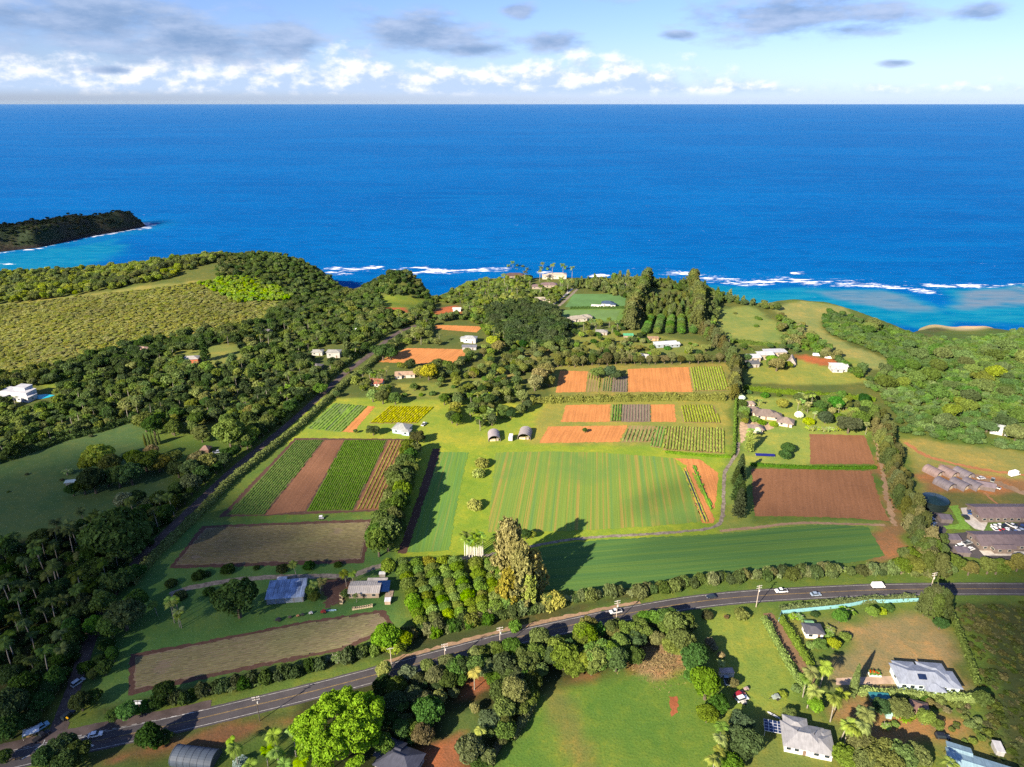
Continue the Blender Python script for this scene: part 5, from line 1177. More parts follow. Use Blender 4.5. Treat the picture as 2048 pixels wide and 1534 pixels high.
x0, y0 = G(1962, 1100); o = house('long_barn', 'long brown-roofed barn with porch fronting the car park', 2150, 1100, 0, [(0, 0, 95, 11.0, 3.2, 'gable', .34), (-38, -6.5, 9, 3.0, 3.2, 'gable', .4)], (.15, .12, .105), (.125, .098, .105), 'barn', .8, True, z=0, phrase='front long barn'); o.location.x = x0 + 47; o.location.y = y0 + 5
for (px, py, w, lb) in ((1889, 1042, 5.5, 'small brown shed beside the water tank'), (1900, 1082, 8.0, 'low dark shed at the end of the car park'), (1922, 1108, 6.0, 'low dark shelter beside the front long barn')):
    house('store_shed', lb, px, py, -6, [(0, 0, w, 4.2, 2.4, 'shed', .08)], (.12, .10, .10), (.13, .11, .13), 'shed', .2, False, door=False)
# --- estate houses in the plot corner
TH = (.17, .135, .115)
house('pavilion_house', 'central brown hip-roofed pavilion of the garden estate', 1530, 834, -12, [(0, 0, 13.0, 8.5, 3.0, 'hip', .55), (6.5, -1.5, 6, 6, 2.9, 'hip', .5), (-5.5, 3.2, 6, 5, 2.8, 'hip', .5)], (.50, .42, .33), TH, ov=1.1, phrase='central estate pavilion')
house('pavilion_house', 'open brown hip-roofed pavilion at the lawn end of the estate', 1570, 849, -24, [(0, 0, 8.8, 7.2, 2.9, 'hip', .55)], (.60, .52, .42), (.21, .165, .14), ov=1.1, phrase='lawn-end estate pavilion')
house('pavilion_house', 'small brown pavilion at the upper end of the estate', 1501, 812, -10, [(0, 0, 4.2, 4.2, 2.6, 'hip', .55)], (.5, .42, .33), (.24, .19, .16), ov=.7)
house('pavilion_house', 'brown link pavilion between upper and central estate roofs', 1506, 824, -12, [(0, 0, 6.4, 5.0, 2.7, 'hip', .55)], (.5, .42, .33), TH, ov=.8)
house('pavilion_house', 'brown hip-roofed garage pavilion by the estate drive', 1510, 862, -6, [(0, 0, 8.0, 6.4, 2.8, 'hip', .5)], (.42, .36, .30), (.20, .155, .135), ov=.9, phrase='estate garage pavilion')
sheet('estate_drive', [(1481, 885), (1478, 850), (1490, 836), (1510, 842), (1535, 846), (1550, 852), (1540, 860), (1498, 858), (1492, 872), (1486, 886)], Z1, paint('tan_paving', (.42, .30, .19), .9, var=.2, scale=.4), 0, 'tan paved court of the garden estate', .4)
o = solar_roof('solar_array', 'row of ten blue solar panels on the estate lawn', 1530, 912, -5, 11.5, 2.0, .5, 10, 1, 20, col=(.015, .02, .16), frame=(.03, .03, .12), gap=.08)
# --- farther houses
FAR = [
    ('cottage', 'blue-walled cottage with grey metal roof by the yellow plot', 805, 862, -16, [(0, 0, 10.0, 9.0, 3.2, 'hip', .5), (4.5, -3.5, 5, 4, 2.8, 'hip', .4)], (.42, .58, .68), (.36, .38, .37), 'blue-walled cottage'),
    ('cottage', 'small house with faded red roof among garden trees', 754, 768, -5, [(0, 0, 9.5, 6.0, 3.0, 'gable', .4), (1.5, -4, 4, 3, 2.6, 'shed', .1)], (.65, .62, .58), (.46, .15, .11), 'red-roofed house'),
    ('long_house', 'long tan-roofed house beside the golden tree', 811, 753, 4, [(0, 0, 15, 6.5, 3.0, 'gable', .4), (-5, -2, 5, 6, 2.9, 'gable', .4)], (.60, .54, .46), (.46, .32, .22), 'tan-roofed long house'),
    ('villa', 'white villa with several white flat wings and pool', 40, 795, -10, [(0, 0, 22, 9, 6.0, 'none', 0), (-8, -5, 9, 7, 4.0, 'none', 0), (9, -3, 10, 8, 3.6, 'none', 0), (2, 3, 9, 7, 8.0, 'none', 0)], (.55, .56, .60), (.62, .63, .66), 'white villa'),
    ('villa', 'pink-tan tiled villa below the dry scrub slope', 285, 706, -12, [(0, 0, 15, 10, 4.0, 'hip', .35), (-11, -6, 10, 8, 3.4, 'hip', .35), (10, -2, 9, 7, 3.6, 'hip', .35)], (.60, .46, .36), (.50, .33, .25), 'pink-tan villa'),
    ('cottage', 'orange-walled house with grey roof by the slender pine', 384, 724, 10, [(0, 0, 12, 8, 4.0, 'hip', .35)], (.50, .16, .08), (.46, .44, .43), 'orange-walled house'),
    ('cottage', 'dark-roofed house behind the flat green tree', 528, 668, -18, [(0, 0, 14, 8, 3.6, 'gable', .4), (-8, 2, 8, 7, 3.2, 'gable', .4)], (.5, .48, .44), (.16, .15, .16), 'dark-roofed house'),
    ('cottage', 'two-winged grey house in the lane-side trees', 669, 713, 0, [(0, 0, 11, 7, 5.0, 'hip', .3)], (.45, .45, .43), (.40, .40, .37), 'two-winged grey house'),
    ('cottage', 'grey-roofed cottage beside the two-winged grey house', 636, 709, 0, [(0, 0, 9, 6, 3.4, 'hip', .35)], (.5, .5, .46), (.40, .40, .37), 'grey-roofed cottage'),
    ('cottage', 'weathered grey hip-roofed house in the dark trees', 630, 738, -15, [(0, 0, 11, 8, 3.2, 'hip', .4)], (.3, .28, .27), (.20, .185, .18), 'weathered grey house'),
    ('cottage', 'pale grey villa roof above the orange field', 941, 684, -10, [(0, 0, 11, 7, 4.5, 'hip', .4), (-6, 2, 6, 5, 3.2, 'hip', .35)], (.55, .58, .6), (.42, .44, .46), 'pale villa above the orange field'),
    ('cottage', 'low dark-roofed house at the orange field corner', 939, 698, 0, [(0, 0, 12, 5.5, 3.0, 'gable', .3)], (.4, .42, .45), (.20, .21, .25), 'low dark-roofed house'),
    ('villa', 'sprawling grey hip-roofed villa on the mown lawn', 1157, 641, 10, [(0, 0, 15, 9, 3.4, 'hip', .4), (9, 3, 9, 8, 3.3, 'hip', .4), (-8, -2, 8, 7, 3.2, 'hip', .35)], (.55, .5, .44), (.40, .36, .30), 'sprawling grey villa'),
    ('villa', 'white villa with navy roof on the smooth lawn', 1215, 612, -12, [(0, 0, 12, 8, 3.6, 'hip', .5), (-11, -2, 12, 5, 1.0, 'none', 0), (6, -2, 5, 6, 3.2, 'hip', .4)], (.80, .78, .74), (.06, .10, .17), 'navy-roofed villa'),
    ('villa', 'long white metal-roofed house with shed roof', 1330, 692, 10, [(0, 0, 19, 8, 3.2, 'gable', .3), (7, -2, 9, 6, 2.9, 'gable', .3)], (.36, .42, .48), (.62, .66, .70), 'long white-roofed house'),
    ('cottage', 'grey hip-roofed cottage above the upper hedge row', 1203, 668, -4, [(0, 0, 10, 7, 3.0, 'hip', .35)], (.4, .37, .33), (.36, .35, .33), 'grey cottage above the upper hedge row'),
    ('cottage', 'small bright green-roofed hut', 1256, 675, 0, [(0, 0, 8, 5, 3.0, 'gable', .35)], (.35, .28, .2), (.10, .42, .22), 'green-roofed hut'),
    ('cottage', 'white-roofed shed above the upper plot row', 1284, 716, -25, [(0, 0, 10, 6, 3.0, 'gable', .25)], (.5, .5, .5), (.60, .58, .54), 'white-roofed shed'),
    ('cottage', 'tan roofed hut beside the long white house', 1306, 680, 0, [(0, 0, 9, 4, 2.6, 'shed', .05)], (.5, .35, .2), (.50, .32, .18), 'tan hut'),
    ('workshop', 'white metal-roofed workshop of the farm yard cluster', 1527, 716, 5, [(0, 0, 13, 9, 4.5, 'gable', .3), (12, 6, 18, 7, 4.0, 'shed', .06), (-11, -4, 9, 9, 3.8, 'gable', .3)], (.5, .42, .33), (.58, .60, .64), 'white workshop cluster'),
    ('workshop', 'dark slate-roofed shed below the white workshop', 1504, 732, 5, [(0, 0, 9, 7, 3.4, 'gable', .35)], (.4, .38, .36), (.13, .135, .15), 'dark slate-roofed shed'),
    ('workshop', 'steep A-frame hut beside the big palm clump', 1582, 728, -20, [(0, 0, 6, 9, 2.0, 'gable', 1.4)], (.6, .56, .5), (.42, .36, .34), 'A-frame hut'),
    ('workshop', 'open white barn on the dirt yard', 1675, 740, -4, [(0, 0, 12, 8, 4.6, 'gable', .35), (-2, -4.5, 8, 3, 2.6, 'shed', .1)], (.55, .54, .52), (.58, .59, .62), 'open white barn'),
    ('cottage', 'white-roofed house alone in the valley woods', 1996, 866, -30, [(0, 0, 9.5, 6.5, 5.0, 'gable', .25)], (.6, .62, .62), (.55, .60, .62), 'valley house'),
    ('villa', 'pale clifftop villa among leaning palms', 1114, 556, 0, [(0, 0, 22, 10, 5.0, 'hip', .3), (-12, -2, 12, 9, 4.0, 'hip', .3)], (.72, .64, .52), (.60, .50, .40), 'pale clifftop villa'),
    ('villa', 'dark-roofed clifftop house among palms', 1030, 556, 0, [(0, 0, 22, 9, 4.0, 'hip', .5)], (.30, .25, .2), (.13, .085, .08), 'dark clifftop house'),
    ('villa', 'brown tiled clifftop house by the long drive', 1098, 574, 0, [(0, 0, 18, 8, 3.5, 'hip', .45), (-14, -6, 12, 7, 3.2, 'hip', .4)], (.4, .33, .28), (.22, .155, .16), 'brown clifftop house'),
    ('villa', 'pale roofed house in the slope garden', 1085, 603, 0, [(0, 0, 16, 8, 3.4, 'hip', .35)], (.6, .52, .44), (.48, .41, .35), 'pale slope garden house'),
    ('villa', 'brown-roofed house beyond the smooth lawn', 1245, 574, -5, [(0, 0, 18, 9, 3.4, 'hip', .4)], (.4, .34, .28), (.24, .20, .19), 'brown house beyond the lawn'),
    ('cottage', 'white shed on the red dirt clearing', 914, 622, 0, [(0, 0, 8, 5, 3.0, 'gable', .3)], (.75, .72, .68), (.72, .70, .66), 'white shed on red dirt'),
    ('cottage', 'round thatched hut at the curve of the lane', 413, 903, 0, [(0, 0, 4.6, 4.6, 2.4, 'hip', .7)], (.30, .2, .14), (.42, .26, .20), 'thatched hut'),
    ('cottage', 'pale tin-roofed cattle shelter on the pasture', 145, 968, 14, [(0, 0, 6.0, 2.2, 2.0, 'shed', .05)], (.2, .22, .22), (.42, .55, .57), 'pasture shelter'),
    ('cottage', 'house roof half hidden in the gully woods', 600, 622, 0, [(0, 0, 10, 6, 3.4, 'hip', .4)], (.5, .5, .5), (.42, .43, .45), 'gully house'),
    ('cottage', 'white-roofed shed half hidden by lane-side trees', 722, 665, 0, [(0, 0, 9, 5, 3.4, 'gable', .3)], (.6, .6, .6), (.60, .62, .62), 'half hidden white shed'),
]
for (nm, lb, px, py, rz, bl, wc, rc, ph) in FAR:
    wc = tuple(v * .8 for v in wc); rc = tuple(v * .72 for v in rc)
    house(nm, lb, px, py, rz, bl, wc, rc, phrase=ph, ridge=False, spacing=4.5, wins=True)
x, y = G(85, 793); z_ = T1(x, y); o = _mesh_obj('swimming_pool', [(-7, -4, .1), (2, -5, .1), (6, -2, .1), (8, 2, .1), (0, 4, .1), (-6, 2, .1)], [(0, 1, 2, 3, 4, 5)], pm((.02, .42, .55), .1), None); o.location = (x, y, z_ + .1); tag(o, 'turquoise swimming pool beside the white villa', 'pool')
vault('arched_shed', 'mauve-grey arched hoop shed in the middle of the farm', 988, 876, 4, 7.6, 10.5, 4.2, (.30, .27, .28), (.35, .28, .2), 'mauve-grey hoop shed', open_front=True)
vault('arched_shed', 'dome-backed arched hoop shed beside the orange plot', 1050, 872, -8, 8.2, 11.5, 4.4, (.29, .265, .26), (.30, .24, .17), 'dome-backed hoop shed', open_front=True)
# --- pale blue fence of the cottage garden
FP = GL([(1557, 1243), (1562, 1228), (1640, 1220), (1670, 1217), (1700, 1213), (1735, 1206), (1775, 1206), (1836, 1203)])
o = empty('panel_fence', (FP[1][0], FP[1][1], 0)); tag(o, 'pale blue panel fence below the highway verge', 'fence'); mark('pale blue fence', *G(1690, 1215))
mf = pm((.20, .42, .46), .7, 0, .12)
for a, b in zip(FP[:-1], FP[1:]):
    L = math.dist(a, b); n = max(1, round(L / 2.6)); an = math.atan2(b[1] - a[1], b[0] - a[0])
    for k in range(n):
        u = (k + .5) / n; c = link(bpy.data.objects.new('panel', MB().box(-L / n / 2 + .08, L / n / 2 - .08, -.04, .04, .05, 1.85).mesh('panel', mf)), o); c.location = (a[0] + (b[0] - a[0]) * u - FP[1][0], a[1] + (b[1] - a[1]) * u - FP[1][1], 0); c.rotation_euler = (0, 0, an)
        c = link(bpy.data.objects.new('post', MB().box(-.07, .07, -.07, .07, 0, 2.0).mesh('post', mf)), o); c.location = (a[0] + (b[0] - a[0]) * k / n - FP[1][0], a[1] + (b[1] - a[1]) * k / n - FP[1][1], 0); c.rotation_euler = (0, 0, an)
# ------------------------------------------------------------------ vehicles
def vehicle(kind, col, loc, rz, label, cat, group=None):
    o = empty(kind, loc, rz); tag(o, label, cat, group); mb = pm(col, .25, .0, .06, 1.0, None, .5)
    L, Wd = {'car': (4.4, .88), 'pickup': (5.3, .95), 'van': (5.6, 1.0), 'box_truck': (7.0, 1.15), 'suv': (4.7, .93)}[kind]
    if kind in ('car', 'suv'):
        zt = 1.45 if kind == 'car' else 1.75; prof = [(-L / 2, .35), (-L / 2, .8), (-L / 2 + .15, .95), (L / 2 - 1.2, .95), (L / 2 - .1, .78), (L / 2, .6), (L / 2, .35)]
        cab = (-L / 2 + (.5 if kind == 'car' else .12), L / 2 - 1.15, -L / 2 + 1.0 if kind == 'car' else -L / 2 + .35, L / 2 - 1.9, .95, zt)
    elif kind == 'pickup':
        prof = [(-L / 2, .45), (-L / 2, 1.0), (L / 2 - 1.3, 1.05), (L / 2 - .1, .95), (L / 2, .75), (L / 2, .45)]; cab = (-.5, L / 2 - 1.25, -.3, L / 2 - 1.8, 1.04, 1.75)
    else:
        zt = 2.3 if kind == 'van' else 1.2; prof = [(-L / 2, .4), (-L / 2, 1.15), (L / 2 - .5, 1.15), (L / 2, .95), (L / 2, .4)]; cab = (-L / 2 + .05, L / 2 - .45, -L / 2 + .15, L / 2 - 1.1, 1.15, 2.25)
    MB().prism(prof, -Wd, Wd).obj('body', mb, o)
    x0, x1, t0, t1, z0, z1 = cab; w0, w1 = Wd - .06, Wd - .2
    gl = MB().add([(x0, -w0, z0), (x1, -w0, z0), (x1, w0, z0), (x0, w0, z0), (t0, -w1, z1), (t1, -w1, z1), (t1, w1, z1), (t0, w1, z1)], [(0, 3, 2, 1), (4, 5, 6, 7), (0, 1, 5, 4), (1, 2, 6, 5), (2, 3, 7, 6), (3, 0, 4, 7)])
    gl.obj('window' if kind not in ('van', 'box_truck') else 'cabin', m_pane if kind != 'van' else mb, o)
    MB().box(t0 - .04, t1 + .04, -w1 - .03, w1 + .03, z1, z1 + .07).obj('roof', mb, o)
    if kind == 'van': MB().add([(x1 + .03, -w0 + .1, z0 + .05), (x1 + .03, w0 - .1, z0 + .05), (t1 + .03, w1 - .1, z1 - .05), (t1 + .03, -w1 + .1, z1 - .05)], [(0, 1, 2, 3)]).obj('windscreen', m_pane, o)
    if kind == 'pickup': MB().box(-L / 2 + .15, -.6, -Wd + .15, Wd - .15, 1.005, 1.03).obj('bed', m_dark, o)
    if kind == 'box_truck': MB().box(-L / 2 - .2, L / 2 - 1.9, -1.2, 1.2, .9, 3.1).obj('cargo_box', mb, o)
    for sx_ in (-L / 2 + .85, L / 2 - .9):
        for sy_ in (-1, 1):
            wh = MB().tube((sx_, sy_ * (Wd - .16), .34), (sx_, sy_ * (Wd + .03), .34), .34, .34, 12).obj('wheel', m_tyre, o); MB().tube((sx_, sy_ * (Wd + .025), .34), (sx_, sy_ * (Wd + .05), .34), .2, .18, 8).obj('rim', m_chrome, wh)
    for sy_ in (-1, 1): MB().box(L / 2 - .06, L / 2 + .02, sy_ * (Wd - .22) - .16, sy_ * (Wd - .22) + .16, .62, .78).obj('headlight', m_lamp, o)
    (mark(label, loc[0], loc[1]) if len(label.split()) < 7 else None); return o
def on_road(px, off, toward):
    x, y = G(px, 1200 if px > 1000 else 1460); i = int(np.argmin(np.abs(HWY[:, 0] - G(*px_center(px))[0]))); t_ = HWY[i + 1] - HWY[i]; n = np.array([-t_[1], t_[0]]) / np.linalg.norm(t_); p = HWY[i] + n * off
    return (p[0], p[1], .1), math.atan2(t_[1], t_[0]) + (0 if toward > 0 else math.pi)
def px_center(px):
    c = [(-60, 1540), (32, 1518), (130, 1496), (270, 1466), (400, 1437), (500, 1413), (620, 1384), (750, 1350), (890, 1312), (1000, 1283), (1100, 1260), (1200, 1238), (1310, 1217), (1400, 1203), (1500, 1193), (1640, 1185), (1760, 1180), (1900, 1178), (2048, 1178)]
    return (px, float(np.interp(px, [a for a, _ in c], [b for _, b in c])))
CARS = [('pickup', (.55, .57, .60), 1235, 1.8, -1, 'silver pickup truck on the highway beside a utility pole', 'pickup'), ('car', (.02, .03, .05), 1422, 1.5, -1, 'dark blue car on the highway', 'car'), ('pickup', (.80, .80, .80), 1566, 1.6, -1, 'white pickup truck on the highway', 'pickup'),
        ('car', (.25, .32, .42), 1628, -1.7, 1, 'blue-grey car on the highway', 'car'), ('van', (.82, .82, .82), 1759, 1.9, 1, 'tall white van on the highway', 'van'), ('car', (.80, .80, .82), 186, 2.4, 1, 'white car on the highway at the side road junction', 'car')]
for kd, c_, px, off, tw, lb, ct in CARS:
    loc, rz = on_road(px, off, tw); vehicle(kd, c_, loc, rz, lb, ct, 'vehicles on the highway')
def park(kd, c_, px, py, deg, lb, ct='car', grp=None):
    x, y, z = GT(px, py); vehicle(kd, c_, (x, y, z + .07), R(deg), lb, ct, grp)
park('suv', (.45, .50, .55), 157, 1367, 62, 'silver car on the narrow side road'); park('suv', (.015, .02, .025), 137, 1433, 70, 'black car beside the side road near the yellow sign'); park('pickup', (.02, .02, .022), 84, 1475, 60, 'black pickup parked at the junction', 'pickup')
park('pickup', (.25, .48, .62), 82, 1458, 55, 'light blue pickup beside the white canopy tent', 'pickup')
park('box_truck', (.82, .82, .82), 2028, 951, 20, 'white box truck behind the arched sheds', 'truck')
for k, (px, py, c_, lb) in enumerate([(1860, 1040, (.55, .6, .65), 'silver car under the windbreak'), (1867, 1050, (.08, .12, .2), 'dark blue car under the windbreak'), (1938, 1026, (.03, .08, .25), 'blue car on the concrete apron'), (1930, 1036, (.02, .02, .02), 'black car on the concrete apron'), (1991, 1055, (.8, .8, .8), 'white car in the car park row by the grass island'), (2000, 1053, (.8, .8, .82), 'white car beside the black car in the car park'), (2009, 1054, (.01, .01, .015), 'black car in the car park row'), (1989, 1060, (.75, .76, .8), 'silver-white car at the near end of the car park row'), (2014, 1061, (.82, .82, .82), 'white car alone at the right of the car park row'), (2044, 1055, (.03, .05, .15), 'navy car at the picture edge of the car park'), (2042, 1062, (.35, .42, .55), 'pale blue car at the picture edge of the car park'), (1915, 1082, (.82, .82, .82), 'white car beside the low dark shed'), (1921, 1094, (.8, .8, .8), 'white car beside the dark shelter')]): park('car' if k % 3 else 'suv', c_, px, py, 15 + 25 * (k % 4) - 40 * (k in (4, 5, 6)), lb, 'car', 'cars parked at the compound')
for k, (px, py) in enumerate([(2022, 1053), (2030, 1054), (2004, 1064), (2016, 1065), (2028, 1066), (2038, 1066), (1934, 1088), (1940, 1100)]): park('car' if k % 2 else 'pickup', [(.7, .7, .72), (.02, .02, .03), (.4, .03, .03), (.8, .8, .8), (.1, .15, .3), (.55, .57, .6), (.3, .32, .34), (.75, .75, .75)][k], px, py, -60 if k < 6 else 20, f'{["silver pickup", "black car", "red pickup", "white car", "blue pickup", "silver car", "grey pickup", "white car"][k]} in the {"rear car park row beside the barn wall" if k < 2 else "second car park row between the barns" if k < 6 else "narrow yard beside the dark shelter"}', 'car', 'cars parked at the compound')
park('car', (.80, .80, .80), 1818, 1374, -4, 'white car parked before the pale blue house'); park('suv', (.015, .017, .022), 1884, 1476, -8, 'black car parked by the planted garden')
park('suv', (.30, .02, .03), 1478, 1392, 30, 'red car beside the dark trees'); park('suv', (.75, .75, .75), 1484, 1400, 20, 'white car behind the red car'); park('pickup', (.22, .28, .34), 1452, 1362, 85, 'grey-blue truck below the container shed', 'pickup')
park('box_truck', (.7, .7, .7), 1022, 878, 84, 'small white truck between the two hoop sheds', 'truck'); park('pickup', (.7, .7, .7), 848, 850, 70, 'white pickup beside the blue-walled cottage', 'pickup'); park('pickup', (.5, .55, .65), 435, 906, 20, 'pale blue truck near the thatched hut', 'pickup')
park('van', (.82, .82, .82), 1632, 712, -10, 'white van on the dirt yard track', 'van'); park('van', (.78, .76, .72), 1656, 717, -12, 'cream van in front of the open white barn', 'van')
for k, (px, py) in enumerate([(1962, 958), (1985, 962), (1976, 977), (1990, 976)]): park('pickup' if k % 2 else 'car', ((.6, .6, .62), (.3, .32, .3), (.82, .82, .82), (.75, .75, .75))[k], px, py, 10 + 40 * k, ('grey car in the scrap row behind the sheds', 'old green-grey pickup in the scrap row', 'white car beside the gabled shed', 'white pickup beyond the gabled shed')[k], 'car')
# farm cart in the strip field track
x, y = G(643, 1038); o = empty('field_cart', (x, y, .07), .1); tag(o, 'small white utility cart on the grass track', 'cart'); mark('white utility cart', x, y)
MB().box(-1.2, 1.2, -.7, .7, .4, .75).obj('body', pm((.3, .3, .32)), o); MB().box(-1.0, .6, -.72, .72, 1.75, 1.83).obj('roof', pm((.85, .85, .85)), o)
for sx_ in (-.95, .5):
    for sy_ in (-.6, .6): MB().tube((sx_, sy_, .75), (sx_, sy_, 1.76), .03, .03, 4).obj('post', m_dark, o)
for sx_ in (-.8, .8):
    for sy_ in (-.72, .72): MB().tube((sx_, sy_ - .1, .3), (sx_, sy_ + .1, .3), .3, .3, 10).obj('wheel', m_tyre, o)
# canopy tent, sign, equipment post
x, y = G(65, 1470); o = empty('canopy_tent', (x, y, 0), R(28)); tag(o, 'white canopy tent by the side road junction', 'tent'); mark('white canopy tent', x, y)
MB().add([(-2.4, -1.6, 2.2), (2.4, -1.6, 2.2), (2.4, 1.6, 2.2), (-2.4, 1.6, 2.2), (-.8, 0, 2.9), (.8, 0, 2.9), (-2.4, -1.6, 2.0), (2.4, -1.6, 2.0), (2.4, 1.6, 2.0), (-2.4, 1.6, 2.0)], [(0, 1, 5, 4), (2, 3, 4, 5), (1, 2, 5), (3, 0, 4), (0, 6, 7, 1), (1, 7, 8, 2), (2, 8, 9, 3), (3, 9, 6, 0)]).obj('canopy', pm((.60, .66, .72)), o)
for sx_ in (-2.3, 2.3):
    for sy_ in (-1.5, 1.5): MB().tube((sx_, sy_, 0), (sx_, sy_, 2.2), .04, .04, 5).obj('leg', m_frame, o)
MB().box(-1.6, 1.2, -1.2, -.5, .7, .76).obj('table_top', m_wood, o)
x, y = G(138, 1446); o = empty('warning_sign', (x, y, 0), R(-8)); tag(o, 'yellow diamond warning sign by the side road', 'sign'); MB().tube((0, 0, 0), (0, 0, 2.9), .05, .05, 6).obj('post', m_chrome, o)
MB().prism([(-.62, 2.5), (0, 1.88), (.62, 2.5), (0, 3.12)], -.06, -.09).obj('sign_panel', pm((.75, .40, .01), .4), o)
x, y = G(284, 1432); o = empty('equipment_post', (x, y, 0), R(5)); tag(o, 'tall post with two white boxes above the bright bushes', 'post'); mark('equipment post', x, y); MB().tube((0, 0, 0), (0, 0, 7.4), .13, .1, 8).obj('post', m_bark, o)
for k in (-.5, .5): MB().box(k - .4, k + .4, -.35, -.1, 5.9, 6.8).obj('box', pm((.75, .75, .75)), o)
MB().box(-1.3, 1.3, -.08, .08, 7.1, 7.25).obj('crossarm', m_frame, o)
# utility poles along the highway
POLES = [(783, 1330), (891, 1334), (1000, 1300), (1232, 1245), (1512, 1214), (1858, 1188), (2140, 1190), (520, 1442)]
for k, (px, py) in enumerate(POLES):
    x, y = G(px, py); o = empty('utility_pole', (x, y, 0), R(15)); hgt = 8.5 if k == 0 else 11.5
    tag(o, ['short utility pole at the start of the dirt verge', 'utility pole below the bright green roadside bush', 'utility pole opposite the mango orchard corner', 'utility pole beside the silver pickup', 'utility pole between dark car and white pickup', 'utility pole just past the white van', 'utility pole beyond the picture edge', 'dark utility pole beside the highway near the great bright tree'][k], 'utility pole', 'utility poles along the highway')
    mark(['short utility pole', 'second utility pole', 'third utility pole', 'fourth utility pole', 'fifth utility pole', 'sixth utility pole', 'seventh utility pole', 'dark utility pole'][k], x, y)
    MB().tube((0, 0, -.3), (0, 0, hgt), .17, .11, 8).obj('pole', pm((.45, .38, .32) if k != 7 else (.07, .06, .05), .9), o)
    for zz in (hgt - .5, hgt - 1.6)[:2 if hgt > 9 else 1]:
        c = MB().box(-1.25, 1.25, -.07, .07, zz, zz + .14).obj('crossarm', pm((.5, .46, .42), .9), o)
        for xx in (-1.1, -.4, .4, 1.1): MB().tube((xx, 0, zz + .14), (xx, 0, zz + .36), .07, .05, 6).obj('insulator', pm((.75, .74, .72), .3), c)
    if hgt > 9: MB().tube((.35, 0, hgt - 3.4), (.35, 0, hgt - 2.4), .24, .24, 8).obj('transformer', pm((.5, .5, .5), .4), o)
# odds and ends on the lawns
def kayak(px, py, deg, c_, lb):
    x, y = G(px, py); prof = [(-2.4, 0), (-1.6, .33), (0, .42), (1.6, .33), (2.4, 0), (1.6, -.33), (0, -.42), (-1.6, -.33)]; o = empty('canoe', (x, y, .02), R(deg)); tag(o, lb, 'canoe')
    V = [(a, b, .45) for a, b in prof] + [(a * .85, b * .5, .02) for a, b in prof]; n = 8; _mesh_obj('hull', V, [(k, n + k, n + (k + 1) % n, (k + 1) % n) for k in range(n)] + [tuple(range(n, 2 * n))], pm(c_, .4), o); MB().box(-1.3, 1.3, -.33, .33, .40, .44).obj('deck', pm(tuple(v * .8 for v in c_)), o); MB().box(-.5, -.2, -.25, .25, .44, .5).obj('seat', m_dark, o)
kayak(1643, 1462, -45, (.62, .60, .55), 'white canoe on the lawn beside the silver-roofed house'); kayak(1648, 1466, -50, (.45, .47, .5), 'grey canoe next to the white canoe'); kayak(1547, 1432, -40, (.6, .62, .66), 'white canoe behind the solar pergola'); kayak(662, 1222, 5, (.35, .55, .68), 'pale blue boat at the end of the equipment row')
def machine(px, py, c_, lb, s=1.0, nm='farm_implement'):
    x, y = G(px, py); o = empty(nm, (x, y, 0), R(8), s); tag(o, lb, 'implement', 'implements on the lawn'); MB().box(-.9, .9, -.45, .45, .45, .95).obj('body', pm(c_, .5), o); MB().tube((-.9, 0, .6), (-1.8, 0, .35), .06, .06, 5).obj('drawbar', m_dark, o); MB().box(-.3, .6, -.4, .4, .95, 1.35).obj('hopper', pm(tuple(v * .7 for v in c_), .5), o)
    for sy_ in (-.5, .5): MB().tube((.3, sy_ - .08, .4), (.3, sy_ + .08, .4), .4, .4, 10).obj('wheel', m_tyre, o)
for px, py, c_, lb, s in [(647, 1226, (.25, .03, .03), 'red farm implement in the equipment row', 1.2), (622, 1228, (.6, .6, .6), 'white farm implement in the equipment row', .9), (596, 1233, (.5, .25, .12), 'rusty orange farm implement in the equipment row', .7), (605, 1231, (.06, .06, .06), 'black farm implement between white and rusty ones', .8), (580, 1236, (.10, .08, .07), 'brown farm implement in the equipment row', .8), (557, 1242, (.04, .04, .05), 'black farm implement at the far end of the equipment row', 1.2), (1488, 1408, (.55, .5, .45), 'tan implement under the dark trees', 1.0), (1551, 1398, (.3, .35, .33), 'green-grey implement on the lawn', 1.5), (1492, 1380, (.4, .3, .3), 'pinkish implement beside the red car', 1.0)]: machine(px, py, c_, lb, s)
x, y = G(1749, 1350); o = empty('planter_bed', (x, y, 0), R(-4)); tag(o, 'white raised planter of red flowers on the dry lawn', 'planter'); MB().box(-2.2, 2.2, -.9, .9, 0, .45).obj('box', pm((.7, .72, .74)), o)
r = np.random.default_rng(5); Pq = np.stack([r.uniform(-2, 2, 150), r.uniform(-.8, 1.4, 150), r.uniform(.45, 1.3, 150)], 1); V, Qd, lvv = leaves(Pq, np.tile([0, -.3, 1.0], (150, 1)), .5, r, .6); c = link(bpy.data.objects.new('foliage', crown_mesh('foliage', V, Qd, lvv)), o); c.color = (.08, .2, .03, 1)
Pq = np.stack([r.uniform(-2, 1.2, 30), r.uniform(-.4, 1.4, 30), r.uniform(1.0, 1.5, 30)], 1); V, Qd, lvv = leaves(Pq, np.tile([0, -.3, 1.0], (30, 1)), .4, r, .6); c = link(bpy.data.objects.new('blossom', crown_mesh('blossom', V, Qd, lvv)), o); c.color = (.55, .06, .03, 1)
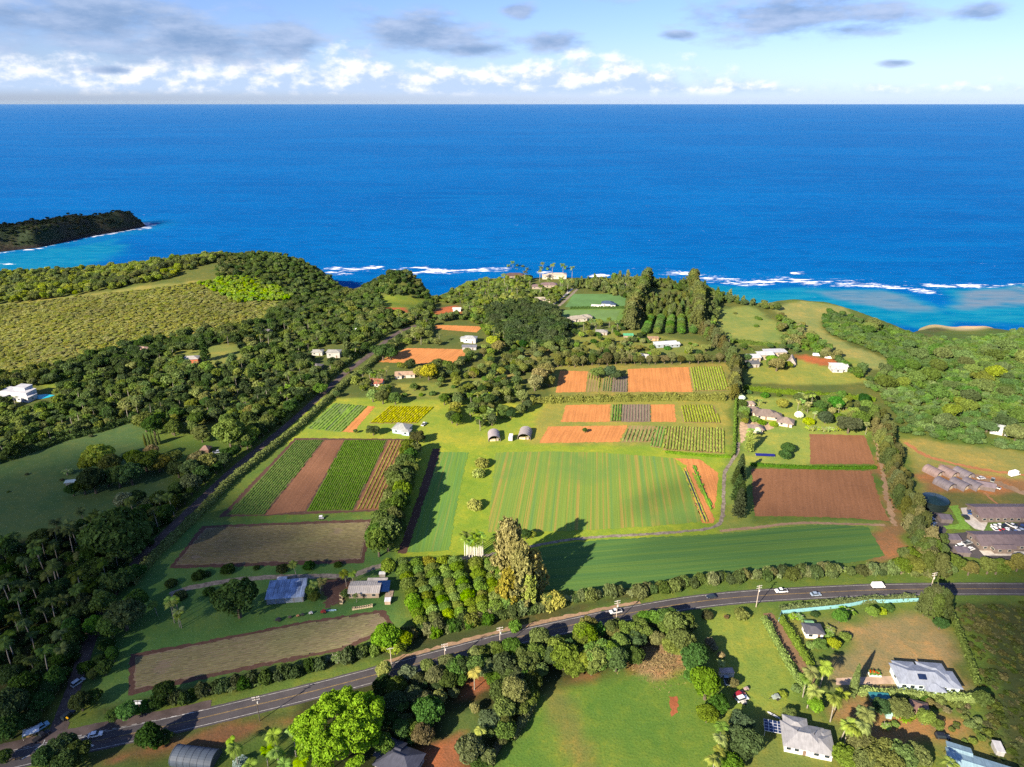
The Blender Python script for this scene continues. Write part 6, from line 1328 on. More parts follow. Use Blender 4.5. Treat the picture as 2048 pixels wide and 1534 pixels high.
# ------------------------------------------------------------------ vegetation
DK = (.034, .062, .018); MD = (.060, .105, .024); LT = (.105, .165, .030); YG = (.19, .225, .030); OL = (.135, .135, .045); BR = (.20, .165, .075); GY = (.115, .145, .09); PALM = (.115, .145, .035); BRT = (.165, .245, .020); PALE = (.16, .185, .06)
for ph, px, py in (('pasture corner', 40, 900), ('side road junction', 120, 1465), ('upper stubble field', 550, 1090), ('lower stubble field', 500, 1300), ('large striped field', 1150, 980), ('dark green crop field', 1450, 1110), ('large tilled field', 1640, 985), ('small tilled field', 1685, 900), ('curved roadside hedge', 330, 1080), ('freshly dug dirt patch', 1347, 1412), ('dry lawn', 1760, 1290), ('beach', 1900, 690), ('grassy bluff', 1650, 650), ('orange field among the trees', 850, 712), ('hedged lane', 640, 790), ('pasture tree island', 230, 950)): mark(ph, *G(px, py))
# --- the great rain tree by the highway
r = np.random.default_rng(900)
L = []
for k in range(120):
    a = k * 2.39996; f = math.sqrt((k + .5) / 120) * .90; q = r.uniform(.085, .155)
    L.append((math.cos(a) * f * (1 + .08 * math.sin(3 * a)), math.sin(a) * f, .70 + .30 * (1 - f * f) + r.uniform(-.13, .09), q, q * r.uniform(.55, .8)))
for k in range(26):
    a = k * 2.39996; f = r.uniform(.7, .98); q = r.uniform(.11, .17); L.append((math.cos(a) * f, math.sin(a) * f, .50 + r.uniform(-.10, .10), q, q * .6))
x, y = G(682, 1452, 11.0); o = empty('rain_tree', (x, y, 0), .4, (15.2, 13.2, 16.5)); tag(o, 'great bright green rain tree with broad domed crown beside the highway', 'tree'); mark('great bright rain tree', x, y)
c = link(bpy.data.objects.new('crown', crown_mesh('crown', *lobes_crown(L, 14000, .043, r, .45, 1.5, .55))), o); c.color = (*BRT, 1)
b = MB(); b.tube((0, 0, -.02), (0, 0, .28), .045, .035, 9)
for k in range(9):
    a = k * 2.39996; e = (math.cos(a) * .5, math.sin(a) * .5, .62 + .1 * (k % 2)); b.tube((0, 0, .24), e, .026, .014, 6)
    for q in (-.35, .35): b.tube(e, (math.cos(a + q) * .82, math.sin(a + q) * .82, .74), .013, .005, 5)
link(bpy.data.objects.new('trunk', b.mesh('trunk', m_palebark)), o)
# --- the tall ironwoods in the middle of the farm
IW = (.235, .215, .07)
for k, (px, py, h, lb) in enumerate([(1019, 1152, 30, 'tallest golden-brown ironwood at the head of the clump'), (1043, 1203, 27, 'broad golden-brown ironwood in the middle of the clump'), (1068, 1186, 22, 'golden-brown ironwood on the field side of the clump'), (1016, 1212, 19, 'golden-brown ironwood on the orchard side of the clump'), (1035, 1172, 25, 'golden-brown ironwood between the tallest and the broad one'), (1058, 1212, 17, 'low golden-brown ironwood nearest the highway')]):
    x, y = G(px, py); o = plant('ironwood_tree', x, y, h * 1.02, IW if k != 4 else BR, '', 'tall ironwoods in the farm centre', zs=.98); o['label'] = lb + ' beside the orchard'; o.scale.x *= 1.08; o.scale.y *= 1.08
mark('tall ironwood clump', *G(1035, 1185))
# --- royal palms
k = 0
for row, (py, xs) in enumerate([(1113, [930, 936, 942, 948, 953, 958, 963]), (1124, [934, 939, 945, 950, 955, 961, 966])]):
    for j, px in enumerate(xs):
        x, y = G(px, py); o = plant('royal_palm', x, y, 3.5, (.15, .21, .035), '', 'royal palms in two rows', zs=.92 + .10 * math.sin(j * 2.1 + row)); o['label'] = f'white-trunked royal palm, {["first", "second", "third", "fourth", "fifth", "sixth", "seventh"][j]} from the tall tree row side in the {"back" if row == 0 else "front"} row'
# --- mango orchard
cols_ = [((806, 1128), (839, 1242), 9), ((832, 1130), (868, 1236), 9), ((858, 1126), (897, 1230), 9), ((885, 1126), (920, 1226), 8), ((908, 1125), (944, 1222), 8), ((952, 1126), (966, 1216), 8), ((978, 1126), (992, 1212), 7), ((1000, 1120), (1012, 1204), 7)]
ordw = ['first', 'second', 'third', 'fourth', 'fifth', 'sixth', 'seventh', 'eighth', 'ninth']
rr_ = random.Random(4)
for ci, (a, b_, n) in enumerate(cols_):
    for k in range(n):
        u = k / (n - 1); px = a[0] + (b_[0] - a[0]) * u + rr_.uniform(-2, 2); py = a[1] + (b_[1] - a[1]) * u + rr_.uniform(-2, 2)
        col = (.115, .165, .028) if rr_.random() > .15 else (.165, .20, .03)
        o = plant_px('orchard_tree', px, py, 15.5 + rr_.uniform(-1.5, 2.5), col, 'round', 'mango orchard trees', name='mango_tree', zs=1.15); o['label'] = f'rounded mango tree, {ordw[k]} from the drive in the {ordw[ci]} orchard row from the farmhouse'
plant_px('orchard_tree', 777, 1130, 16, (.13, .19, .03), 'bright green', 'mango orchard trees', zs=1.3)['label'] = 'single rounded bright green tree at the end of the tall tree row'
mark('mango orchard', *G(900, 1180))
# --- tall tree row between the field blocks
for k in range(13):
    u = k / 12; px = 822 + (764 - 822) * u; py = 893 + (1078 - 893) * u
    for s in (-1, 1):
        o = plant_px('broadleaf_tree', px + s * (6 + 5 * u) + rr_.uniform(-3, 3), py + rr_.uniform(-5, 5), 17 + 9 * u + rr_.uniform(-2, 3), [(.075, .10, .028), (.10, .125, .03), (.06, .095, .025)][(k + (s > 0)) % 3], 'tall', 'tall tree row between the fields', zs=1.25, name='row_tree')
        o['label'] = f'tall row tree, {ordinal(k + 1).replace(" nearest", "").replace("nearest", "first")} pair from far end, {"strip field" if s < 0 else "striped field"} side'
plant_px('broadleaf_tree', 834, 872, 15, (.06, .07, .025), 'dark', 'trees of the farm')
# --- norfolk pines by the drive
for k, (px, py, h) in enumerate([(1479, 958, 16), (1470, 972, 13), (1473, 1004, 17), (1480, 1014, 16), (1476, 1034, 17)]):
    x, y = G(px, py); o = plant('norfolk_pine', x, y, h, (.042, .062, .024), '', 'norfolk pines along the farm drive'); o['label'] = f'dark norfolk pine beside the drive, {ordw[k]} from the estate'; o.scale.x *= 1.15; o.scale.y *= 1.15
x, y = G(1703, 1394); plant('cypress_tree', x, y, 15.5, (.10, .13, .035), 'slender', 'garden conifers')['label'] = 'slender columnar cypress casting a long shadow by the concrete drive'
for k, (px, py, h) in enumerate([(1846, 1232, 14), (1858, 1230, 15.5), (1872, 1233, 15), (1884, 1236, 13), (1866, 1240, 13)]):
    x, y = G(px, py); o = plant('ironwood_tree', x, y, h, (.065, .080, .028), '', 'dark conifers behind the dry lawn'); o['label'] = f'dark bushy conifer at the corner of the dry lawn, {ordw[k]} in the clump'; o.scale.x *= 1.0; o.scale.y *= 1.0
# --- shrubs in the grass strip, lawns
for k, (px, py, rp) in enumerate([(964, 926, 15), (957, 946, 14), (949, 1010, 16)]):
    o = plant_px('shrub', px, py, rp, (.23, .215, .075), 'pale tufted', 'tufted shrubs in the grass strip', zs=1.1); o['label'] = f'pale tufted shrub in the grass strip, {["farthest", "middle", "nearest the royal palms"][k]}'
GRP = 'single trees round the farmyard'
for (px, py, rp, c_, kd) in [(473, 1196, 46, (.045, .085, .022), 'broadleaf_tree'), (417, 1182, 12, DK, 'shrub'), (455, 1139, 15, DK, 'shrub'), (565, 1136, 13, DK, 'shrub'), (618, 1131, 13, DK, 'shrub'), (676, 1129, 9, DK, 'shrub'), (513, 1135, 7, DK, 'shrub'), (342, 1166, 13, DK, 'shrub'), (398, 1150, 15, DK, 'shrub'), (360, 1190, 14, DK, 'shrub'), (415, 1148, 8, DK, 'shrub'), (622, 1180, 14, (.07, .10, .03), 'broadleaf_tree'), (627, 1192, 13, (.07, .10, .03), 'broadleaf_tree'), (690, 1187, 10, (.08, .11, .03), 'broadleaf_tree'), (771, 1273, 30, (.10, .20, .03), 'broadleaf_tree'), (790, 1290, 22, YG, 'broadleaf_tree'), (805, 1278, 20, (.15, .2, .03), 'broadleaf_tree')]:
    plant_px(kd, px, py, rp, c_, 'dark green' if c_ == DK else 'leafy', GRP, zs=.95)
for (px, py, L_) in [(590, 1133, 3.2), (690, 1145, 3.4), (704, 1147, 3.2), (712, 1190, 1.8), (638, 1160, 3.4), (630, 1166, 3.2), (345, 1205, 3.4), (352, 1222, 3.6), (342, 1216, 3.4), (357, 1228, 3.2), (308, 1205, 3.0), (351, 1198, 3.0)]:
    palm_px(px, py, L_, (.17, .20, .06) if px < 360 and px > 320 else PALM, 'feathery', 'palms round the farmyard')
# --- estate garden
EST = 'trees of the garden estate'
for (px, py, rp, c_, kd) in [(1565, 806, 13, (.17, .20, .025), 'orchard_tree'), (1576, 895, 14, (.045, .085, .025), 'orchard_tree'), (1570, 908, 13, (.045, .085, .025), 'orchard_tree'), (1652, 834, 16, (.055, .07, .045), 'orchard_tree'), (1676, 834, 11, (.07, .13, .025), 'orchard_tree'), (1700, 845, 22, (.055, .065, .035), 'broadleaf_tree'), (1722, 838, 20, (.08, .12, .03), 'broadleaf_tree'), (1640, 812, 14, (.06, .12, .025), 'broadleaf_tree'), (1672, 805, 16, (.055, .11, .025), 'broadleaf_tree'), (1618, 842, 12, YG, 'shrub'), (1530, 790, 9, MD, 'shrub'), (1498, 784, 7, MD, 'shrub'), (1558, 790, 6, MD, 'shrub'), (1510, 838, 10, LT, 'shrub'), (1524, 845, 9, LT, 'shrub'), (1547, 848, 9, YG, 'shrub'), (1490, 820, 12, LT, 'broadleaf_tree'), (1600, 795, 14, MD, 'broadleaf_tree'), (1735, 815, 14, LT, 'broadleaf_tree')]:
    plant_px(kd, px, py, rp, c_, {YG: 'yellow-green', LT: 'bright green', MD: 'green'}.get(c_, 'rounded'), EST)
for k in range(11): plant_px('banana_plant', 1618 + k * 7.5, 858 + 1.5 * math.sin(k * 2) - abs(k - 5) * .6, 9, (.19, .23, .04), 'broad-leaved', EST)
m_blossom = None
for k, (px, py, rp, lb) in enumerate([(1598, 829, 9, 'white-blossomed tree on the estate lawn'), (1515, 860, 8, 'white-blossomed tree before the estate garage'), (1484, 795, 7, 'white-blossomed tree at the upper corner of the estate')]):
    plant_px('orchard_tree', px, py, rp, (.62, .62, .62), '', EST, name='blossom_tree')['label'] = lb
for (px, py, L_) in [(1500, 865, 3.6), (1498, 874, 3.8), (1602, 786, 3.4), (1612, 792, 3.5), (1608, 800, 3.6), (1618, 806, 3.4), (1598, 803, 3.2), (1625, 796, 3.4), (1520, 797, 2.6), (1507, 795, 2.6), (1680, 810, 3.0), (1690, 802, 3.2), (1735, 850, 3.0), (1630, 825, 2.8), (1660, 795, 3.4)]:
    palm_px(px, py, L_, (.18, .21, .07), 'feathery', 'palms of the garden estate')
x, y = G(1497, 904); plant('norfolk_pine', x, y, 15, (.17, .20, .03), '', EST)['label'] = 'yellow-green slender tree with open branches by the estate drive'
# --- woods and single trees below the highway
NW = 'trees below the highway'
Z8 = [(240, 840, 78, GY), (60, 830, 66, PALE), (400, 800, 62, (.13, .15, .05)), (600, 790, 84, (.075, .10, .032)), (740, 700, 66, PALE), (860, 660, 62, (.13, .15, .045)), (960, 790, 105, (.065, .095, .03)), (1100, 740, 100, (.075, .10, .03)), (1030, 660, 84, (.06, .09, .03)), (1190, 690, 84, (.085, .115, .032)), (1220, 575, 84, (.115, .135, .05)), (930, 960, 90, (.06, .09, .03)), (1050, 1000, 110, (.11, .115, .045)), (1000, 890, 74, (.06, .085, .028)), (1400, 710, 112, (.10, .13, .032)), (1550, 545, 92, (.15, .18, .028)), (1650, 525, 72, (.085, .14, .03)), (1500, 770, 104, (.12, .145, .036)), (1640, 740, 112, (.115, .145, .036)), (1760, 525, 66, (.11, .125, .045)), (1820, 640, 84, (.10, .135, .032)), (1340, 650, 84, (.105, .13, .034)), (1740, 700, 90, (.11, .14, .03)),
      (160, 1050, 92, (.05, .075, .03)), (70, 920, 84, DK), (280, 1010, 84, (.065, .085, .045)), (390, 1120, 124, (.055, .10, .028)), (350, 1295, 86, (.13, .105, .055)), (200, 1275, 74, (.06, .09, .03)), (60, 1365, 92, (.07, .11, .03)), (270, 1330, 34, LT), (700, 1400, 112, (.085, .105, .038)), (850, 1185, 92, (.07, .09, .045)), (960, 1225, 74, (.06, .085, .03)), (590, 985, 44, OL), (120, 1180, 80, DK), (330, 930, 60, DK), (470, 930, 60, DK), (760, 1480, 80, (.06, .085, .03)), (620, 880, 60, (.08, .11, .03)), (480, 850, 50, DK), (880, 860, 70, (.07, .10, .03)), (1080, 870, 70, (.07, .10, .03)), (740, 1100, 44, BR), (1130, 1080, 40, OL)]
for (a, b_, q, c_) in Z8: plant_px('broadleaf_tree', 750 + a / 3.706, 1120 + b_ / 3.706, q / 3.706, c_, {GY: 'grey-green', PALE: 'pale green', DK: 'dark green', OL: 'olive', BR: 'brownish'}.get(c_, 'leafy green'), NW, zs=rr_.uniform(.9, 1.1))
for (x, y) in scatter(GL([(790, 1362), (900, 1335), (1010, 1304), (1100, 1284), (1200, 1262), (1320, 1243), (1375, 1252), (1380, 1290), (1300, 1300), (1250, 1345), (1120, 1365), (1070, 1400), (1010, 1480), (975, 1530), (945, 1534), (965, 1470), (990, 1420), (990, 1370), (930, 1362), (880, 1420), (850, 1480), (745, 1500), (765, 1420)]), 6.6, 71): plant('broadleaf_tree', x, y, rr_.uniform(2.8, 4.6), [(.07, .095, .03), (.09, .12, .034), (.055, .08, .028), (.12, .13, .045)][rr_.randrange(4)], 'understorey', NW, name='roadside_tree')
r = np.random.default_rng(77); n = 1500; P = np.array(G(1315, 1326)) + r.normal(0, 1, (n, 2)) * np.array([5.5, 4.5]); zz = np.abs(r.normal(0, .5, n)) * np.exp(-((P - np.array(G(1315, 1326))) ** 2).sum(1) / 60) + .1
V, Qd, lvv = leaves(np.concatenate([P, zz[:, None]], 1), np.tile([0, 0, 1.0], (n, 1)), .16, r, .8, 9.0); o = link(bpy.data.objects.new('brush_pile', np_mesh('brush_pile', V, Qd, [m_leaf], fattr=lvv))); o.color = (.30, .21, .14, 1); tag(o, 'pile of dry tan cut branches between the roadside trees', None, None, 'stuff'); mark('dry brush pile', *G(1315, 1326))
ZA = [(90, 480, 100, (.15, .175, .03)), (190, 620, 120, (.09, .125, .03)), (330, 670, 112, (.06, .10, .026)), (60, 700, 92, (.12, .15, .03)), (290, 425, 66, (.08, .11, .04)), (440, 440, 92, (.115, .13, .036)), (520, 425, 84, (.11, .13, .034)), (560, 345, 70, (.085, .12, .03)), (800, 405, 112, (.115, .14, .034)), (870, 370, 84, (.10, .135, .03)), (740, 335, 92, (.07, .11, .028)), (850, 520, 112, (.09, .12, .032)), (780, 570, 84, (.105, .13, .032)), (940, 680, 116, (.055, .095, .028)), (1050, 880, 128, (.085, .145, .025)), (1150, 1030, 84, (.06, .105, .026)), (1060, 1110, 88, (.105, .135, .03)), (1330, 1180, 96, (.06, .085, .045)), (1300, 1285, 96, (.06, .085, .04)), (1400, 1350, 116, (.06, .085, .042)), (1330, 1410, 92, (.055, .08, .035)), (1250, 1500, 92, (.10, .16, .03)), (1260, 860, 50, (.12, .11, .05)), (1080, 530, 44, (.21, .17, .09)), (1170, 640, 34, (.21, .17, .085)), (1110, 585, 36, (.20, .165, .085)), (960, 790, 80, (.07, .11, .03))]
for (a, b_, q, c_) in ZA: plant_px('broadleaf_tree', 1150 + a / 3.994, 1150 + b_ / 3.994, q / 3.994, c_, 'leafy green' if c_[1] > c_[0] else 'tan', NW, zs=rr_.uniform(.95, 1.15))
for (a, b_, q, c_) in [(1330, 310, 66, (.12, .125, .05)), (1060, 320, 50, (.06, .075, .03)), (1210, 335, 22, (.10, .08, .04))]: plant_px('shrub', 1150 + a / 3.994, 1150 + b_ / 3.994, q / 3.994, c_, 'rounded', NW)
ZB = [(530, 325, 62, (.075, .13, .025)), (790, 290, 52, LT), (860, 290, 42, YG), (920, 262, 42, MD), (1330, 385, 64, (.055, .085, .025)), (480, 545, 58, (.20, .26, .02)), (570, 490, 48, LT), (370, 545, 52, LT), (290, 560, 42, LT), (430, 240, 34, MD), (325, 310, 36, DK), (330, 1035, 66, LT), (1680, 985, 74, (.06, .10, .025)), (1200, 1140, 72, (.11, .15, .03)), (1300, 1185, 52, (.09, .12, .03)), (860, 1050, 84, (.05, .08, .04)), (1010, 1050, 96, (.085, .10, .03)), (700, 1340, 118, (.115, .14, .04)), (850, 1420, 146, (.12, .145, .042)), (1000, 1425, 128, (.11, .135, .04)), (560, 1430, 104, (.12, .14, .045)), (1150, 1440, 104, (.12, .14, .042)), (720, 1480, 104, (.11, .135, .04)), (1210, 1500, 60, (.10, .13, .035)), (1090, 1120, 40, YG), (970, 1190, 34, LT), (1110, 1000, 50, MD), (1220, 1010, 50, MD), (120, 1110, 60, (.10, .13, .055)), (180, 910, 42, (.14, .16, .07)), (70, 950, 40, YG), (440, 480, 40, LT)]
for (a, b_, q, c_) in ZB: plant_px('broadleaf_tree' if q > 50 else 'shrub', 1548 + a / 3.994, 1150 + b_ / 3.994, q / 3.994, c_, {LT: 'bright green', YG: 'yellow-green', MD: 'green', DK: 'dark green'}.get(c_, 'leafy green'), 'trees of the roadside gardens', zs=rr_.uniform(.85, 1.05))
for (px, py) in [(1690, 1218), (1700, 1222), (1682, 1222), (1600, 1232), (1588, 1233), (1662, 1265), (1660, 1258), (1795, 1430), (1810, 1438), (1770, 1450), (1806, 1425)]: plant_px('banana_plant', px, py, 12, (.15, .21, .04), 'broad-leaved', 'banana plants of the roadside gardens')
for (a, b_, L_) in [(300, 790, 4.2), (400, 745, 4.4), (300, 900, 4.2), (490, 1000, 4.4), (580, 1150, 4.2), (720, 1090, 4.4), (720, 1215, 4.0), (600, 1200, 4.2), (1400, 1490, 3.8), (650, 1235, 4.0), (760, 1150, 4.0), (520, 930, 3.8), (260, 830, 3.8)]: palm_px(1548 + a / 3.994, 1150 + b_ / 3.994, L_, (.165, .195, .05), 'golden-green', 'coconut palms of the roadside gardens')
for (a, b_, L_) in [(1170, 1210, 3.6), (1170, 1315, 3.6), (1120, 1480, 3.8), (1190, 695, 2.6), (1150, 1420, 3.2)]: palm_px(1150 + a / 3.994, 1150 + b_ / 3.994, L_, (.165, .20, .05), 'golden-green', 'coconut palms beside the green lawn')
palm_px(948, 1343, 3.8, (.24, .22, .05), 'golden', NW); palm_px(962, 1460, 3.4, (.23, .23, .06), 'golden-green', NW)
for (px, py, L_) in [(548, 1470, 4.0), (585, 1470, 4.2), (620, 1482, 4.2), (555, 1505, 4.0), (600, 1520, 4.0), (470, 1500, 3.8), (530, 1500, 3.2), (500, 1530, 3.6), (640, 1515, 3.6), (460, 1480, 2.4), (575, 1534, 3.4)]: palm_px(px, py, L_, (.17, .235, .035), 'bright green', 'palms below the great rain tree')
plant_px('shrub', 480, 1525, 16, (.30, .36, .38), 'silvery blue', 'palms below the great rain tree')['label'] = 'silvery blue rosette shrub below the palms at the bottom edge'
# --- shaded bottom-left corner
BLC = 'trees beside the side road'
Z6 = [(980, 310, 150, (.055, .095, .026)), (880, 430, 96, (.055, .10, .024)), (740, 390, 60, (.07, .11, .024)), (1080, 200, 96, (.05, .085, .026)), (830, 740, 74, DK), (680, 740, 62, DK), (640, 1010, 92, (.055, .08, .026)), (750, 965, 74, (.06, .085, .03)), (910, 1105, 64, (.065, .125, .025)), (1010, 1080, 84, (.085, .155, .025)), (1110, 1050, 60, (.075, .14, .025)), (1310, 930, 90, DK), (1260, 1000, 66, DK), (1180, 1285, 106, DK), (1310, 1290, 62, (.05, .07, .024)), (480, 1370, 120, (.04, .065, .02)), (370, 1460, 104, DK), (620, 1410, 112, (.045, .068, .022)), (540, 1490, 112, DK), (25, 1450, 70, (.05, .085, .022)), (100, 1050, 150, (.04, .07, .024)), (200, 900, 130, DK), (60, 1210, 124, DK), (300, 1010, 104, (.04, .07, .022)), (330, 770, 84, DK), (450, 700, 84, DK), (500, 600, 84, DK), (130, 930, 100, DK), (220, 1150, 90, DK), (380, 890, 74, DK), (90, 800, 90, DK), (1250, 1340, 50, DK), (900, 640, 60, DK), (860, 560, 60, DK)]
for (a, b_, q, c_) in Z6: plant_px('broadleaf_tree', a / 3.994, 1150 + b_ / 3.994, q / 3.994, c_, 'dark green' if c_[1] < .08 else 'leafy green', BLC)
plant_px('broadleaf_tree', 235, 1066, 58, (.05, .095, .022), 'broad green', 'trees of the palm grove'); plant_px('broadleaf_tree', 255, 1080, 40, (.05, .09, .022), 'broad green', 'trees of the palm grove')
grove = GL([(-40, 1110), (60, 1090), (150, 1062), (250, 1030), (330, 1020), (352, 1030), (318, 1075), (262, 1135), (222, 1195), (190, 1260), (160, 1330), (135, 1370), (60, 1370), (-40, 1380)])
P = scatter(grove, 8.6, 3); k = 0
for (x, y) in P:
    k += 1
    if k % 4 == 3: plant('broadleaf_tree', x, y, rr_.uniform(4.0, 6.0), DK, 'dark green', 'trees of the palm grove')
    else: plant('coconut_palm', x, y, rr_.uniform(3.6, 4.8), (.055, .078, .024), 'shaded', 'coconut palms of the grove', zs=rr_.uniform(.9, 1.25))  # grove shade is also put into the darker frond colour
stuff_wood('grove_undergrowth', 'dark undergrowth beneath the coconut grove', scatter(grove, 4.2, 5), (1.8, 3.2), ['broad', 'scrub'], [DK, (.045, .07, .022)], 6)
for k, (x, y) in enumerate(SIDE[12:185:3]):
    if k % 3 != 2: plant('broadleaf_tree', x - 6.5 + rr_.uniform(-1.5, 1), y + 2 + rr_.uniform(-2, 2), rr_.uniform(3.4, 5.2), [DK, (.04, .07, .022), (.05, .08, .025)][k % 3], 'dark', 'trees overhanging the side road', name='lane_tree', zs=1.15)
for (px, py, rp, c_) in [(225, 1168, 26, (.05, .09, .022)), (250, 1150, 22, (.05, .085, .024)), (205, 1205, 26, (.06, .10, .024)), (275, 1140, 16, DK), (190, 1250, 24, (.055, .095, .022)), (208, 1290, 14, DK), (200, 1320, 14, DK), (185, 1350, 12, DK)]: plant_px('broadleaf_tree', px, py, rp, c_, 'leafy', 'trees overhanging the side road', name='lane_tree')
# --- pasture tree island
for (a, b_, q, c_) in [(790, 440, 120, (.20, .20, .045)), (720, 510, 80, (.18, .19, .045)), (900, 510, 90, (.09, .11, .03)), (760, 660, 110, DK), (680, 700, 80, DK), (590, 730, 60, DK), (960, 620, 100, (.06, .09, .03)), (1060, 590, 110, (.065, .10, .03)), (870, 620, 90, DK), (1180, 480, 110, (.10, .12, .03)), (1290, 500, 90, (.12, .13, .035)), (1090, 470, 80, (.09, .12, .03)), (1240, 420, 70, BR), (1400, 460, 80, (.10, .12, .03)), (1620, 470, 80, BR), (1700, 500, 84, OL), (1560, 560, 90, (.06, .09, .03)), (1450, 560, 80, DK), (1550, 680, 90, (.06, .08, .035)), (1650, 600, 80, (.06, .09, .03)), (1870, 260, 130, (.10, .155, .03)), (1960, 300, 90, (.11, .16, .03)), (1180, 170, 90, (.09, .12, .03)), (1250, 200, 90, (.055, .08, .03)), (1000, 830, 80, GY), (1120, 800, 80, DK), (1200, 850, 80, (.06, .08, .035)), (1320, 820, 80, DK), (1440, 750, 70, DK), (1500, 800, 60, DK)]: plant_px('broadleaf_tree', a / 4.09, 800 + b_ / 4.09, q / 4.09, c_, {BR: 'brownish', OL: 'olive', DK: 'dark green', GY: 'grey-green'}.get(c_, 'leafy'), 'trees between pasture and lane')
plant_px('banana_plant', 133, 943, 13, (.08, .13, .03), 'lone', 'trees between pasture and lane')
for k in range(5):
    x, y = G(292 + k * 7, 893 - k); plant('cypress_tree', x, y, 9, (.10, .13, .04), 'slender', 'slender conifers above the pasture')
x, y = G(341, 858); plant('cypress_tree', x, y, 14, (.10, .12, .035), 'slender', 'slender conifers above the pasture'); x, y = G(412, 722); plant('norfolk_pine', x, y, 24, (.045, .06, .022), 'slender', 'slender conifers above the pasture')
# --- hedges
hedge([(262, 1172), (300, 1125), (352, 1075), (420, 1008), (460, 966), (502, 932), (560, 886), (600, 854), (645, 812), (690, 770), (735, 735), (770, 704)], 4.2, 3.4, (.12, .14, .04), 'long clipped hedge along the side road, farm side', 26, .62, seed=1); mark('long side road hedge', *G(420, 1008))
hedge([(560, 850), (600, 812), (640, 775), (680, 738), (720, 708), (765, 672)], 4.0, 3.2, (.09, .12, .035), 'hedge along the upper side road opposite the plots', 16, .7, seed=2)
hedge([(1500, 930), (1560, 934), (1640, 937), (1752, 937)], 2.0, 1.6, (.085, .15, .03), 'low clipped hedge between the two tilled fields', 18, .5, .12, seed=3)
hedge([(1485, 779), (1540, 784), (1600, 790), (1700, 797), (1750, 803)], 3.0, 3.4, (.13, .17, .035), 'hedge behind the garden estate', 18, .6, seed=4)
hedge([(1472, 800), (1470, 850), (1468, 912)], 1.6, 2.2, (.12, .17, .035), 'thin hedge between plots and estate', 14, .5, seed=5)
hedge([(1330, 905), (1400, 912), (1462, 915)], 1.4, 1.3, (.10, .18, .03), 'low green strip hedge in front of the yellow-green plot', 14, .5, seed=6)
hedge([(1060, 806), (1150, 803), (1250, 801), (1350, 799), (1450, 800)], 5.0, 4.2, (.13, .135, .05), 'ragged hedge between upper and middle plot rows', 22, .8, .45, seed=7); mark('ragged plot hedge', *G(1250, 801))
hedge([(1562, 1240), (1590, 1285), (1622, 1335)], 2.6, 2.6, (.15, .185, .05), 'flowering clipped hedge on the cottage side of the dirt lane', 26, .5, seed=8)
hedge([(1528, 1240), (1560, 1300), (1585, 1345), (1610, 1385)], 2.4, 2.4, (.15, .19, .045), 'flowering clipped hedge on the lawn side of the dirt lane', 26, .5, seed=9)
hedge([(1712, 1385), (1760, 1388), (1820, 1392), (1890, 1396), (1950, 1402)], 2.8, 2.2, (.16, .195, .055), 'pale flowering hedge in front of the pale blue house', 30, .5, seed=10); mark('pale flowering hedge', *G(1820, 1392))
hedge([(1905, 1235), (1920, 1275), (1938, 1320), (1955, 1375)], 2.0, 2.2, (.13, .165, .04), 'thin hedge between dry lawn and dark scrub field', 22, .5, seed=11)
hedge([(1560, 1222), (1640, 1212), (1720, 1204), (1830, 1198)], 3.0, 2.2, (.10, .125, .045), 'hedge between highway and pale blue fence', 24, .55, seed=12)
hedge([(1062, 1415), (1048, 1440), (1035, 1462), (1022, 1480)], 3.2, 3.2, (.12, .125, .06), 'dense hedge at the edge of the sloping lawn', 30, .55, seed=13)
hedge([(980, 1534), (988, 1510), (1000, 1492)], 2.0, 2.6, (.10, .09, .055), 'bare-stemmed hedge running to the bottom edge', 24, .5, seed=14)
hedge([(0, 925), (60, 905), (130, 880), (200, 862), (275, 838)], 5.0, 3.6, (.055, .075, .028), 'dark hedge along the top of the pasture', 18, .75, .4, seed=15); mark('dark pasture hedge', *G(130, 880))
hedge([(1140, 618), (1190, 617), (1248, 617)], 2.0, 2.4, (.07, .12, .03), 'clipped hedge below the navy-roofed villa', 12, .7, .1, seed=16)
hedge([(1460, 684), (1520, 690), (1570, 694)], 3.0, 3.0, (.09, .13, .035), 'hedge above the workshop cluster', 12, .8, seed=17)
# highway hedge of the farm: tall leafy shrubs and cabbage palms
FH = smooth_line(GL([(300, 1416), (420, 1388), (540, 1360), (640, 1335), (740, 1306), (830, 1272), (900, 1258), (1000, 1233), (1100, 1214), (1180, 1196), (1260, 1190), (1340, 1178), (1430, 1164), (1520, 1156), (1620, 1150), (1720, 1146), (1800, 1146), (1850, 1150)]), 2.3)
for k, (x, y) in enumerate(FH):
    c_ = [(.075, .095, .035), (.10, .12, .045), (.06, .08, .03), (.13, .14, .06)][rr_.randrange(4)] if x > -60 else [(.055, .08, .03), DK, (.06, .085, .035)][rr_.randrange(3)]
    yo = rr_.uniform(-1.6, 1.6)
    if rr_.random() < .22: plant('banana_plant', x + rr_.uniform(-1, 1), y + yo + .8, rr_.uniform(1.9, 2.6), (.16, .18, .07) if x > -40 else (.08, .10, .04), 'spiky', 'farm hedge along the highway')
    else: plant('shrub', x + rr_.uniform(-1, 1), y + yo, rr_.uniform(2.2, 3.6), c_, 'leafy', 'farm hedge along the highway', zs=rr_.uniform(1.2, 1.9), name='hedge_shrub')
for (px, py, rp, c_) in [(1093, 1205, 20, (.23, .205, .045)), (1110, 1200, 22, (.25, .215, .045)), (1080, 1212, 12, (.22, .22, .03)), (1030, 1252, 14, LT), (870, 1262, 16, LT), (905, 1250, 16, MD), (940, 1243, 16, MD), (975, 1238, 16, MD)]: plant_px('shrub', px, py, rp, c_, 'golden' if c_[0] > .2 else 'leafy', 'bushes at the foot of the ironwoods', zs=1.3)
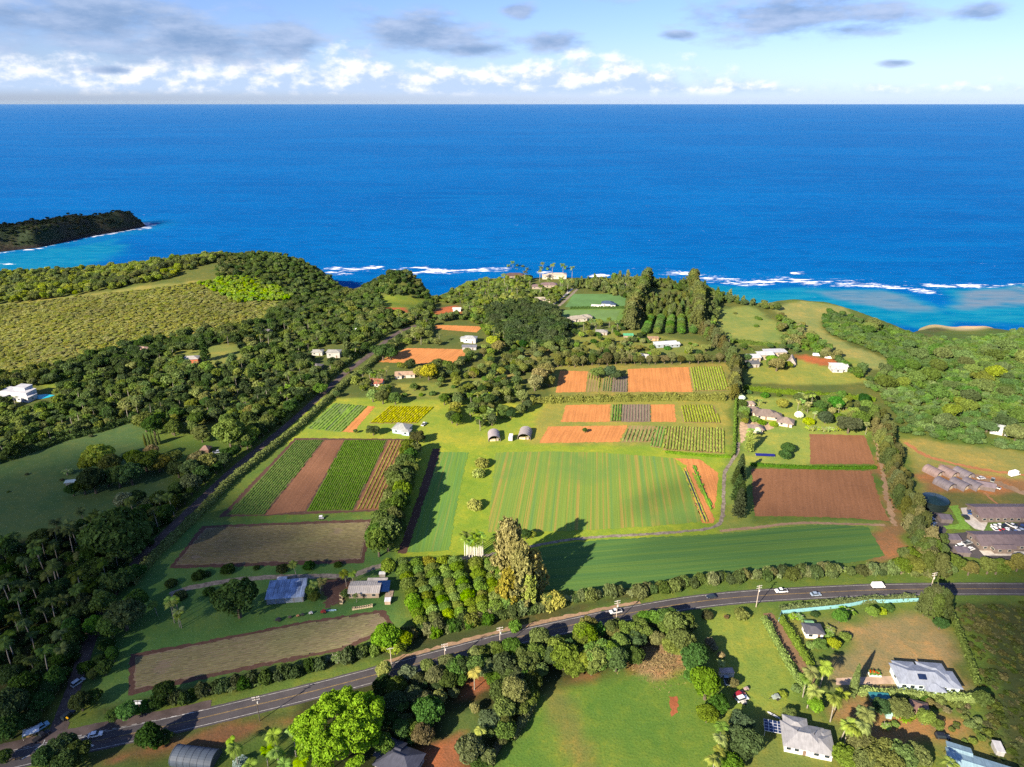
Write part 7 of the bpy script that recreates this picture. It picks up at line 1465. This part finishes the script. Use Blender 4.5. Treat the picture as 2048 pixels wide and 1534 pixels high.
plant_px('broadleaf_tree', 1052, 1068, 12, DK, 'dark green', GRP); plant_px('broadleaf_tree', 1065, 1068, 9, (.20, .22, .05), 'pale', GRP)
# --- windbreak on the right and woods by the compound
WB = smooth_line(GL([(1752, 838), (1768, 880), (1785, 930), (1805, 990), (1826, 1050), (1848, 1110), (1868, 1150)]), 4.4)
for k, (x, y) in enumerate(WB):
    for s in (0, 1):
        o = plant('ironwood_tree', x + rr_.uniform(-3, 3) + s * 3 - 2.5, y + rr_.uniform(-2, 2), rr_.uniform(8, 13), [(.125, .115, .05), (.10, .11, .04), (.075, .085, .032)][rr_.randrange(3)], 'brownish' if s == 0 else 'dark', 'windbreak trees beside the tilled fields'); o.scale.x *= 1.3; o.scale.y *= 1.3
mark('windbreak foot', *G(1862, 1140))
P = scatter(GL([(1780, 1120), (1820, 1110), (1870, 1135), (1960, 1140), (2048, 1140), (2150, 1142), (2150, 1160), (2048, 1158), (1900, 1156), (1800, 1150)]), 5.2, 8)
for (x, y) in P: plant('broadleaf_tree', x, y, rr_.uniform(3.2, 4.8), [(.085, .10, .03), (.06, .085, .025), (.12, .115, .04)][rr_.randrange(3)], 'leafy', 'roadside trees in front of the compound')
for (px, py, rp) in [(1880, 1075, 15), (1868, 1095, 18), (1850, 1070, 16), (1885, 1100, 14), (1845, 1100, 18), (1862, 1115, 18), (1838, 1085, 16)]: plant_px('broadleaf_tree', px, py, rp, (.06, .085, .026), 'leafy', 'roadside trees in front of the compound')
# --- dark scrub field at the right edge
P = scatter(GL([(1905, 1215), (2048, 1205), (2200, 1200), (2300, 1560), (2000, 1560), (1965, 1420), (1975, 1390), (1940, 1300)]), 2.6, 9, .8)
stuff_wood('scrub_cover', 'dark rank grass and scrub on the field at the right edge', P, (1.0, 2.2), ['scrub'], [(.045, .06, .02), (.06, .075, .025), (.09, .085, .035)], 10, (.35, .7))
P = scatter(GL([(1850, 1400), (1950, 1415), (1990, 1480), (1960, 1500), (1900, 1470), (1870, 1440)]), 3.0, 19, .8)
stuff_wood('garden_scrub', 'tangled garden scrub round the brown pavilion', P, (1.2, 2.2), ['scrub', 'broad'], [(.08, .10, .03), (.10, .12, .04), (.12, .10, .05)], 11, (.5, .9))
# ------------------------------------------------------------------ middle-distance trees as single objects
BEACH = [GL([(1888, 628), (1990, 622), (1980, 642), (1940, 647), (1895, 648)], -36)]
def wood(poly_px, spacing, size, cols, adj, group, kind='broadleaf_tree', seed=0, keep=1.0, zs=(.85, 1.15), avoid=(), name=None, avoid_w=()):
    for (x, y) in scatter(GL(poly_px), spacing, seed, keep, [GL(a) for a in avoid] + list(avoid_w)):
        plant(kind, x, y, rr_.uniform(*size), cols[rr_.randrange(len(cols))], adj, group, parts=False, zs=rr_.uniform(*zs), name=name)
MIX = [(.06, .085, .03), (.085, .11, .032), (.11, .135, .035), DK, (.075, .11, .03), (.14, .15, .04)]
wood([(300, 850), (420, 800), (520, 830), (560, 860), (520, 885), (440, 890), (360, 880)], 9, (4, 6), MIX, 'mixed green', 'trees above the side road bend', seed=31, keep=.8)
wood([(880, 800), (960, 790), (1050, 800), (1060, 830), (960, 860), (900, 850)], 7.5, (3, 5), MIX + [YG], 'mixed green', 'trees behind the hoop sheds', seed=32, keep=.62)
for (px, py, rp, c_) in [(857, 742, 18, (.24, .22, .035)), (840, 742, 14, (.22, .21, .04)), (1080, 752, 20, BR), (1092, 740, 18, BR), (1070, 765, 17, BR), (1098, 760, 14, OL), (765, 700, 20, (.06, .10, .028)), (780, 705, 15, (.06, .10, .028)), (457, 868, 26, (.09, .15, .03)), (745, 790, 14, PALE), (765, 792, 16, (.08, .09, .03)), (790, 795, 14, (.07, .10, .03)), (746, 858, 13, (.06, .085, .04)), (711, 862, 5, MD), (1220, 742, 14, (.05, .07, .035)), (1232, 748, 12, (.05, .07, .035)), (1195, 742, 14, (.10, .14, .03)), (1210, 690, 12, LT), (985, 680, 14, (.22, .21, .04)), (998, 690, 14, (.20, .20, .045)), (1555, 726, 16, OL), (1545, 720, 12, LT), (1570, 714, 10, OL), (640, 775, 14, MD), (1170, 860, 6, MD)]:
    plant_px('broadleaf_tree', px, py, rp, c_, 'golden' if c_[0] > .18 else 'leafy', 'single trees among the upper plots', parts=False)
for (a, b_) in [((1115, 735), (1250, 728)), ((1250, 728), (1470, 726))]:
    Lr = smooth_line(GL([a, b_]), 5.5)
    for (x, y) in Lr: plant('broadleaf_tree', x + rr_.uniform(-1, 1), y + rr_.uniform(-2, 2), rr_.uniform(3.4, 4.8), [(.11, .105, .04), (.075, .085, .03), (.13, .12, .05)][rr_.randrange(3)], 'brownish', 'windbreak row above the upper plots', parts=False, zs=1.2, name='windbreak_tree')
for (x, y) in smooth_line(GL([(1408, 668), (1440, 700), (1462, 730), (1470, 762), (1472, 800)]), 5.0): plant('ironwood_tree', x + rr_.uniform(-2, 2), y, rr_.uniform(11, 15), [(.12, .115, .045), (.09, .10, .04)][rr_.randrange(2)], 'brownish', 'windbreak row down to the estate corner', parts=False).scale.x *= 1.5
for pts in ([(1258, 660), (1268, 630), (1282, 595), (1292, 568)], [(1392, 660), (1398, 630), (1396, 600), (1384, 572)]):
    for (x, y) in smooth_line(GL(pts), 7.0): o = plant('ironwood_tree', x + rr_.uniform(-2, 2), y, rr_.uniform(15, 21), (.125, .14, .05), 'tall', 'ironwood walls of the plantation', parts=False); o.scale.x *= 1.6; o.scale.y *= 1.6
wood([(1290, 600), (1390, 600), (1390, 640), (1285, 640)], 7.0, (9, 13), [(.115, .135, .045), (.10, .125, .04)], 'rowed', 'young ironwoods inside the plantation', 'ironwood_tree', 33)
for j in range(5):
    for (x, y) in smooth_line(GL([(1290 + j * 24, 668), (1302 + j * 20, 640)]), 7.0): plant('orchard_tree', x, y, 4.2, (.075, .125, .03), 'rowed', 'orchard rows below the plantation', parts=False)
wood([(1700, 640), (1780, 650), (1860, 700), (1960, 690), (2100, 720), (2100, 905), (1980, 880), (1830, 870), (1780, 810), (1735, 770), (1760, 745), (1800, 720)], 16, (5.0, 8.0), [(.075, .11, .035), (.09, .125, .04), (.06, .09, .03), (.12, .15, .04)], 'spreading', 'valley woods below the bluff', seed=34, keep=.6, zs=(.7, 1.0), name='valley_tree', avoid_w=BEACH)
for k in range(26):
    px = 1005 + rr_.random() * 150; py = 546 + rr_.random() * 14 if k < 13 else 560 + rr_.random() * 40; x, y, z = GT(px, py); plant('coconut_palm', x, y, rr_.uniform(4.0, 5.5), PALM, 'clifftop', 'palms round the clifftop villas', parts=False, zs=1.35)
for k in range(46):
    px, py = [(940 + rr_.random() * 50, 795 + rr_.random() * 60), (1225 + rr_.random() * 60, 690 + rr_.random() * 25), (720 + rr_.random() * 60, 735 + rr_.random() * 25), (1420 + rr_.random() * 40, 620 + rr_.random() * 70), (500 + rr_.random() * 120, 770 + rr_.random() * 80), (1165 + rr_.random() * 70, 640 + rr_.random() * 15)][k % 6]; x, y, z = GT(px, py + 12); plant('coconut_palm', x, y, rr_.uniform(3.0, 4.2), PALM, 'feathery', 'palms scattered over the middle distance', parts=False)
wood([(1480, 700), (1560, 690), (1600, 700), (1600, 735), (1560, 745), (1490, 745)], 9, (2.6, 4.2), MIX, 'mixed green', 'trees round the workshop cluster', seed=38, keep=.5)
wood([(1590, 790), (1735, 805), (1745, 850), (1640, 845), (1600, 825)], 8, (2.6, 4.4), MIX + [PALE], 'mixed green', 'trees of the garden estate', seed=39, keep=.7, name='garden_tree')
wood([(1485, 800), (1500, 830), (1490, 850), (1480, 840)], 6, (2, 3.4), MIX, 'mixed green', 'trees of the garden estate', seed=40, name='garden_tree')
wood([(600, 760), (760, 740), (960, 745), (1000, 800), (880, 805), (720, 800), (640, 800)], 13, (2.6, 4.6), MIX, 'mixed green', 'trees among the upland houses', seed=41, keep=.6, name='garden_tree', avoid=[[(740, 740), (850, 735), (850, 775), (740, 778)]])
wood([(1130, 655), (1250, 648), (1300, 690), (1420, 700), (1410, 720), (1150, 718)], 9.5, (2.4, 4.2), MIX + [PALE], 'mixed green', 'trees above the upper plots', seed=43, keep=.6, name='garden_tree', avoid=[[(1185, 655), (1225, 655), (1225, 680), (1185, 680)], [(1240, 665), (1275, 665), (1275, 685), (1240, 685)], [(1295, 675), (1360, 675), (1360, 705), (1295, 705)]])
wood([(940, 700), (1110, 692), (1090, 725), (1040, 770), (960, 790), (930, 750)], 9.0, (2.6, 4.6), MIX + [PALE, OL], 'mixed green', 'trees beside the orange field', seed=44, keep=.55, name='garden_tree')
wood([(10, 900), (250, 860), (270, 900), (120, 1000), (20, 1060)], 26, (.8, 1.6), [(.08, .10, .04), (.10, .07, .04)], 'small', 'tufts on the pasture', 'shrub', 42, .8)
# ------------------------------------------------------------------ far woods as masses
cl = [GL(a) for a in ([(350, 690), (470, 690), (500, 722), (430, 738), (345, 715)], [(60, 772), (170, 742), (185, 757), (110, 778)], [(455, 655), (560, 650), (570, 672), (470, 680)], [(810, 690), (945, 695), (915, 738), (745, 732)], [(865, 645), (970, 650), (958, 670), (865, 662)], [(760, 590), (850, 585), (850, 612), (816, 628), (770, 628)], [(865, 628), (890, 600), (915, 600), (928, 628), (880, 640)], [(765, 765), (980, 758), (1000, 785), (960, 800), (780, 800)], [(230, 690), (330, 690), (330, 722), (230, 728)], [(0, 775), (110, 775), (110, 812), (0, 815)], [(950, 745), (1000, 725), (1110, 690), (1120, 700), (1000, 770)], [(640, 690), (690, 690), (690, 722), (620, 745)], [(365, 712), (405, 712), (405, 735), (365, 735)], [(400, 890), (450, 890), (450, 915), (400, 915)], [(900, 670), (965, 672), (960, 705), (905, 702)])]
lane = [tuple(p) for p in (SIDE + np.array([-5, 3]))] + [tuple(p) for p in (SIDE + np.array([6, -4]))[::-1]]
av = cl + [lane]
A1 = scatter(GL([(-500, 800), (0, 778), (130, 762), (300, 722), (450, 688), (600, 640), (800, 640), (860, 640), (800, 668), (740, 712), (690, 745), (640, 792), (590, 838), (540, 880), (440, 850), (300, 845), (240, 850), (100, 890), (0, 928), (-500, 1060)]), 5.6, 41, .9, av)
stuff_wood('lane_woodland', 'mixed woodland filling the slope between pasture, lane and scrub', A1, (2.4, 5.0), ['broad', 'broad', 'palm'], [(.055, .08, .03), (.075, .105, .032), (.10, .125, .036), (.04, .06, .022), (.135, .145, .045)], 42)
A2 = scatter(GL([(-600, 640), (0, 612), (120, 600), (300, 592), (420, 580), (540, 600), (585, 618), (520, 645), (390, 668), (260, 690), (110, 738), (0, 752), (-600, 860)]), 2.5, 43, .98)
stuff_wood('dry_scrub', 'pale olive dry scrub covering the slope above the villas', A2, (1.2, 2.9), ['scrub', 'broad'], [(.215, .21, .062), (.235, .22, .068), (.195, .195, .055), (.225, .21, .08), (.18, .19, .052)], 44, (.28, .55))
A2b = scatter(GL([(400, 585), (480, 572), (560, 578), (590, 598), (480, 612)]), 3.8, 45)
stuff_wood('bright_thicket', 'bright yellow-green thicket at the top of the scrub slope', A2b, (1.9, 3.0), ['broad'], [(.20, .265, .025), (.17, .245, .025)], 46)
A3 = scatter(GL([(570, 612), (650, 598), (640, 630), (540, 668), (400, 700), (280, 724), (120, 764), (-400, 850), (-400, 835), (0, 755), (110, 742), (260, 694), (390, 672), (520, 648)]), 5.6, 47)
stuff_wood('dark_tree_belt', 'dark tree belt along the foot of the scrub slope', A3, (3.0, 5.2), ['broad'], [(.045, .07, .024), (.06, .085, .028), (.09, .105, .035)], 48)
A4 = scatter(GL([(-600, 552), (0, 548), (250, 537), (420, 526), (470, 532), (430, 555), (330, 580), (120, 598), (0, 610), (-600, 640)]), 6.5, 49)
stuff_wood('coastal_wood', 'coastal wood in rows along the far bluff', A4, (2.8, 5.0), ['broad'], [(.13, .145, .06), (.16, .18, .04), (.09, .11, .04), (.19, .21, .035)], 50)
for j, pts in enumerate(([(150, 572), (260, 553), (360, 540), (430, 530)], [(230, 585), (330, 566), (420, 552), (450, 545)])):
    A5 = smooth_line(GL(pts), 6.0); stuff_wood('coastal_windbreak', ['bright windbreak line across the far bluff', 'dark ironwood windbreak below the bright line'][j], A5 + rng.normal(0, 1.5, A5.shape), (4.0, 5.5), ['broad'], [[(.16, .19, .04), (.12, .15, .035)], [(.07, .08, .035), (.10, .10, .04)]][j], 51 + j, (1.0, 1.4))
A6 = scatter(GL([(440, 545), (480, 524), (560, 526), (625, 545), (690, 566), (760, 563), (830, 566), (870, 582), (860, 620), (760, 632), (640, 640), (600, 612), (560, 585), (440, 575)]), 4.8, 53, .94, av)
stuff_wood('gully_wood', 'green wood over the coastal hill and gully', A6, (2.2, 4.2), ['broad', 'scrub'], [(.065, .095, .03), (.085, .115, .035), (.05, .075, .025), (.11, .12, .045)], 54)
A7 = scatter(GL([(870, 582), (900, 572), (960, 562), (1100, 558), (1150, 565), (1120, 600), (1105, 620), (1130, 690), (1080, 705), (1000, 690), (960, 660), (930, 640), (930, 600)]), 4.8, 55, .94, av + [GL([(1060, 560), (1140, 550), (1140, 580), (1060, 585)])])
stuff_wood('slope_garden_wood', 'wooded garden slope below the clifftop villas', A7, (2.2, 4.0), ['broad', 'broad', 'palm'], [(.10, .135, .035), (.13, .155, .04), (.075, .105, .03), (.16, .175, .05)], 56)
A8 = scatter(GL([(975, 625), (1040, 615), (1100, 625), (1135, 650), (1135, 690), (1080, 700), (1010, 690), (985, 665)]), 5.6, 57)
stuff_wood('dark_wood', 'dense dark wood in the middle distance', A8, (4.2, 6.4), ['broad'], [(.040, .060, .026), (.05, .07, .03)], 58)
A9 = scatter(GL([(1150, 565), (1240, 560), (1300, 562), (1400, 574), (1440, 592), (1490, 608), (1540, 610), (1560, 625), (1500, 612), (1440, 605), (1430, 660), (1400, 670), (1400, 590), (1290, 572), (1270, 600), (1150, 575)]), 5.2, 59)
stuff_wood('bluff_wood', 'wood along the bluff edge behind the plantation', A9, (2.6, 4.6), ['broad', 'tall'], [(.085, .11, .035), (.11, .125, .045), (.065, .09, .03)], 60)
A10 = scatter(GL([(1560, 635), (1600, 650), (1640, 690), (1720, 745), (1740, 765), (1720, 760), (1640, 710), (1570, 690), (1550, 660)]), 5.4, 61, .9)
stuff_wood('bluff_thicket', 'thicket between workshop cluster and grassy bluff', A10, (2.6, 4.6), ['broad', 'scrub'], [(.085, .13, .032), (.14, .135, .055), (.07, .11, .03)], 62)
A11 = scatter(GL([(1640, 640), (1660, 622), (1740, 632), (1800, 640), (1850, 650), (1885, 652), (1930, 652), (1990, 642), (2048, 634), (2600, 628), (2600, 960), (2048, 905), (1980, 895), (1810, 872), (1775, 815), (1730, 775), (1765, 748), (1790, 728), (1745, 700), (1660, 668)]), 4.2, 63, .96, [GL([(1965, 850), (2030, 850), (2030, 885), (1965, 885)])] + BEACH)
stuff_wood('valley_wood', 'dense green wood filling the valley down to the beach', A11, (2.2, 4.0), ['broad'], [(.075, .12, .040), (.065, .105, .035), (.09, .135, .040), (.085, .12, .045)], 64, (.6, 1.0))
A12 = scatter(GL([(600, 620), (900, 620), (960, 640), (870, 645), (860, 680), (940, 690), (960, 700), (930, 740), (1000, 780), (980, 800), (880, 800), (740, 800), (700, 780), (760, 735), (790, 680)]), 6.4, 65, .72, av + [GL([(740, 745), (850, 735), (850, 775), (740, 778)]), GL([(780, 800), (880, 800), (880, 870), (600, 870), (640, 800)])])
stuff_wood('garden_wood', 'scattered garden trees among the upland houses', A12, (2.8, 5.2), ['broad', 'broad', 'palm'], [(.07, .10, .03), (.10, .125, .036), (.14, .155, .045), (.05, .075, .026)], 66)
A13 = scatter(GL([(1000, 720), (1110, 690), (1180, 700), (1250, 690), (1290, 720), (1240, 728), (1110, 735), (1040, 750), (1050, 800), (990, 815), (980, 770)]), 6.4, 67, .72)
stuff_wood('plot_edge_wood', 'trees and bushes edging the upper plots', A13, (2.6, 4.8), ['broad'], [(.09, .115, .035), (.12, .125, .045), (.07, .10, .03)], 68)
P = np.stack([rng.uniform(-1500, -760, 9000), rng.uniform(1180, 1600, 9000)], 1); P = P[sdist(P, ISL) > 9]
stuff_wood('headland_bushes', 'low dark bushes covering the headland', P[:2600], (1.4, 4.2), ['broad', 'scrub'], [(.022, .036, .018), (.034, .044, .022), (.045, .040, .024)], 70, (.4, .9), headland_z)
# scattered bushes on mid lawns
wood([(770, 775), (960, 765), (990, 790), (940, 800), (800, 798)], 11, (1.8, 3.2), [MD, LT, OL], 'small', 'bushes on the upland lawns', 'shrub', 35, .5)
wood([(1130, 660), (1250, 660), (1400, 690), (1400, 712), (1200, 712)], 11, (1.8, 3.4), [MD, LT, OL], 'small', 'bushes on the upland lawns', 'shrub', 36, .45)
wood([(1440, 620), (1540, 640), (1560, 680), (1460, 670)], 18, (1.8, 2.8), [MD, OL], 'small', 'bushes on the upland lawns', 'shrub', 37, .5)
label_plants()
# ------------------------------------------------------------------ trade-wind clouds overhead whose shadows drift over the farm, and sea air
m_cloud = bpy.data.materials.new('cloud_vapour'); m_cloud.use_nodes = True; t = NT(m_cloud.node_tree); t.n.clear(); out = t.node('ShaderNodeOutputMaterial')
pv = t.node('ShaderNodeVolumePrincipled'); pv.inputs['Color'].default_value = (.95, .96, 1, 1); pv.inputs['Density'].default_value = .012; t.l.new(pv.outputs[0], out.inputs['Volume'])
def cloud(gx_, gy_, rx, ry, rz, thick, label, seed, alt=620.0, dens=None):
    """a cumulus between the sun and this patch of ground"""
    s = alt / -LD.z; cx, cy_ = gx_ - LD.x * s, gy_ - LD.y * s
    V, Fq = ico(4); r = np.random.default_rng(seed); d = np.zeros(len(V))
    for k in range(14):
        c_ = unit(r.normal(0, 1, 3)); d += r.uniform(.10, .28) * np.exp(-((V - c_) ** 2).sum(1) / r.uniform(.10, .35))
    P = V * (.78 + d)[:, None]; P[:, 2] = np.where(P[:, 2] < 0, P[:, 2] * .35, P[:, 2])
    ca, sa = math.cos(rz), math.sin(rz); P = P * np.array([rx, ry, thick]); P = np.stack([P[:, 0] * ca - P[:, 1] * sa + cx, P[:, 0] * sa + P[:, 1] * ca + cy_, P[:, 2] + alt], 1)
    o = link(bpy.data.objects.new('cloud', np_mesh('cloud', P, Fq, [m_cloud], smooth=True))); tag(o, label, None, None, 'structure'); return o
x, y = G(230, 1230); cloud(x - 95, y + 5, 165, 120, R(20), 48, 'cumulus shading the palm grove and farmyard', 1)
x, y = G(120, 960); cloud(x - 60, y - 20, 130, 62, R(10), 26, 'cumulus shading the pasture', 2)
x, y = G(1520, 1090); cloud(x + 5, y, 92, 24, R(8), 22, 'thin cumulus shading the dark green crop field', 3)
x, y = G(1330, 1000); cloud(x, y, 42, 13, R(28), 15, 'wisp shading the striped field', 4)
x, y = G(1690, 990); cloud(x + 40, y, 95, 36, R(0), 16, 'thin cumulus shading the tilled field', 5)
x, y = G(2010, 1120); cloud(x + 60, y - 20, 90, 60, R(0), 24, 'cumulus shading the compound', 6)
x, y = G(2040, 1380); cloud(x + 35, y, 55, 70, R(0), 40, 'cumulus shading the scrub field', 7)
cloud(-985, 1270, 110, 80, R(69), 110, 'cumulus shading the headland', 8, alt=700)
x, y = G(500, 1540); cloud(x - 20, y - 30, 70, 32, R(10), 34, 'cumulus shading the bottom edge gardens', 9)
x, y = G(590, 1015); cloud(x, y, 58, 26, R(10), 15, 'thin cumulus shading the left crop strips', 10)
x, y = G(540, 1180); cloud(x, y, 75, 34, R(0), 24, 'cumulus shading the farmyard', 11)
m_haze = bpy.data.materials.new('sea_air'); m_haze.use_nodes = True; t = NT(m_haze.node_tree); t.n.clear(); out = t.node('ShaderNodeOutputMaterial')
pv = t.node('ShaderNodeVolumePrincipled'); pv.inputs['Color'].default_value = (.55, .80, 1, 1); pv.inputs['Density'].default_value = 2.5e-6; pv.inputs['Anisotropy'].default_value = 0.0; t.l.new(pv.outputs[0], out.inputs['Volume'])
tag(MB().box(-71000, 71000, -400, 71000, -58, 240).obj('haze', m_haze), 'pale blue sea air thickening towards the horizon', None, None, 'stuff')
for o in bpy.data.objects:
    if '_poly' in o: del o['_poly']
